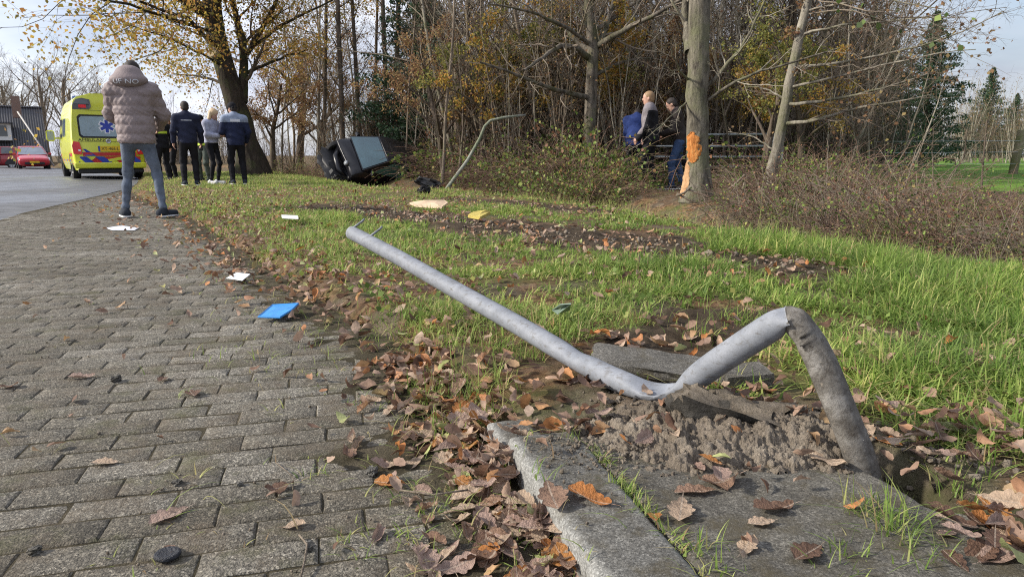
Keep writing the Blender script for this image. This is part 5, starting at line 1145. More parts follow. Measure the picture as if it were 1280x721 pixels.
    person((at(847, 240, y=13.5).x, 13.5, 0.06), R(75), 'dark haired man in brown jacket and jeans looking down beside the scarred tree', 1.78, (0.0, 0.09), (-0.1, 0.12), (0.1, -0.1), (-0.12, 0.34, 1.08), (0.12, 0.32, 1.05), head=(0, 34), top=brown, legs=djean, shoe=dshoe, hair=dhair, sw=1.05, hem=0.84, group=grp, bulk=0.03)
    person((at(864, 240, y=14.3).x, 14.3, 0.05), R(80), 'bald man mostly hidden behind the scarred tree trunk', 1.84, (0.0, 0.05), (-0.1, 0.1), (0.1, -0.1), head=(0, 5), top=brown, legs=black, shoe=dshoe, hair=shortblond, hairkind='none', sw=1.05, group=grp, h=0.016)
people()

# ------------------------------------------------------------------ vehicles
TYRE = plain('tyre_rubber', (0.016, 0.016, 0.017), 0.8, var=0.3, scale=30, bump=0.3)
ALLOY = plain('alloy_rim', (0.42, 0.43, 0.45), 0.35, 0.8, 0.1)
DARKTRIM = plain('dark_trim', (0.02, 0.02, 0.022), 0.5, var=0.3)
CHROME = plain('chrome', (0.6, 0.6, 0.62), 0.15, 1.0, 0.05)
def glass(name, col, rough=0.06):
    t = NT(name); x = t.noise(2, 3, 0.5, kind='obj'); c = t.ramp(x, [(0.3, tuple(k * 0.8 for k in col)), (0.7, tuple(min(1, k * 1.2) for k in col))]); return t.pbr(c, rough, 0, None, 0.9, 0.6)
GLASS = glass('tinted_glass', (0.025, 0.035, 0.042))
def wheel(parent, c, side, r=0.33, w=0.21, rim=ALLOY, spokes=5):
    t = MB(); Mx = Matrix.Rotation(PI / 2, 4, 'X'); pr = [(r * 0.64, -w / 2 + 0.01), (r * 0.8, -w / 2), (r * 0.95, -w / 2 + 0.015), (r, -w / 2 + 0.05), (r, w / 2 - 0.05), (r * 0.95, w / 2 - 0.015), (r * 0.8, w / 2), (r * 0.64, w / 2 - 0.01), (r * 0.62, 0.0), (r * 0.64, -w / 2 + 0.01)]
    t.lathe(pr, 28, Mx); o = t.build('wheel', TYRE, parent, smooth=True, auto=40); o.location = c
    q = MB(); z = w / 2 - 0.035; q.lathe([(0, z - 0.03), (r * 0.62, z - 0.045), (r * 0.62, z), (r * 0.66, z + 0.012), (r * 0.66, z - 0.06)], 28, Matrix.Rotation(-side * PI / 2, 4, 'X'))
    for k in range(spokes):
        a = 2 * PI * k / spokes; q.box((r * 0.34, 0, z - 0.018), (r * 0.6, r * 0.16, 0.03), Matrix.Rotation(-side * PI / 2, 4, 'X') @ Matrix.Rotation(a, 4, 'Z'))
    q.lathe([(0, z + 0.01), (r * 0.12, z + 0.008), (r * 0.15, z - 0.02)], 16, Matrix.Rotation(-side * PI / 2, 4, 'X')); q.build('rim', rim, o, auto=30)
    return o
def facing(name, poly, mat_, parent, x=None, y=None, th=0.012, f=None, bev=None):
    """flat panel let onto a body: poly in (a,b) mapped through f(a,b) -> outer point, inner point"""
    mb = MB(); n = len(poly); V_ = [f(a, b, th) for a, b in poly] + [f(a, b, -0.02) for a, b in poly]
    mb.add(V_, [list(range(n)), list(range(n, 2 * n))[::-1]] + [[k, (k + 1) % n, n + (k + 1) % n, n + k] for k in range(n)]); return mb.build(name, mat_, parent)

def ambulance():
    loc = Vector((-12.12, 20.9, 0.0)); root = empty('ambulance', loc, R(90 + 37), 'yellow high roofed ambulance with red and blue stripes standing at the roadside', 'ambulance')
    Y = plain('fluorescent_yellow_paint', (0.66, 0.70, 0.045), 0.3, var=0.06, scale=3, spec=0.5, coat=0.5); red = plain('red_stripe', (0.55, 0.03, 0.035), 0.35, var=0.08); blue = plain('blue_stripe', (0.03, 0.06, 0.4), 0.35, var=0.08)
    ZW = [(0.28, .88), (0.5, .945), (0.8, .955), (1.1, .95), (1.5, .925), (1.9, .875), (2.2, .82), (2.38, .74), (2.47, .58), (2.51, .3)]
    zz = np.array([a for a, b in ZW]); ww = np.array([b for a, b in ZW]); wz = lambda z: float(np.interp(z, zz, ww))
    xrz = lambda z: float(np.interp(z, [.28, .5, .9, 1.2, 1.9, 2.2, 2.4, 2.51], [0.0, -.03, .0, .03, .12, .18, .27, .42]))
    tops = lambda x: float(np.interp(x, [0, .3, 3.0, 3.45, 3.75, 4.55, 4.8, 5.1, 5.25], [2.51, 2.53, 2.53, 2.42, 2.05, 1.2, 1.08, .95, .78]))
    nar = lambda x: float(np.interp(x, [0, .04, .25, 3.6, 4.6, 5.05, 5.22], [.93, .975, 1, 1, .97, .88, .72]))
    xs = [0, .05, .18, .4, 1, 1.7, 2.4, 3.0, 3.25, 3.45, 3.75, 4.1, 4.4, 4.6, 4.8, 5.0, 5.14, 5.22]; fr = np.linspace(0, 1, 22); V_ = []; F_ = []
    prof = lambda x: [(z, wz(z) * nar(x)) for z in (.28 + (tops(x) - .28) * fr)]
    for i, x in enumerate(xs):
        P = prof(x); w_top = P[-1][1]
        for z, w in P: V_.append((max(x, xrz(z)) if x < .5 else x, w, z))
        V_.append((max(x, xrz(P[-1][0])) if x < .5 else x, 0, P[-1][0] + 0.012))
        for z, w in P[::-1]: V_.append((max(x, xrz(z)) if x < .5 else x, -w, z))
    n = 2 * len(fr) + 1
    for i in range(len(xs) - 1):
        for k in range(n - 1): F_.append([i * n + k, i * n + k + 1, (i + 1) * n + k + 1, (i + 1) * n + k])
    for i in (0, len(xs) - 1):
        m = len(fr)
        for k in range(m - 1): F_.append([i * n + k, i * n + k + 1, i * n + n - 2 - k, i * n + n - 1 - k])
        F_.append([i * n + m - 1, i * n + m, i * n + m + 1])
    mb = MB(); mb.add(V_, F_); body = mb.build('body', Y, root, smooth=True, auto=50)
    rear = lambda a, b, t: (xrz(b) - t + (0.03 if abs(a) > .8 else 0), a, b)
    side = lambda s: (lambda a, b, t: (a, s * (wz(b) * nar(a) + t), b))
    rr = lambda a0, a1, b0, b1, c: [(a0 + c, b0), (a1 - c, b0), (a1, b0 + c), (a1, b1 - c), (a1 - c, b1), (a0 + c, b1), (a0, b1 - c), (a0, b0 + c)]
    fr_ = facing('rear_window_frame', rr(-.74, .74, 1.22, 1.90, .07), DARKTRIM, root, f=rear, th=.006)
    rw = facing('rear_window', rr(-.69, .69, 1.27, 1.85, .06), glass('pale_blue_glass', (0.2, 0.31, 0.36), 0.12), root, f=rear, th=.012)
    # six armed blue star on the glass with a white edge
    wh = plain('white_sticker', (0.8, 0.82, 0.84), 0.4, var=0.03)
    for nm, e, th, mt in (('star_edge', .03, .015, wh), ('star', 0, .019, blue)):
        sb = MB(); 
        for k in range(3):
            a = PI * k / 3; L_, W_ = .185 + e, .042 + e; c, s = math.cos(a), math.sin(a); q = [(-W_, -L_), (W_, -L_), (W_, L_), (-W_, L_)]
            pts = [(x * c - y * s, x * s + y * c + 1.57) for x, y in q]; V4 = [rear(a_, b_, th + k * .0006) for a_, b_ in pts]; sb.add(V4, [[0, 1, 2, 3]])
        sb.build(nm, mt, rw)
    facing('rear_window', [(-.5, 2.02), (.5, 2.02), (.5, 2.028), (-.5, 2.028)], DARKTRIM, root, f=rear, th=.004).name = 'door_seam'
    facing('door_seam', [(-.78, 1.115), (.78, 1.115), (.78, 1.123), (-.78, 1.123)], DARKTRIM, root, f=rear, th=.004)
    # lettering
    for txt, sz, a, b in (('AMBULANCE', .105, .36, 1.165),):
        tm = text_mesh(txt, sz)
        for v in tm.vertices: v.co = Vector(rear(-(v.co.x * 1.35) + a, v.co.y + b, .012))
        tm.materials.append(DARKTRIM); tag(link('lettering', tm, root), kind='stuff')
    em = MB(); em.lathe([(.035, 0), (.05, .006), (.065, .006), (.07, 0)], 24, Matrix.Translation((xrz(1.12) - .006, 0, 1.13)) @ Matrix.Rotation(-PI / 2, 4, 'Y')); em.lathe([(0, .002), (.035, .002)], 24, Matrix.Translation((xrz(1.12) - .006, 0, 1.13)) @ Matrix.Rotation(-PI / 2, 4, 'Y')); em.build('round_badge', CHROME, root, smooth=True)
    pl = facing('number_plate', rr(-.32, .30, .83, .985, .015), plain('plate_yellow', (0.75, 0.5, 0.02), 0.4, var=0.03), root, f=rear, th=.03); facing('plate_band', [(.245, .83), (.297, .83), (.297, .985), (.245, .985)], blue, pl, f=rear, th=.033)
    tm = text_mesh('XT-466-L', .125)
    for v in tm.vertices: v.co = Vector(rear(-v.co.x * .95 - .02, v.co.y + .908, .034))
    tm.materials.append(DARKTRIM); tag(link('plate_lettering', tm, pl), kind='stuff')
    # striped band on the tailgate
    facing('red_band', [(-.80, .68), (.82, .68), (.82, .44), (-.80, .44)], red, root, f=rear, th=.005); facing('red_band', [(-.70, .80), (.70, .80), (.70, .70), (-.70, .70)], red, root, f=rear, th=.005)
    for pts in ([(.82, .90), (.62, .90), (.36, .70), (.62, .70)], [(.82, .68), (.62, .68), (.36, .44), (.60, .44)], [(.40, .68), (.18, .68), (-.12, .44), (.14, .44)], [(.82, .55), (.82, .44), (.72, .44)], [(-.46, .68), (-.66, .68), (-.80, .56), (-.80, .44), (-.74, .44)]): facing('blue_stripe', pts, blue, root, f=rear, th=.010)
    facing('yellow_stripe', [(.02, .56), (-.14, .44), (-.30, .44), (-.10, .60)], Y, root, f=rear, th=.013)
    facing('yellow_dash', [(.08, .60), (-.42, .70), (-.42, .61), (.04, .53)], Y, root, f=rear, th=.014)
    for s in (1, -1):
        tl = facing('tail_light', [(s * .735, .74), (s * .93, .76), (s * .945, 1.0), (s * .90, 1.12), (s * .76, 1.1), (s * .72, .9)], plain('red_lens', (0.75, 0.02, 0.02), 0.2, var=0.1, coat=0.5), root, f=rear, th=.03)
        facing('white_lens', [(s * .75, .83), (s * .85, .84), (s * .85, .89), (s * .745, .88)], wh, tl, f=rear, th=.034)
        rl = facing('roof_light_housing', [(s * .82, 2.04), (s * .40, 2.06), (s * .34, 2.14), (s * .36, 2.34), (s * .55, 2.38), (s * .70, 2.34), (s * .80, 2.2)], plain('grey_lamp_housing', (0.12, 0.12, 0.13), 0.3), root, f=rear, th=.03)
        facing('flash_lens', [(s * .47, 2.09), (s * .66, 2.09), (s * .66, 2.18), (s * .47, 2.18)], plain('bright_red_lens', (0.8, 0.03, 0.04), 0.2), rl, f=rear, th=.036); facing('dark_lens', [(s * .38, 2.2), (s * .78, 2.2), (s * .7, 2.33), (s * .42, 2.33)], GLASS, rl, f=rear, th=.036)
    b = MB(); b.box((-.05, 0, .42), (.16, 1.86, .17), bev=.03); b.build('bumper', Y, root); b = MB(); b.box((.02, 0, .26), (.2, 1.72, .14), bev=.03); b.build('underbody', DARKTRIM, root)
    b = MB(); b.box((2.6, 0, .24), (4.7, 1.6, .12)); b.build('chassis', DARKTRIM, root)
    # sides
    for s in (1, -1):
        sw_ = facing('side_window', rr(3.05, 3.95, 1.25, 1.86, .06), GLASS, root, f=side(s), th=.008)
        facing('side_window', rr(1.85, 2.9, 1.3, 1.84, .06), glass('blue_side_glass', (0.12, 0.19, 0.24), .08), root, f=side(s), th=.008)
        facing('door_seam', [(2.97, .4), (2.985, .4), (2.985, 2.0), (2.97, 2.0)], DARKTRIM, root, f=side(s), th=.003); facing('door_seam', [(1.72, .4), (1.735, .4), (1.735, 2.0), (1.72, 2.0)], DARKTRIM, root, f=side(s), th=.003)
        facing('red_side_band', [(.3, .78), (4.4, .78), (4.4, .68), (.3, .68)], red, root, f=side(s), th=.004)
        for k in range(7): facing('stripe', [(.5 + k * .5, .60), (.72 + k * .5, .60), (.52 + k * .5, .46), (.3 + k * .5, .46)], blue if k % 2 else red, root, f=side(s), th=.004)
        for xw in (.95, 4.3):
            ar = MB(); pts = [(xw + .43 * math.cos(a), .33 + .43 * math.sin(a)) for a in np.linspace(0, PI, 16)] + [(xw - .40, .27), (xw + .40, .27)]
            facing('wheel_arch', [(a, max(b_, .285)) for a, b_ in pts], DARKTRIM, root, f=side(s), th=.004); wheel(root, (xw, s * .84, .335), s, .335, .22)
        m = MB(); m.box((4.05, s * 1.0, 1.28), (.05, .2, .05)); m.build('mirror_arm', Y, root); m = MB(); m.box((4.05, s * 1.2, 1.36), (.13, .24, .36), bev=.05); mi = m.build('mirror', Y, root, smooth=False); m = MB(); m.box((3.98, s * 1.2, 1.36), (.012, .18, .28)); m.build('mirror_glass', glass('mirror_glass', (0.25, 0.3, 0.33), .05), mi)
        hl = MB(); hl.box((5.1, s * .68, .9), (.2, .3, .2), bev=.05); hl.build('headlight', CHROME, root)
    ws = MB(); f_ = lambda y, x: (x + .012, y, tops(x) + .012); ws.add([f_(-.74, 4.5), f_(.74, 4.5), f_(.68, 3.8), f_(-.68, 3.8)], [[0, 1, 2, 3]]); ws.build('windscreen', GLASS, root)
    lb = MB(); lb.box((3.0, 0, 2.56), (.3, 1.1, .1), bev=.03); lb.build('light_bar', glass('blue_lens', (0.03, 0.1, 0.5), .1), root)
ambulance()

def hatch(root, paint, L_=3.75, W_=1.66, Ht=1.46, crush=0.0, seed=1, glasscol=None, plate=True):
    """small hatchback, front at +X, wheels on z=0"""
    r = np.random.default_rng(seed); hw = W_ / 2; g = glasscol or GLASS
    st = [(0.0, .86, .50, .62), (.05, .94, .35, .70), (.22, .985, .22, .77), (.6, 1, .2, .86), (1.05, 1, .2, .95), (1.6, 1, .2, .97), (2.4, 1, .2, .98), (3.1, 1, .2, 1.0), (3.5, .985, .24, 1.0), (3.68, .95, .34, .96), (3.75, .88, .46, .86)]
    pr = [(.0, .80), (.18, .96), (.45, 1.0), (.75, .985), (.94, .93), (1.0, .86)]; V_ = []; F_ = []; n = 2 * len(pr) + 1
    if crush: st = [((x * .42 + .55) if x < .95 else x, wf, z0_, z1_) for x, wf, z0_, z1_ in st]
    for x, wf, z0_, z1_ in st:
        row = [(z0_ + (z1_ - z0_) * f, hw * wf * w) for f, w in pr]
        for z, w in row: V_.append([L_ / 2 - x * L_ / 3.75, w, z])
        V_.append([L_ / 2 - x * L_ / 3.75, 0, z1_ + .03])
        for z, w in row[::-1]: V_.append([L_ / 2 - x * L_ / 3.75, -w, z])
    for i in range(len(st) - 1):
        for k in range(n - 1): F_.append([i * n + k, i * n + k + 1, (i + 1) * n + k + 1, (i + 1) * n + k])
        F_.append([i * n + n - 1, i * n, (i + 1) * n, (i + 1) * n + n - 1])
    for i in (0, len(st) - 1):
        m = len(pr)
        for k in range(m - 1): F_.append([i * n + k, i * n + k + 1, i * n + n - 2 - k, i * n + n - 1 - k])
        F_.append([i * n + m - 1, i * n + m, i * n + m + 1])
    def dent(p):
        if not crush: return p
        x, y, z = p; k = float(sstep(.3, 1.9, x)) * crush; j = float(fbm(np.array(x * 4 + y * 2), np.array(z * 5 + y * 3), seed)) - .5
        return [x - k * (.45 + .5 * (y + .5)) + k * j * .8, y + k * j * .5, z + k * (j * .6 + .08)]
    mb = MB(); V2 = [dent(p) for p in V_]; mb.add(V2, F_)
    b_ = mb.build('body', paint, root, smooth=True, auto=45)
    sub = b_.modifiers.new('s', 'SUBSURF'); sub.levels = 1; sub.render_levels = 1
    X = lambda x: L_ / 2 - x * L_ / 3.75
    # cabin
    lo = [(X(.95), .80), (X(1.5), .82), (X(2.5), .82), (X(3.3), .80), (X(3.62), .74)]; hi = [(X(1.72), .60), (X(1.9), .63), (X(2.5), .65), (X(3.15), .64), (X(3.46), .60)]; zl = [.93, .97, .98, 1.0, .96]; zh = [Ht - .06, Ht - .02, Ht, Ht - .04, Ht - .12]
    k_ = hw / .83; V_ = []; F_ = []
    for (xl_, yl), (xh, yh), a, b in zip(lo, hi, zl, zh): V_ += [(xl_, yl * k_, a), (xh, yh * k_, b), (xh, yh * k_ * .5, b + .03), (xh, -yh * k_ * .5, b + .03), (xh, -yh * k_, b), (xl_, -yl * k_, a)]
    for i in range(4):
        for k in range(5): F_.append([i * 6 + k, i * 6 + k + 1, i * 6 + 6 + k + 1, i * 6 + 6 + k])
    F_ += [[0, 1, 4, 5], [1, 2, 3, 4], [24, 25, 28, 29], [25, 26, 27, 28]]
    mb = MB(); mb.add(V_, F_); cb = mb.build('cabin', paint, root, smooth=True, auto=50); bv = cb.modifiers.new('b', 'BEVEL'); bv.width = .07; bv.segments = 3; bv.limit_method = 'ANGLE'; bv.angle_limit = R(22)
    def panel(nm, q, mt, off=.012, inset=.06, parent=root):
        q = [Vector(p) for p in q]; c = sum(q, Vector()) / len(q); nn = (q[1] - q[0]).cross(q[2] - q[0]).normalized()
        if nn.dot(c - Vector((0, 0, .8))) < 0: nn = -nn
        q = [p + (c - p) * inset for p in q]; mb = MB(); n = len(q); mb.add([p + nn * off for p in q] + [p - nn * .02 for p in q], [list(range(n)), list(range(n, 2 * n))] + [[k, (k + 1) % n, n + (k + 1) % n, n + k] for k in range(n)]); return mb.build(nm, mt, parent)
    v = [Vector(p) for p in V_]
    ws = panel('windscreen', [v[0], v[1], v[4], v[5]], glass('cracked_screen', (0.06, 0.12, 0.145), .12) if crush else glass('light_screen', (0.22, 0.26, 0.3), .08), .014, .07)
    panel('rear_screen', [v[24], v[25], v[28], v[29]], g, .014, .1)
    for s, a, b in ((1, 0, 1), (-1, 5, 4)):
        panel('side_window', [v[6 + a].lerp(v[a], .45), v[6 + b], v[12 + b], v[12 + a]], g if not crush else glass('green_side_glass', (0.06, 0.16, 0.14), .1), .012, .08); panel('side_window', [v[12 + a], v[12 + b], v[18 + b], v[18 + a]], g, .012, .1)
        for xw in (.68, 3.05):
            mb = MB(); pts = [(X(xw) + .37 * math.cos(t), .30 + .37 * math.sin(t)) for t in np.linspace(0, PI, 14)]; mb.prism([(p, max(z, .21)) for p, z in pts], s * (hw - .12), s * (hw + .006), 'y'); 
            if not (crush and xw < 1): mb.build('wheel_arch', DARKTRIM, root)
            if not (crush and xw < 1 and s > 0): wheel(root, dent([X(xw), s * (hw - .10), .29]), s, .29, .19)
        mb = MB(); mb.box((X(1.25), s * (hw + .09), 1.0), (.12, .17, .13), bev=.03); mb.build('door_mirror', paint, root)
        mb = MB(); mb.prism([(X(.12), .62), (X(.42), .66), (X(.5), .78), (X(.3), .76)], s * (hw - .28), s * (hw - .005), 'y')
        if not crush: mb.build('headlight', plain('headlamp_glass', (0.55, 0.57, 0.6), .15, var=.15), root)
        mb = MB(); mb.box((X(2.05), s * (hw + .004), .8), (.16, .02, .035)); mb.build('door_handle', DARKTRIM, root)
        mb = MB(); mb.box((X(1.38), s * (hw - .001), .6), (.012, .012, .62)); mb.box((X(2.45), s * (hw - .001), .6), (.012, .012, .62)); mb.build('door_seam', DARKTRIM, root)
    if not crush:
        mb = MB(); mb.box((X(.0) - .0, 0, .42), (.08, 1.0, .16), bev=.03); mb.build('grille', DARKTRIM, root)
        mb = MB(); mb.box((X(.0) + .05, 0, .5), (.02, .5, .11)); mb.build('number_plate', plain('plate_amber', (0.7, 0.45, 0.03), .4), root)
        mb = MB(); mb.lathe([(0, .0), (.06, .0), (.06, .01), (0, .012)], 16, Matrix.Translation((X(.06), 0, .68)) @ Matrix.Rotation(PI / 2, 4, 'Y')); mb.build('round_badge', CHROME, root)
    return root
redp = plain('red_car_paint', (0.52, 0.02, 0.035), 0.25, var=0.06, coat=0.7)
p = at(40, 210, -0.13); c1 = empty('parked_car', (p.x * 0.9, p.y * 0.9, float(H(p.x, p.y)) + 0.05), R(-52), 'bright red hatchback facing the road in front of the brick house', 'car', 'red cars parked by the house'); c1.location = at(41, 205, y=44.0); c1.location.z = -0.2; hatch(c1, redp)
c2 = empty('parked_car', at(-4, 205, y=46.5), R(195), 'darker red car partly out of the picture behind the bright red hatchback', 'car', 'red cars parked by the house'); c2.location.z = -0.2; hatch(c2, plain('dark_red_paint', (0.28, 0.015, 0.025), 0.25, var=0.06, coat=0.7), seed=2)

def wreck():
    root = empty('wrecked_car', (-4.0, 20.6, 0.02), 0, 'black crashed hatchback tipped over in the ditch with its windscreen facing out', 'car')
    pb = plain('black_car_paint', (0.008, 0.008, 0.011), 0.3, var=0.4, scale=3, coat=0.15)
    hatch(root, pb, 3.95, 1.68, 1.47, crush=0.3, seed=5, glasscol=GLASS)
    # axes of the tipped car: rear away to the right, roof turned to the right
    Wn = Vector((.55, -.61, -.57)).normalized(); Lb = Vector((.54, .76, -.36)); Lb = (Lb - Wn * Lb.dot(Wn)).normalized(); U = Vector((.653, -.11, .747)); U = (U - Wn * U.dot(Wn) - Lb * U.dot(Lb)).normalized()
    Fx = -Lb; t_ = R(22); Fx, U = (Fx * math.cos(t_) - U * math.sin(t_)), (U * math.cos(t_) + Fx * math.sin(t_)); q_ = Quaternion((0, 1, 0), R(16)); Fx = q_ @ Fx; U = q_ @ U; Ly = U.cross(Fx)
    root.rotation_euler = Matrix((Fx, Ly, U)).transposed().to_euler(); root.scale = (.86, .86, .86); c = Vector((-3.98, 20.6, 0.52)); root.location = c - U * 0.70
    for k, (c_, s_) in enumerate((((.9, .0, .45), (.5, 1.3, .5)), ((.2, 0, .10), (2.8, 1.45, .45)))):
        e = lump('engine' if k == 0 else 'floor_pan', c_, s_, (0, .05, 0), DARKTRIM, 60 + k, .5); e.parent = root
    # torn bumper and cable hanging at the crushed end
    mb = MB(); mb.tube([Vector((1.25, -.55, .5)), Vector((1.42, -.2, .42)), Vector((1.4, .3, .34)), Vector((1.2, .62, .3))], [.07, .1, .1, .05], 9); mb.build('torn_bumper', pb, root, smooth=True)
    for y_ in (.3,): mb = MB(); mb.lathe([(0, .0), (.07, .0), (.085, -.03), (.08, -.09), (0, -.1)], 16, Matrix.Translation((1.33, y_, .66)) @ Matrix.Rotation(R(80), 4, 'Y')); mb.build('headlamp', plain('broken_headlamp', (.32, .34, .36), .15), root, smooth=True)
wreck()
for k, (px, py, s, lab) in enumerate(((537, 231, .3, 'black crumpled plastic heap in the grass right of the wreck'), (425, 224, .22, 'black torn part lying left of the wreck'), (530, 240, .16, 'small black fragment in the grass below the wreck'))):
    p = at(px, py, .1); o = lump('car_fragment', p + Vector((0, 0, .02)), (s * 1.6, s, s * .6), (0, .3, k), DARKTRIM, 20 + k, .9); tag(o, lab, 'fragment')

# ------------------------------------------------------------------ house, gate, fence
def house():
    root = empty('brick_house', (-45.8, 58.0, -1.5), R(35), 'brick house with dark tiled roof and dormer at the left edge', 'house')
    t = NT('weathered_brick'); bt = t.n('ShaderNodeTexBrick'); bt.inputs['Scale'].default_value = 1.0; bt.inputs['Brick Width'].default_value = .22; bt.inputs['Row Height'].default_value = .065; bt.inputs['Mortar Size'].default_value = .01
    for nm, c in (('Color1', (.16, .075, .05)), ('Color2', (.24, .12, .08)), ('Mortar', (.3, .27, .24))): bt.inputs[nm].default_value = (*c, 1)
    mp = t.n('ShaderNodeMapping'); mp.inputs['Rotation'].default_value = (R(90), 0, 0); t.l(t.pos('obj'), mp.inputs['Vector']); t.l(mp.outputs['Vector'], bt.inputs['Vector']); BR = t.pbr(bt.outputs['Color'], .85)
    t = NT('dark_roof_tile'); w = t.n('ShaderNodeTexWave'); w.inputs['Scale'].default_value = 1.6; w.inputs['Distortion'].default_value = .6; t.l(t.pos('obj'), w.inputs['Vector']); RT = t.pbr(t.ramp(w.outputs['Fac'], [(.1, (.035, .036, .04)), (.8, (.10, .10, .11))]), .45, 0, t.bump(w.outputs['Fac'], .6, .05))
    wp_ = plain('white_frame', (.7, .7, .68), .5, var=.05)
    mb = MB(); mb.box((0, 0, 1.5), (12, 8, 3.0)); mb.prism([(-4, 2.99), (4, 2.99), (0, 6.9)], -6.0, 6.0, 'x'); mb.build('wall', BR, root)
    for s in (1, -1):
        mb = MB(); a = math.atan2(3.9, 4); mb.box((0, 0, 0), (12.8, 6.3, .16), Matrix.Translation((0, s * 2.1, 4.98)) @ Matrix.Rotation(-s * a, 4, 'X')); rf = mb.build('roof', RT, root)
        if s < 0:
            mb = MB(); mb.box((4.4, -2.0, 7.0), (.7, .6, 2.0)); ch = mb.build('chimney', BR, rf)
    mb = MB(); mb.box((2.6, -3.2, 4.6), (2.4, 2.2, 1.5)); dm = mb.build('dormer', wp_, root); mb = MB(); mb.box((2.6, -3.3, 5.42), (2.8, 2.8, .14)); mb.build('dormer_roof', RT, dm)
    mb = MB(); mb.box((2.6, -4.315, 4.7), (1.8, .05, .95)); mb.build('dormer_pane', GLASS, dm)
    for x in (-3.5, -0.4, 3.4, 5.0):
        mb = MB(); w_, h_ = (1.0, 1.5)
        for (c, d) in (((x - w_ / 2, -4.03, 1.65), (.1, .12, h_ + .1)), ((x + w_ / 2, -4.03, 1.65), (.1, .12, h_ + .1)), ((x, -4.03, 1.65 + h_ / 2), (w_ - .1, .12, .1)), ((x, -4.03, 1.65 - h_ / 2), (w_ - .1, .12, .1)), ((x, -4.035, 1.65), (.05, .1, h_ - .1))): mb.box(c, d)
        f = mb.build('window', wp_, root); mb = MB(); mb.box((x, -4.0, 1.65), (w_, .06, h_)); mb.build('pane', GLASS, f)
house()
bpy.data.objects['brick_house'].scale = (.9, .9, .88)
def stay():
    a, b = at(22, 140, y=47), at(66, 196, y=45); mb = MB(); c = (a + b) / 2; mb.tube([a - c, b - c - Vector((0, 0, .6))], .05, 8); o = mb.build('stay_pole', plain('pale_pole', (.42, .4, .37), .6), smooth=True); o.location = c; tag(o, 'pale slanting stay pole between the house and the ambulance', 'pole')
stay()

def gate():
    root = empty('field_gate', (2.75, 16.2, 0.05), R(-9), 'grey tubular five bar field gate behind the scarred tree', 'gate')
    for z in (.22, .42, .64, .88, 1.14):
        mb = MB(); mb.tube([(0, 0, z), (1.5, 0, z - .008), (3.2, 0, z)], .024, 10); mb.build('rail', M['gate'], root, smooth=True)
    for x in (0, 1.62, 3.2): mb = MB(); mb.tube([(x, .045 if x == 1.62 else 0, .12), (x, .045 if x == 1.62 else 0, 1.17)], .027, 10); mb.build('upright', M['gate'], root, smooth=True)
    for x in (-.12, 3.36): mb = MB(); mb.tube([(x, 0, -.1), (x, 0, 1.32)], .06, 12); mb.build('hanging_post', M['gate'], root, smooth=True)
gate()
def fence():
    root = empty('wire_fence', (14.8, 20.4, 0.1), 0, 'mossy wooden post and wire fence along the green field', 'fence')
    wood = bark('mossy_post_wood', (.16, .125, .085), (.32, .27, .2), (.12, .14, .045), .7, 6); ps = [((0.0, 0, 0), .12, 1.35, (.12, 0)), ((-4.6, -.7, 0), .05, 1.1, (0, 0)), ((-8.3, -1.3, 0), .06, 1.1, (.03, 0)), ((5, .6, 0), .08, 1.2, (0, .03))]
    for (c, r_, h_, tl) in ps:
        mb = MB(); c = Vector(c); mb.tube([c - Vector((0, 0, .3)), c + Vector((tl[0] * .4, 0, h_ * .4)), c + Vector((tl[0], tl[1], h_ - .02)), c + Vector((tl[0], tl[1], h_))], [r_, r_ * .97, r_ * .95, r_ * .8], 12); mb.build('post', wood, root, smooth=True, auto=50)
    for z in (.35, .68, 1.0):
        mb = MB(); mb.tube([Vector((-8.3, -1.3, z + .02)), Vector((-4.6, -.7, z)), Vector((0, -.1, z + .03)), Vector((5, .6, z))], .006, 5); mb.build('wire', M['gate'], root)
fence()

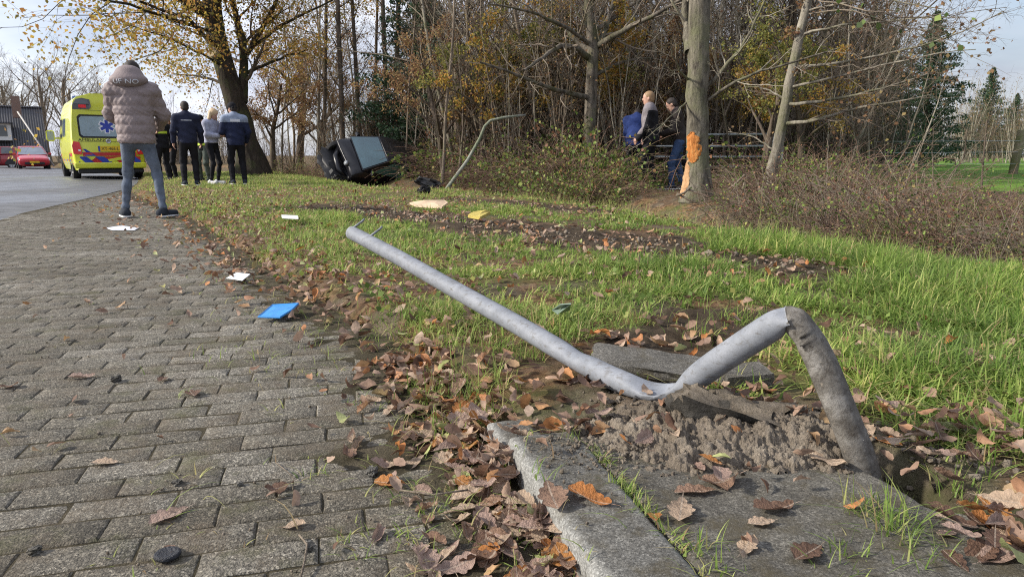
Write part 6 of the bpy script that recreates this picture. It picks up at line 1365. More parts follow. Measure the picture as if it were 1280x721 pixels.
# ------------------------------------------------------------------ trees
UP = np.array((0, 0, 1.0))
def unit(v): return v / (np.linalg.norm(v) + 1e-9)
class Grower:
    def __init__(s, seed): s.r = np.random.default_rng(seed); s.br = []          # (pts, radii, level)
    def branch(s, p, d, L, r0, lvl, P):
        n = P['seg'][lvl]; st = L / n; pts = [np.array(p, float)]; d = unit(np.array(d, float)); tp = P['taper'][lvl]
        for i in range(n):
            d = unit(d + s.r.normal(0, P['wig'][lvl], 3) + UP * P['up'][lvl]); pts.append(pts[-1] + d * st)
        rad = r0 * (1 - (1 - tp) * np.linspace(0, 1, n + 1)); pts = np.array(pts); s.br.append((pts, rad, lvl)); s.kids(pts, rad, L, lvl, P); return pts
    def kids(s, pts, rad, L, lvl, P, rng_=None, count=None):
        if lvl + 1 >= len(P['seg']): return
        k = count if count is not None else max(1, int(P['n'][lvl] * (0.7 + 0.6 * s.r.random()))); a0, a1 = rng_ or P['from'][lvl]; ph = s.r.uniform(0, 6.28)
        for i in range(k):
            t = a0 + (a1 - a0) * (i + s.r.random()) / k; f = t * (len(pts) - 1); j = min(int(f), len(pts) - 2); q = pts[j] + (pts[j + 1] - pts[j]) * (f - j); ax = unit(pts[j + 1] - pts[j]); r_ = rad[j] + (rad[j + 1] - rad[j]) * (f - j)
            ph += 2.4 + s.r.normal(0, 0.4); u = unit(np.cross(ax, UP if abs(ax[2]) < 0.95 else np.array((1.0, 0, 0)))); v = np.cross(ax, u); an = P['ang'][lvl] * (0.75 + 0.5 * s.r.random())
            d = ax * math.cos(an) + (u * math.cos(ph) + v * math.sin(ph)) * math.sin(an)
            ln = P['len'][lvl] * (L if P.get('rel', True) else 1) * (1.0 - P['apex'][lvl] * t) * s.r.uniform(0.7, 1.25)
            s.branch(q, d, ln, min(r_ * 0.8, max(P['rmin'], r_ * P['rr'][lvl])), lvl + 1, P)
    def meshes(s, name, trunk_lv, mats, sides=(10, 7, 5, 3, 3), leaves=None, leafmat=None, trunkmat=None):
        """returns (trunk mesh, crown mesh)"""
        def make(sel, extra=None):
            V_, F_, off = [], [], 0; grp = {}
            for p, r, l in sel: grp.setdefault((len(p), sides[min(l, len(sides) - 1)]), []).append((p, r))
            for (k, n), it in grp.items():
                v, f = tube_arrays(np.array([a for a, b in it]), np.array([b for a, b in it]), n); V_.append(v); F_.append(f + off); off += len(v)
            V_ = np.concatenate(V_) if V_ else np.zeros((0, 3)); F_ = np.concatenate(F_) if F_ else np.zeros((0, 4), int); return V_, F_
        v, f = make([b for b in s.br if b[2] <= trunk_lv]); tm = np_mesh(name + '_trunk', v, [f], trunkmat or mats)
        v, f = make([b for b in s.br if b[2] > trunk_lv]); A = np.zeros(len(v)); faces = [f]; fm = [0]; ms = [mats]
        if leaves is not None:
            lv, lf, la = leaves; faces.append(lf + len(v)); v = np.concatenate([v, lv]); A = np.concatenate([A, la]); fm.append(1); ms.append(leafmat)
        return tm, np_mesh(name + '_crown', v, faces, ms, fm, attrs={'tint': A})
    def leafset(s, n, size, lvl, spread=0.1, hang=0.0, clump=None, zmin=None):
        src = [b for b in s.br if b[2] >= lvl]
        if not src: return None
        i = s.r.integers(0, len(src), n); t = s.r.random(n) ** 0.7; C_ = np.zeros((n, 3))
        for k in range(n): p = src[i[k]][0]; f = t[k] * (len(p) - 1); j = min(int(f), len(p) - 2); C_[k] = p[j] + (p[j + 1] - p[j]) * (f - j)
        C_ += s.r.normal(0, spread, (n, 3)); 
        if clump:
            m = fbm(C_[:, 0] * clump + C_[:, 2] * 0.3, C_[:, 1] * clump + C_[:, 2] * clump, 9) > 0.47; C_ = C_[m]
        if zmin is not None: C_ = C_[C_[:, 2] > zmin]
        return leaf_quads(C_, size, s.r, hang)
P_BARE = dict(seg=[9, 6, 5, 3], wig=[.055, .11, .16, .22], up=[.03, .06, .05, .02], taper=[.22, .25, .3, .4], n=[26, 9, 7, 0], ang=[.8, .8, .8], len=[.36, .44, .46], apex=[.62, .45, .3], rr=[.42, .5, .5], rmin=.0035)
P_BARE['from'] = [(.22, .99), (.2, 1), (.15, 1)]
P_ROUND = dict(seg=[8, 7, 5, 4, 3], wig=[.06, .1, .14, .18, .2], up=[.03, .03, .03, .02, .0], taper=[.35, .25, .3, .4, .4], n=[9, 7, 6, 5, 0], ang=[.85, .8, .75, .7], len=[.62, .5, .48, .5], apex=[.35, .4, .4, .3], rr=[.5, .5, .5, .5], rmin=.004)
P_ROUND['from'] = [(.32, 1), (.25, 1), (.2, 1), (.2, 1)]
P_THICK = dict(seg=[7, 5, 3], wig=[.06, .13, .2], up=[.04, .05, .02], taper=[.2, .3, .4], n=[14, 5, 0], ang=[.6, .7], len=[.34, .45], apex=[.5, .3], rr=[.5, .5], rmin=.0028)
P_THICK['from'] = [(.12, 1), (.15, 1)]

def place(name, tm, cm, loc, rz, sc, label, group, cat='tree', tilt=(0, 0)):
    root = empty(name, loc, rz, label, cat, group); root.rotation_euler = (tilt[0], tilt[1], rz); root.scale = (sc,) * 3
    if tm: link('trunk', tm, root)
    if cm: link('crown', cm, root)
    return root

def kinds():
    K = {}
    for i in range(5):       # slender bare trees
        g = Grower(100 + i); g.branch((0, 0, -.2), (g.r.normal(0, .05), g.r.normal(0, .05), 1), 9.5 + 2 * g.r.random(), .05 + .03 * g.r.random(), 0, P_BARE)
        lv = g.leafset(2400, .055, 2, .07) if i in (1, 3) else g.leafset(350, .05, 2, .05)
        K['bare', i] = g.meshes('bare_tree', 0, M[('bark_twig', 'bark_pale', 'bark_dark', 'bark_twig', 'bark_pale')[i]], leaves=lv, leafmat=M['russet'], trunkmat=M[('bark_grey', 'bark_pale', 'bark_dark', 'bark_twig', 'bark_grey')[i]])
    for i in range(3):       # broad bare trees
        g = Grower(200 + i); g.branch((0, 0, -.2), (0, 0, 1), 6.0, .26, 0, P_ROUND); K['round', i] = g.meshes('broad_tree', 1, M['bark_dark'])
    for i in range(3):       # the same, stouter, for far rows
        g = Grower(240 + i); g.branch((0, 0, -.2), (0, 0, 1), 5.5, .2, 0, dict(P_ROUND, rmin=.0085, up=[.03, .06, .06, .05, .03], ang=[.75, .65, .6, .6], n=[11, 9, 7, 6, 0], rr=[.4, .42, .45, .6])); K['farround', i] = g.meshes('broad_tree', 1, M['bark_twig'], sides=(8, 5, 4, 3, 3))
    for i in range(3):       # broad trees in autumn leaf
        g = Grower(300 + i); g.branch((0, 0, -.2), (0, 0, 1), 6.0, .22, 0, P_ROUND); K['autumn', i] = g.meshes('autumn_tree', 1, M['bark_dark'], leaves=g.leafset(9000, .11, 3, .12, clump=.8), leafmat=M[('gold', 'russet', 'olive')[i]])
    for i in range(4):       # thickets of whips
        g = Grower(400 + i)
        for k in range(13):
            a = g.r.uniform(0, 6.28); q = (g.r.normal(0, .35), g.r.normal(0, .35), -.1); g.branch(q, (math.cos(a) * .22, math.sin(a) * .22, 1), g.r.uniform(2.2, 4.6), .016 + .014 * g.r.random(), 0, P_THICK)
        lv = g.leafset(700, .055, 1, .05) if i >= 2 else None
        K['thick', i] = g.meshes('thicket', 0, M['bark_dark' if i % 2 else 'bark_twig'], sides=(5, 4, 3), leaves=lv, leafmat=M['russet'], trunkmat=M['bark_twig' if i % 2 else 'bark_pale'])
    for i in range(4):       # bramble mounds
        g = Grower(500 + i); r = g.r
        for k in range(230):
            a = r.uniform(0, 6.28) if k % 3 else r.integers(0, 5) * 1.3 + r.normal(0, .25); rad = abs(r.normal(0, .5)); p = np.array((rad * math.cos(a), rad * math.sin(a), -.1)); L_ = r.uniform(.5, 1.9); n = 7; d = unit(np.array((math.cos(a + r.normal(0, .9)) * .8, math.sin(a + r.normal(0, .9)) * .8, r.uniform(.6, 1.7)))); pts = [p]
            for j in range(n): d = unit(d + r.normal(0, .14, 3) - UP * (.12 + .17 * j / n)); pts.append(pts[-1] + d * L_ / n)
            pts = np.array(pts); pts[:, 2] = np.maximum(pts[:, 2], -.12); rr = np.linspace(.008, .0025, n + 1) * r.uniform(.6, 1.5); g.br.append((pts, rr, 1))
            for q in range(r.integers(0, 4)):
                j = r.integers(1, n); dd = unit(d * .3 + r.normal(0, .7, 3)); l2 = r.uniform(.1, .45); g.br.append((np.array([pts[j], pts[j] + dd * l2 * .5 + r.normal(0, .02, 3), pts[j] + dd * l2 - UP * l2 * .2]), np.array([.003, .0022, .0014]), 2))
        src = g.br; nl = (320, 620, 1500, 3200)[i]; lv = g.leafset(int(nl * 1.7), .058 if i < 3 else .07, 1, .04, clump=2.2)
        K['bramble', i] = g.meshes('bramble_bush', 1, M['bark_twig'] if i != 1 else M['cane'], sides=(4, 4, 3), leaves=lv, leafmat=M['bramble_leaf'], trunkmat=M['cane' if i != 0 else 'bark_twig'])
    for i in range(2):       # spruces
        g = Grower(600 + i); r = g.r; Ht = 9.0; g.br.append((np.array([(0, 0, -.2), (0, 0, 3), (0, 0, 6), (0, 0, Ht)]), np.array([.16, .12, .07, .012]), 0)); C_, A_ = [], []
        for k in range(170):
            z = .7 + (Ht - .8) * (k / 170) ** .9; L_ = (Ht - z) * .42 * r.uniform(.5, 1.2) + .12; a = k * 2.4 + r.normal(0, .3); d = np.array((math.cos(a), math.sin(a), .12 + .35 * z / Ht)); pts = [np.array((0, 0, z))]
            for j in range(5): d = unit(d + np.array((0, 0, -.13 + .05 * j)) + r.normal(0, .05, 3)); pts.append(pts[-1] + d * L_ / 5)
            pts = np.array(pts); g.br.append((pts, np.linspace(.02, .004, 6), 1)); m = int(80 * L_) + 14; t = r.random(m) ** .8 * 5
            for tt in t:
                j = min(int(tt), 4); q = pts[j] + (pts[j + 1] - pts[j]) * (tt - j); w = .14 * L_ * (1.15 - tt / 5); u = np.array((-d[1], d[0], 0)); q = q + u * r.normal(0, w) - UP * abs(r.normal(0, .05 + .05 * L_)); C_.append(q)
        lv = leaf_quads(np.array(C_), .11, r, .5, np.clip(r.normal(.45, .25, len(C_)), 0, 1)); K['spruce', i] = g.meshes('spruce_tree', 0, M['bark_dark'], leaves=lv, leafmat=M['needles'], trunkmat=M['bark_dark'])
    return K
K = kinds()

def gz(x, y): return float(H(np.array(x), np.array(y)))
def wood():
    r = np.random.default_rng(99)
    def put(key, px, y, rz=None, sc=1.0, label='', group='', name=None, z=None, tilt=(0, 0), cat='tree'):
        x = (px - 640) / CAM_F * (y * math.cos(CAM_PITCH)); tm, cm = K[key]
        return place(name or {'bare': 'bare_tree', 'farround': 'broad_tree', 'round': 'broad_tree', 'autumn': 'autumn_tree', 'thick': 'thicket', 'bramble': 'bramble_bush', 'spruce': 'spruce_tree'}[key[0]], tm, cm, (x, y, gz(x, y) - .05 if z is None else z), r.uniform(0, 6.28) if rz is None else rz, sc, label, group, cat, tilt)
    # the dense wood: several rows deep
    lab = {0: 'slender grey bare tree in the dense wood beyond the ditch', 1: 'slender tree with a few russet leaves in the dense wood beyond the ditch', 2: 'dark slender bare tree in the dense wood beyond the ditch', 3: 'brown slender tree with sparse russet leaves in the wood beyond the ditch', 4: 'pale twigged slender tree in the dense wood beyond the ditch'}
    def spot(px, y):
        a = 'left of the wreck' if px < 405 else 'behind the wreck' if px < 530 else 'behind the leaning post' if px < 610 else 'left of the spreading tree' if px < 700 else 'behind the spreading tree' if px < 775 else 'behind the men' if px < 850 else 'behind the field gate' if px < 945 else 'behind the leaning tree' if px < 1020 else 'at the right end of the wood'
        return a + (' in the front row' if y < 19.5 else ' in the second row' if y < 25 else ' some rows back' if y < 33 else ' far back')
    for (y0, y1, n, x0, x1) in ((16, 20, 22, 560, 1060), (20, 28, 26, 545, 1090), (24, 34, 5, 340, 460), (28, 45, 24, 530, 1110), (36, 60, 8, 330, 700)):
        for i in range(n):
            px = x0 + (x1 - x0) * (i + r.random()) / n; y = r.uniform(y0, y1); k = int(r.integers(0, 5)); put(('bare', k), px, y, None, r.uniform(.75, 1.15), ('slender grey tree ', 'pale russet leaved tree ', 'dark slender tree ', 'brown russet leaved tree ', 'pale twigged tree ')[k] + spot(px, y), 'slender trees of the wood', tilt=(r.normal(0, .06), r.normal(0, .06)))
    for px, y, k, s, l in ((575, 20, 0, .8, 'crooked broad tree behind the leaning post'), (618, 23, 1, .9, 'crooked broad tree left of the spreading tree'), (665, 19.5, 2, .72, 'low crooked tree left of the spreading tree'), (790, 20, 1, .85, 'crooked broad tree behind the men'), (835, 25, 0, .95, 'tall crooked tree behind the scarred trunk'), (915, 18.5, 2, .75, 'low crooked tree over the field gate'), (945, 24, 1, .9, 'crooked broad tree behind the field gate'), (1035, 21, 0, .75, 'crooked tree right of the leaning tree'), (535, 26, 2, .85, 'crooked tree behind the wreck tail')):
        put(('round', k), px, y, None, s, l, 'crooked trees in the wood')
    for i in range(64):
        px = r.uniform(545, 1090); y = r.uniform(15.5, 25); px = px + 45 if px < 590 and y < 21 else px; k = int(r.integers(0, 4)); put(('thick', k), px, y, None, r.uniform(.7, 1.3), ('pale whippy bush ', 'dark whippy bush ', 'pale russet bush ', 'dark russet bush ')[k] + spot(px, y), 'undergrowth bushes in the wood', cat='bush')
    for i in range(16):
        px = r.uniform(330, 545); y = r.uniform(23, 31); k = int(r.integers(1, 4)); put(('thick', k), px, y, None, r.uniform(.6, .95), ('', 'dark whippy bush ', 'pale bush with russet leaves ', 'dark russet bush ')[k] + spot(px, y), 'bushes left of the wreck', cat='bush')
    for px, y, k, s, l in ((602, 16.6, 2, .5, 'olive green small tree in front behind the leaning post'), (688, 17, 2, .55, 'olive green small tree in front left of the spreading tree'), (556, 17.4, 1, .5, 'russet small tree in front by the wreck tail'), (958, 14, 2, .45, 'olive green small tree in front by the leaning tree'), (832, 17.2, 1, .5, 'russet small tree in front behind the men'), (1005, 15, 0, .42, 'golden small tree in front right of the leaning tree'), (905, 16.8, 0, .45, 'golden small tree in front over the field gate'), (646, 16.2, 0, .55, 'low golden leaved tree in front left of the spreading tree'), (722, 17.2, 0, .6, 'golden leaved tree close behind the spreading tree'), (762, 21, 0, .6, 'golden leaved tree right behind the spreading trunk'), (560, 28, 2, .55, 'olive green small tree behind the leaning post'), (630, 19, 2, .34, 'low olive green bush tree left of the spreading tree'), (755, 24, 2, .5, 'olive green small tree behind the spreading tree'), (880, 28, 2, .6, 'olive green tree behind the scarred trunk'), (960, 21, 2, .42, 'olive green small tree behind the leaning tree'), (1080, 26, 2, .5, 'olive green small tree at the right end of the wood'), (460, 34, 2, .5, 'olive green small tree behind the wreck'), (590, 24, 1, .62, 'russet leaved small tree behind the leaning post'), (655, 22, 0, .5, 'golden small tree left of the spreading tree'), (815, 21, 1, .55, 'russet small tree just behind the men'), (900, 20, 1, .5, 'russet small tree over the field gate'), (1010, 24, 0, .55, 'yellowing small tree behind the leaning tree'), (340, 27, 1, .6, 'russet small tree right of the oak'), (395, 29, 1, .6, 'russet small tree left of the wreck'), (700, 27, 0, .8, 'golden leaved tree in the wood left of the spreading tree'), (785, 30, 1, .85, 'russet leaved tree in the wood behind the men'), (930, 27, 1, .8, 'russet leaved tree in the wood right of the scarred tree'), (1040, 36, 1, .9, 'russet tree at the right end of the wood'), (372, 33, 1, .95, 'russet leaved tree between the oak and the wreck'), (640, 46, 0, 1.1, 'distant golden tree in the middle of the wood'), (860, 44, 0, 1.0, 'distant golden tree behind the scarred trunk')):
        put(('autumn', k), px, y, None, s, l, 'trees in autumn leaf')
    # far tree line over the field and behind the road
    def fs(px): return 'left of the lone spruce' if px < 1205 else 'behind the lone spruce' if px < 1250 else 'right of the lone spruce'
    for i in range(26):
        px = r.uniform(1040, 1420); y = r.uniform(60, 90); put(('farround', int(r.integers(0, 3))), px, y, None, r.uniform(.5, .72), 'grey bare tree in the far row beyond the field ' + fs(px), 'far trees beyond the field')
    for i in range(30):
        px = r.uniform(1000, 1420); y = r.uniform(50, 75); k = int(r.integers(0, 4)); put(('thick', k), px, y, None, r.uniform(1.0, 1.7), ('pale', 'dark', 'russet', 'dark russet')[k] + ' bush at the far field edge ' + fs(px), 'bushes along the far field edge', cat='bush')
    for px, y, s, k, l in ((1152, 38, .92, 0, 'tall dark spruce at the end of the wood left of the field'), (1100, 34, .75, 1, 'dark spruce inside the right end of the wood'), (1228, 62, .92, 1, 'dark spruce standing alone in the far row beyond the field'), (1262, 80, .85, 0, 'farthest dark spruce right of the lone spruce'), (545, 31, .9, 1, 'thin spruce in the wood behind the wreck tail'), (1085, 25, .62, 1, 'smaller dark spruce left of the tall spruce'), (1040, 31, .8, 0, 'dark spruce in the right part of the wood'), (528, 24, .85, 0, 'dark spruce behind the wreck tail'), (975, 40, 1.0, 0, 'spruce deep in the wood behind the gate')):
        put(('spruce', k), px, y, None, s, l, 'spruces')
    for px, y, k, s, l in ((18, 72, 0, .92, 'broad bare tree over the house chimney'), (62, 66, 1, .95, 'broad bare tree between house and ambulance'), (100, 60, 2, .86, 'broad bare tree over the ambulance roof'), (140, 70, 0, .85, 'broad bare tree right of the ambulance roof'), (-25, 60, 2, .95, 'broad bare tree at the left picture edge'), (82, 85, 2, 1.05, 'tallest bare tree far behind the ambulance'), (125, 52, 1, .6, 'low bare tree right behind the ambulance'), (200, 75, 1, .55, 'small far bare tree behind the quilted jacket'), (235, 60, 2, .42, 'small bare tree behind the navy man'), (180, 58, 0, .45, 'small bare tree left of the navy man'), (40, 90, 1, 1.0, 'farthest bare tree behind the house')):
        put(('farround', k), px, y, None, s * 1.62, l, 'bare trees behind the house', z=-.3)
    for i in range(26):
        px = r.uniform(70, 330); y = r.uniform(48, 64); k = int(r.integers(0, 4)); put(('thick', k), px, y, None, r.uniform(.8, 1.6), ('pale', 'dark', 'russet', 'dark russet')[k] + ' roadside bush ' + ('beyond the ambulance' if px < 150 else 'behind the group of people' if px < 270 else 'behind the oak'), 'bushes beyond the ambulance', z=-.3, cat='bush')
    # brambles: right bank, ditch edge and round the men
    bl = ('tangled brown bramble mound', 'reddish brown bramble mound', 'half green bramble mound', 'leafy green bramble mound')
    def bs(px, y): return ('by the ditch left of the spreading tree' if px < 690 else 'before the spreading tree' if px < 765 else 'before the men' if px < 850 else 'right of the scarred trunk' if px < 960 else 'below the leaning tree' if px < 1060 else 'in the middle of the right bank' if px < 1180 else 'at the right end of the bank') + next((w for lim, w in ((5.28, ' nearest the grass'), (5.45, ' at the grass edge'), (6.05, ' at its near foot'), (6.6, ' just above its foot'), (7.0, ' low on its slope'), (7.45, ' half way up'), (8.05, ' above the middle'), (8.7, ' near its top'), (9.7, ' along its top'), (11.2, ' just behind its top'), (12.1, ' close to the grass'), (12.4, ' at the grass edge'), (12.8, ' behind the first rank'), (13.2, ' in the second rank'), (13.8, ' in the third rank'), (14.4, ' close to the trunk'), (15.0, ' beside the trunk'), (15.5, ' just behind the trunk'), (99, ' deep behind'),) if y < lim), '')
    for px, y, k, s in ((1275, 5.3, 0, .42), (1210, 5.6, 1, .48), (1150, 6.0, 2, .56), (1090, 6.4, 1, .55), (1040, 6.9, 0, .56), (990, 7.6, 2, .55), (950, 8.4, 0, .55), (1330, 6.0, 1, .42), (1260, 6.5, 2, .42), (1190, 6.9, 1, .52), (1120, 7.4, 0, .68), (1060, 8.2, 1, .68), (1000, 9.0, 2, .68), (1300, 7.6, 0, .40), (1230, 8.0, 1, .40), (1160, 8.6, 1, .5), (1090, 9.6, 2, .76), (1030, 10.8, 1, .85), (1110, 11.5, 0, .6), (1180, 10.6, 1, .38), (960, 12.0, 2, .7), (1050, 13.5, 1, .9), (1340, 5.0, 0, .45), (920, 10.0, 1, .4), (1235, 5.25, 2, .3), (1110, 5.9, 2, .3), (1010, 7.2, 2, .3)):
        put(('bramble', k), px, y, None, s, bl[k] + ' ' + bs(px, y), 'bramble mounds', cat='bush', z=gz((px - 640) / CAM_F * y, y) * .4 - .02)
    for px, y, k, s in ((640, 14.6, 3, .6), (680, 13.4, 3, .7), (715, 12.6, 3, .78), (742, 12.2, 3, .72), (770, 12.2, 2, .5), (700, 14.2, 3, 1.0), (740, 13.6, 3, 1.05), (768, 13.2, 3, .6), (825, 11.6, 1, .2), (665, 15.2, 2, 1.1), (615, 15.6, 2, .8), (600, 15.8, 1, .5), (720, 15.4, 3, 1.2), (800, 12.4, 1, .22), (905, 12.6, 2, .45), (850, 15, 2, .7), (940, 14.5, 2, .8), (588, 16.5, 2, .5), (400, 23.5, 1, .7), (370, 24.5, 2, .7), (395, 21.8, 1, .5), (470, 18.0, 1, .16), (500, 16.6, 1, .18), (440, 18.6, 1, .16), (600, 18.5, 3, 1.3), (560, 20, 3, 1.2), (650, 19, 3, 1.4), (860, 18, 3, 1.2), (920, 19, 3, 1.3), (980, 17, 3, 1.1), (800, 18.5, 3, 1.3), (1400, 5.2, 1, .5), (1480, 5.8, 0, .55), (1450, 7, 2, .6), (690, 16.5, 3, 1.25), (640, 17, 2, 1.2), (985, 13, 2, .9)):
        put(('bramble', k), px, y, None, s, (bl[k] + ' ' + bs(px, y)) if px > 560 else bl[k] + (' left of the wreck' if px < 480 else ' right of the wreck tail'), 'bramble mounds', cat='bush')
wood()

# the trees that stand out
def poly_tree(name, loc, trunk, r0, r1, P, label, limbs=(), twigs=26, seed=1, barkm='bark_grey', twigm='bark_twig', leaves=None, lm='russet', sub=(.3, 1.0), tl=1.0, group=None, flare=1.0):
    """trunk and limbs given as world points"""
    g = Grower(seed); loc = np.array(loc, float)
    def smooth(pts, n):
        pts = np.array([np.array(p) for p in pts], float) - loc; s = np.concatenate([[0], np.cumsum(np.linalg.norm(np.diff(pts, axis=0), axis=1))]); t = np.linspace(0, s[-1], n); q = np.stack([np.interp(t, s, pts[:, i]) for i in range(3)], 1)
        for _ in range(2): q[1:-1] = .25 * q[:-2] + .5 * q[1:-1] + .25 * q[2:]
        q[1:-1] += g.r.normal(0, .012 * r0 / .2, q[1:-1].shape); return q, s[-1]
    q, L_ = smooth(trunk, 16); rad = np.linspace(r0, r1, 16); rad[0] *= 1.5 * flare; rad[1] *= 1.15 * flare; g.br.append((q, rad, 0)); g.kids(q, rad, L_ * tl, 0, P, sub, twigs)
    for pts, a, b, kn in limbs:
        q, L2 = smooth(pts, 12); rr = np.linspace(a, b, 12); g.br.append((q, rr, 1)); g.kids(q, rr, max(L2, 1.2), 1, P, (.12, 1.0), kn)
    lv = g.leafset(*leaves) if leaves else None
    tm, cm = g.meshes(name, 1, M[twigm], sides=(18, 10, 5, 3, 3), leaves=lv, leafmat=M[lm], trunkmat=M[barkm])
    return place(name, tm, cm, loc, 0, 1, label, group), g
P_H = dict(seg=[9, 6, 6, 4, 3], wig=[.05, .1, .15, .2, .22], up=[.03, .03, .03, .02, 0], taper=[.3, .2, .3, .4, .4], n=[10, 7, 5, 4, 0], ang=[.8, .75, .7, .7], len=[.3, .42, .45, .5], apex=[.4, .4, .35, .3], rr=[.32, .45, .5, .5], rmin=.004)
P_H['from'] = [(.3, 1), (.2, 1), (.15, 1), (.15, 1)]
def heroes():
    T = lambda pts, y: [tuple(at(px, py, y=y + dy)) for px, py, dy in pts]
    # oak by the road
    y = 23.5; b = at(317, 217, y=y); b.z = gz(b.x, b.y) - .05
    tr = [tuple(b)] + T([(309, 175, 0), (300, 140, 0), (288, 110, 0), (279, 83, 0), (270, 45, 0), (266, 0, 0), (262, -60, 0), (268, -130, 0)], y)
    lm = [(T([(269, 40, 0), (225, 28, -2.5), (165, 8, -5), (100, -8, -7.5), (40, -22, -9.5)], y), .06, .012, 13), (T([(268, 25, 0), (245, 8, -.5), (215, -6, -1.2), (170, -30, -2)], y), .2, .07, 10), (T([(303, 128, .1), (306, 95, .3), (307, 70, .5), (300, 38, .8), (290, 0, 1), (280, -50, 1)], y), .17, .05, 10), (T([(308, 68, .5), (325, 42, .6), (345, 8, .6), (352, -40, .6)], y), .1, .04, 8),
          (T([(279, 84, 0), (240, 60, -1.5), (195, 42, -2.6), (150, 30, -3.4)], y), .045, .012, 11), (T([(308, 66, .6), (345, 35, 1), (390, 12, 1.5), (430, -5, 2)], y), .07, .02, 12), (T([(287, 105, 0), (250, 95, 1.5), (215, 92, 3)], y), .06, .015, 9), (T([(268, 30, 0), (262, -10, 2), (230, -40, 4)], y), .14, .05, 9), (T([(306, 92, .3), (345, 75, 1.6), (385, 62, 3)], y), .07, .02, 9), (T([(272, 60, 0), (235, 22, -3), (180, 5, -4.5), (130, -8, -6)], y), .08, .02, 12)]
    root, g = poly_tree('oak_tree', b, tr, .36, .25, P_H, 'large dark trunked oak with golden leaves standing on the verge behind the group', lm, 9, 11, 'bark_oak', 'bark_dark', (23000, .085, 3, .24), 'gold', (.6, 1), .8, None, 1.2)
    # sawn-off limb: a pale ring
    c = at(266, 66, y=y - .36) - b; mb = MB(); mb.lathe([(.16, -.12), (.17, .02), (.13, .05), (.1, .03), (.0, .03)], 20, Matrix.Translation(c) @ Matrix.Rotation(R(75), 4, 'X') @ Matrix.Rotation(R(-14), 4, 'Y')); mb.build('sawn_knot', plain('pale_cut_wood', (.42, .34, .22), .8, var=.25, scale=14), root, smooth=True)
    # the scarred tree
    y = 10.6; b = at(871, 250, y=y); b.z = gz(b.x, b.y) - .05
    tr = [tuple(b)] + T([(873, 225, 0), (872, 190, 0), (871, 150, 0), (872, 100, 0), (873, 50, 0), (875, 0, 0), (878, -80, 0), (880, -180, 0)], y)
    lm = [(T([(884, 108, 0), (900, 92, -.1), (918, 72, -.2), (934, 48, -.3), (946, 22, -.4), (960, -10, -.5)], y), .035, .012, 6), (T([(882, 128, 0), (902, 112, -.2), (925, 97, -.3), (965, 84, -.4), (1000, 76, -.5), (1050, 60, -.6)], y), .026, .008, 7), (T([(862, 65, 0), (858, 35, .2), (857, 0, .3), (855, -60, .3)], y), .075, .04, 5), (T([(860, 100, 0), (845, 80, -.3), (838, 60, -.5)], y), .018, .006, 4), (T([(858, 128, 0), (835, 150, -.5), (800, 180, -.7)], y), .014, .005, 6)]
    root, g = poly_tree('scarred_tree', b, tr, .168, .145, P_H, 'thick grey trunk with a torn orange wound near its foot', lm, 5, 12, 'bark_lichen', 'bark_pale', None, 'russet', (.75, 1), .5, None, 1.12)
    r = np.random.default_rng(4); q = g.br[0][0]; rd = g.br[0][1]
    def wound(z0_, z1_, a0, a1, mt, nm, off):
        V_ = []; n, m = 22, 14
        for i in range(n):
            t = i / (n - 1); z = z0_ + (z1_ - z0_) * t; j = np.interp(z, q[:, 2], np.arange(len(q))); c = np.array([np.interp(j, np.arange(len(q)), q[:, k]) for k in range(3)]); rr = np.interp(j, np.arange(len(q)), rd); w = math.sin(PI * (.06 + .88 * t)) ** .6
            for k in range(m):
                u = k / (m - 1); rag = .75 * (fbm(np.array(t * 11), np.array((k > m / 2) * 7.0), 3, 3) - .62); mid = (a0 + a1) / 2; hw_ = (a1 - a0) / 2 * max(.1, w + rag); a = mid + (u * 2 - 1) * hw_; ed = min(u, 1 - u) * 2; e2 = min(t, 1 - t) * 2
                dr = off * min(1, ed * 5) * min(1, e2 * 6) + r.normal(0, .0035) + .006 * math.sin(a * 60 + math.sin(z * 9)); V_.append((c[0] + math.cos(a) * (rr * 1.0 + dr), c[1] + math.sin(a) * (rr + dr), z))
        idx = np.arange(n * m).reshape(n, m); F_ = np.stack([idx[:-1, :-1], idx[:-1, 1:], idx[1:, 1:], idx[1:, :-1]], -1).reshape(-1, 4); return link(nm, np_mesh(nm, V_, [F_], mt), root)
    t = NT('raw_orange_wood'); cw = t.ramp(t.noise(26, 6, .7, stretch=(1, 1, .18)), [(.3, (.22, .07, .02)), (.5, (.5, .19, .05)), (.7, (.62, .3, .1))]); OW = t.pbr(cw, .8, 0, t.bump(t.noise(40, 5, .7, stretch=(1, 1, .2)), .9, .02), .2)
    t = NT('pale_raw_wood'); cw = t.ramp(t.noise(22, 6, .7, stretch=(1, 1, .18)), [(.3, (.3, .13, .05)), (.65, (.55, .36, .2))]); PW = t.pbr(cw, .8, 0, t.bump(t.noise(40, 5, .7, stretch=(1, 1, .2)), .9, .02), .2)
    wound(.60, 1.06, R(-186), R(-82), OW, 'bark_wound', .007); wound(.06, .64, R(-196), R(-138), PW, 'lower_bark_wound', .007)
    for k, (px, py, s) in enumerate(((845, 245, .3), (900, 248, .34), (925, 252, .28), (880, 256, .25), (905, 240, .3))):
        p = at(px, py, y=10.2); a = np.array(p); d = np.array((r.uniform(-1, 1), r.uniform(-.5, .2), r.uniform(.1, .5))); twig('broken_branch', [tuple(a), tuple(a + d * s), tuple(a + d * s * 2 + np.array((0, 0, .05)))], .016, ('broken bark strip leaning at the left of the scarred trunk', 'dark broken branch right of the scarred trunk', 'splintered branch in the brambles right of the scarred trunk', 'short broken stick before the scarred trunk', 'upright splinter behind the scarred trunk')[k])
    # spreading tree in the middle
    y = 15.2; b = at(733, 236, y=y); b.z = gz(b.x, b.y) - .05
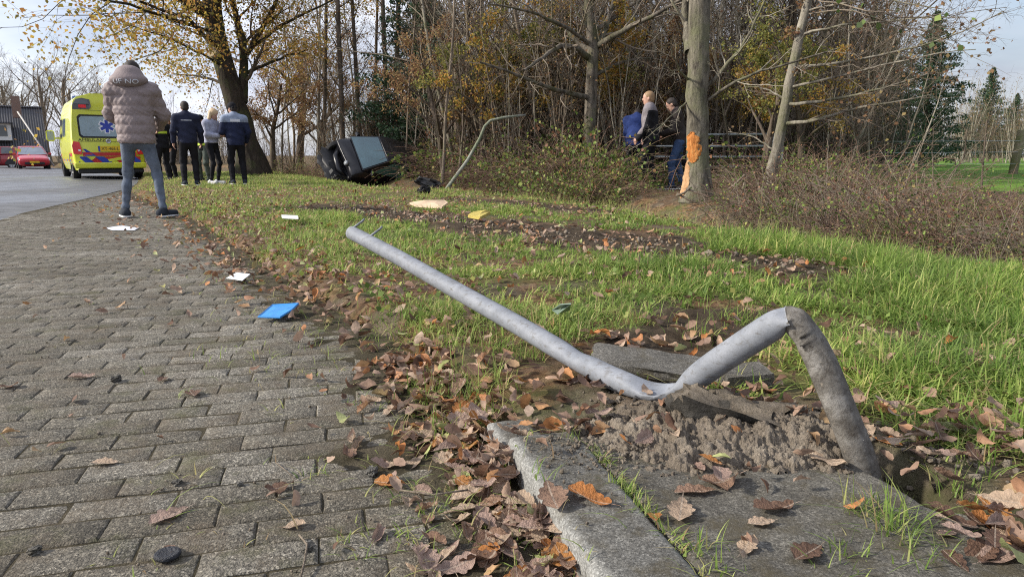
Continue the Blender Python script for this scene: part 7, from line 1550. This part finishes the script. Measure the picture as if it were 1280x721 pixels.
    tr = [tuple(b)] + T([(735, 190, 0), (737, 150, 0), (740, 100, 0), (742, 65, 0), (738, 25, 0), (735, -10, 0), (732, -70, 0), (735, -140, 0)], y)
    lm = [(T([(735, 72, 0), (718, 58, -.5), (698, 57, -1), (678, 72, -1.5), (655, 88, -2)], y), .075, .02, 9), (T([(736, 122, 0), (712, 118, -.6), (688, 112, -1), (660, 98, -1.5), (630, 88, -1.8), (600, 78, -2)], y), .06, .018, 10), (T([(746, 58, 0), (772, 42, -.4), (800, 28, -.6), (828, 14, -.8), (850, 0, -.9), (880, -20, -1)], y), .07, .02, 9), (T([(738, 66, 0), (712, 45, .5), (698, 20, .8), (688, -10, 1)], y), .06, .03, 8), (T([(744, 60, 0), (760, 30, .3), (768, 0, .5), (775, -50, .6)], y), .075, .03, 8), (T([(742, 95, 0), (775, 78, .6), (810, 72, 1), (840, 80, 1.3)], y), .045, .012, 8), (T([(736, 55, 0), (700, 30, -1), (660, 12, -1.7), (610, 5, -2)], y), .05, .012, 9), (T([(742, 40, 0), (790, 5, .8), (830, -10, 1.2)], y), .05, .015, 8)]
    poly_tree('spreading_tree', b, tr, .15, .085, P_H, 'spreading bare tree with drooping limbs rising from the leafy brambles', lm, 14, 13, 'bark_spread', 'bark_twig', None, 'russet', (.5, 1), .5, None, 1.1)
    # leaning tree with long branches to the right
    y = 11.6; b = at(957, 240, y=y); b.z = gz(b.x, b.y) - .05
    tr = [tuple(b)] + T([(968, 205, 0), (976, 170, 0), (982, 130, 0), (990, 90, 0), (1000, 42, 0), (1010, 0, 0), (1025, -70, 0)], y)
    lm = [(T([(983, 130, 0), (1003, 131, -.3), (1020, 127, -.5), (1060, 122, -.8), (1110, 108, -1.2), (1160, 92, -1.6)], y), .032, .006, 12), (T([(980, 155, 0), (1005, 153, -.3), (1030, 150, -.5), (1048, 141, -.6), (1085, 132, -.9), (1120, 128, -1.2), (1165, 118, -1.5)], y), .035, .006, 12), (T([(992, 84, 0), (1030, 82, -.4), (1080, 74, -.8), (1130, 62, -1.2), (1190, 48, -1.7), (1255, 14, -2.2)], y), .026, .005, 14), (T([(1000, 45, 0), (1050, 30, -.5), (1100, 28, -.9), (1150, 22, -1.4), (1210, 22, -1.9)], y), .022, .005, 12), (T([(986, 110, 0), (1040, 98, -.6), (1110, 80, -1.2), (1170, 66, -1.7), (1220, 62, -2)], y), .024, .005, 12), (T([(1006, 15, 0), (1050, 5, -.4), (1085, 0, -.8)], y), .022, .006, 8), (T([(1008, 0, 0), (1060, -12, -.5), (1120, 2, -1), (1180, 12, -1.5)], y), .022, .005, 12), (T([(972, 190, 0), (940, 170, .3), (910, 165, .5)], y), .016, .005, 7), (T([(984, 125, 0), (955, 110, .4), (930, 108, .6)], y), .02, .006, 7)]
    root, g = poly_tree('leaning_tree', b, tr, .095, .06, P_H, 'thin leaning tree sending long fine branches to the right over the brambles', lm, 8, 14, 'bark_grey', 'bark_twig', (900, .055, 2, .04), 'russet', (.4, 1), .4)
    # a spray of larger leaves on its nearest branches
    rr = np.random.default_rng(6); pts = [at(px, py, y=8.0 + rr.normal(0, .2)) for px, py in ((1040, 6), (1052, 14), (1060, 12), (1075, 8), (1086, 19), (1094, 30), (1072, 27), (1078, 22), (1122, 36), (1162, 38), (1165, 48), (1168, 20), (1185, 15), (1200, 55), (1215, 22), (1120, 10), (1180, 42))]
    C_ = np.array([tuple(p) for p in pts]); C_ = C_ + rr.normal(0, .02, C_.shape); 
    y2 = 8.1; g = Grower(44)
    for pl in (T([(1010, 18, 3.3), (1060, 12, .2), (1100, 26, 0), (1165, 40, 0), (1205, 58, 0)], y2), T([(1010, -5, 3.3), (1075, 8, 0), (1125, 24, 0), (1185, 18, 0), (1258, 12, 0)], y2)):
        q = np.array(pl); s = np.linspace(0, len(q) - 1, 14); q = np.stack([np.interp(s, np.arange(len(q)), q[:, i]) for i in range(3)], 1); q += g.r.normal(0, .015, q.shape); g.br.append((q, np.linspace(.011, .003, 14), 1)); g.kids(q, np.linspace(.011, .003, 14), 1.6, 1, P_H, (.3, 1), 12)
    lv = leaf_quads(C_, .085, rr, .8, np.clip(rr.normal(.25, .3, len(C_)), 0, 1)); tm, cm = g.meshes('spray', 1, M['bark_twig'], sides=(6, 5, 3, 3), leaves=lv, leafmat=M['bramble_leaf'])
    link('overhanging_branch', tm, root).matrix_parent_inverse = root.matrix_world.inverted(); tag(link('overhanging_twigs', cm, root), kind='stuff')
    for o in root.children:
        if o.name.startswith('overhanging'): o.location = -Vector(b); o.matrix_parent_inverse = Matrix()
    # thin dark trunks behind the wreck
    for k, (px, top, yy, rad, lab) in enumerate(((430, 422, 24.5, .10, 'leftmost slim trunk behind the wreck'), (452, 440, 25, .085, 'slim trunk leaning left just behind the wreck windscreen'), (487, 478, 25.5, .10, 'straight slim trunk rising over the wreck roof'), (493, 498, 24.6, .11, 'slightly thicker slim trunk rising over the wreck roof'), (503, 520, 25.5, .09, 'slim trunk leaning right behind the wreck tail'), (466, 472, 27, .07, 'thinnest trunk among those behind the wreck'), (405, 408, 27, .08, 'slim trunk left of the wreck'))):
        b = at(px, 225, y=yy); b.z = gz(b.x, b.y) - .1; tr = [tuple(b)] + T([(px + (top - px) * .3, 150, 0), (px + (top - px) * .6, 80, 0), (top, 0, 0), (top + (top - px) * .5, -110, 0)], yy)
        poly_tree('slim_tree', b, tr, rad, rad * .55, P_H, lab, (), 17, 30 + k, 'bark_dark', 'bark_dark', (350, .07, 2, .1) if k % 2 else None, 'russet', (.3, 1), .42, 'slim trunks behind the wreck')
    # pale stems beside the leaning post
    for k, (p0, p1, yy, rad, lab) in enumerate((((552, 225), (566, 60), 15.5, .04, 'pale crooked stem beside the leaning post'), ((505, 225), (520, 20), 21, .03, 'pale thin stem right of the wreck tail'), ((598, 225), (582, -20), 18, .04, 'grey stem behind the leaning post'), ((672, 220), (668, -20), 17.5, .04, 'grey upright stem left of the leafy brambles'))):
        b = at(*p0, y=yy); b.z = gz(b.x, b.y) - .1; tr = [tuple(b)] + T([(p0[0] + 4, 180, 0), ((p0[0] + p1[0]) / 2 - 3, (p0[1] + p1[1]) / 2, 0), (p1[0], p1[1], 0), (p1[0] + 4, p1[1] - 120, 0)], yy)
        poly_tree('pale_stem_tree', b, tr, rad, rad * .5, P_H, lab, (), 26, 60 + k, 'bark_twig', 'bark_twig', None, 'russet', (.3, 1), .38)
    # single saplings on the right bank
    for k, (px, pt, y, lab) in enumerate(((1226, (1230, 190), 8.5, 'dark sapling standing up from the right bramble bank'), (1175, (1205, 200), 9.0, 'slanting bare sapling on the right bramble bank'))):
        b = at(px, 245, y=y); tr = [tuple(b), tuple(at((px + pt[0]) / 2, 215, y=y)), tuple(at(pt[0], pt[1], y=y)), tuple(at(pt[0] + 4, pt[1] - 40, y=y))]; poly_tree('sapling', b, tr, .013, .005, P_H, lab, (), 8, 80 + k, 'bark_dark', 'bark_dark', None, 'russet', (.3, 1), .6)
    # twigs hanging in from a roadside tree above
    y = 14; b = at(100, -60, y=y); tr = [tuple(b), tuple(at(150, -45, y=y)), tuple(at(200, -30, y=y)), tuple(at(240, -20, y=y))]
heroes()
SC.render.engine = 'CYCLES'
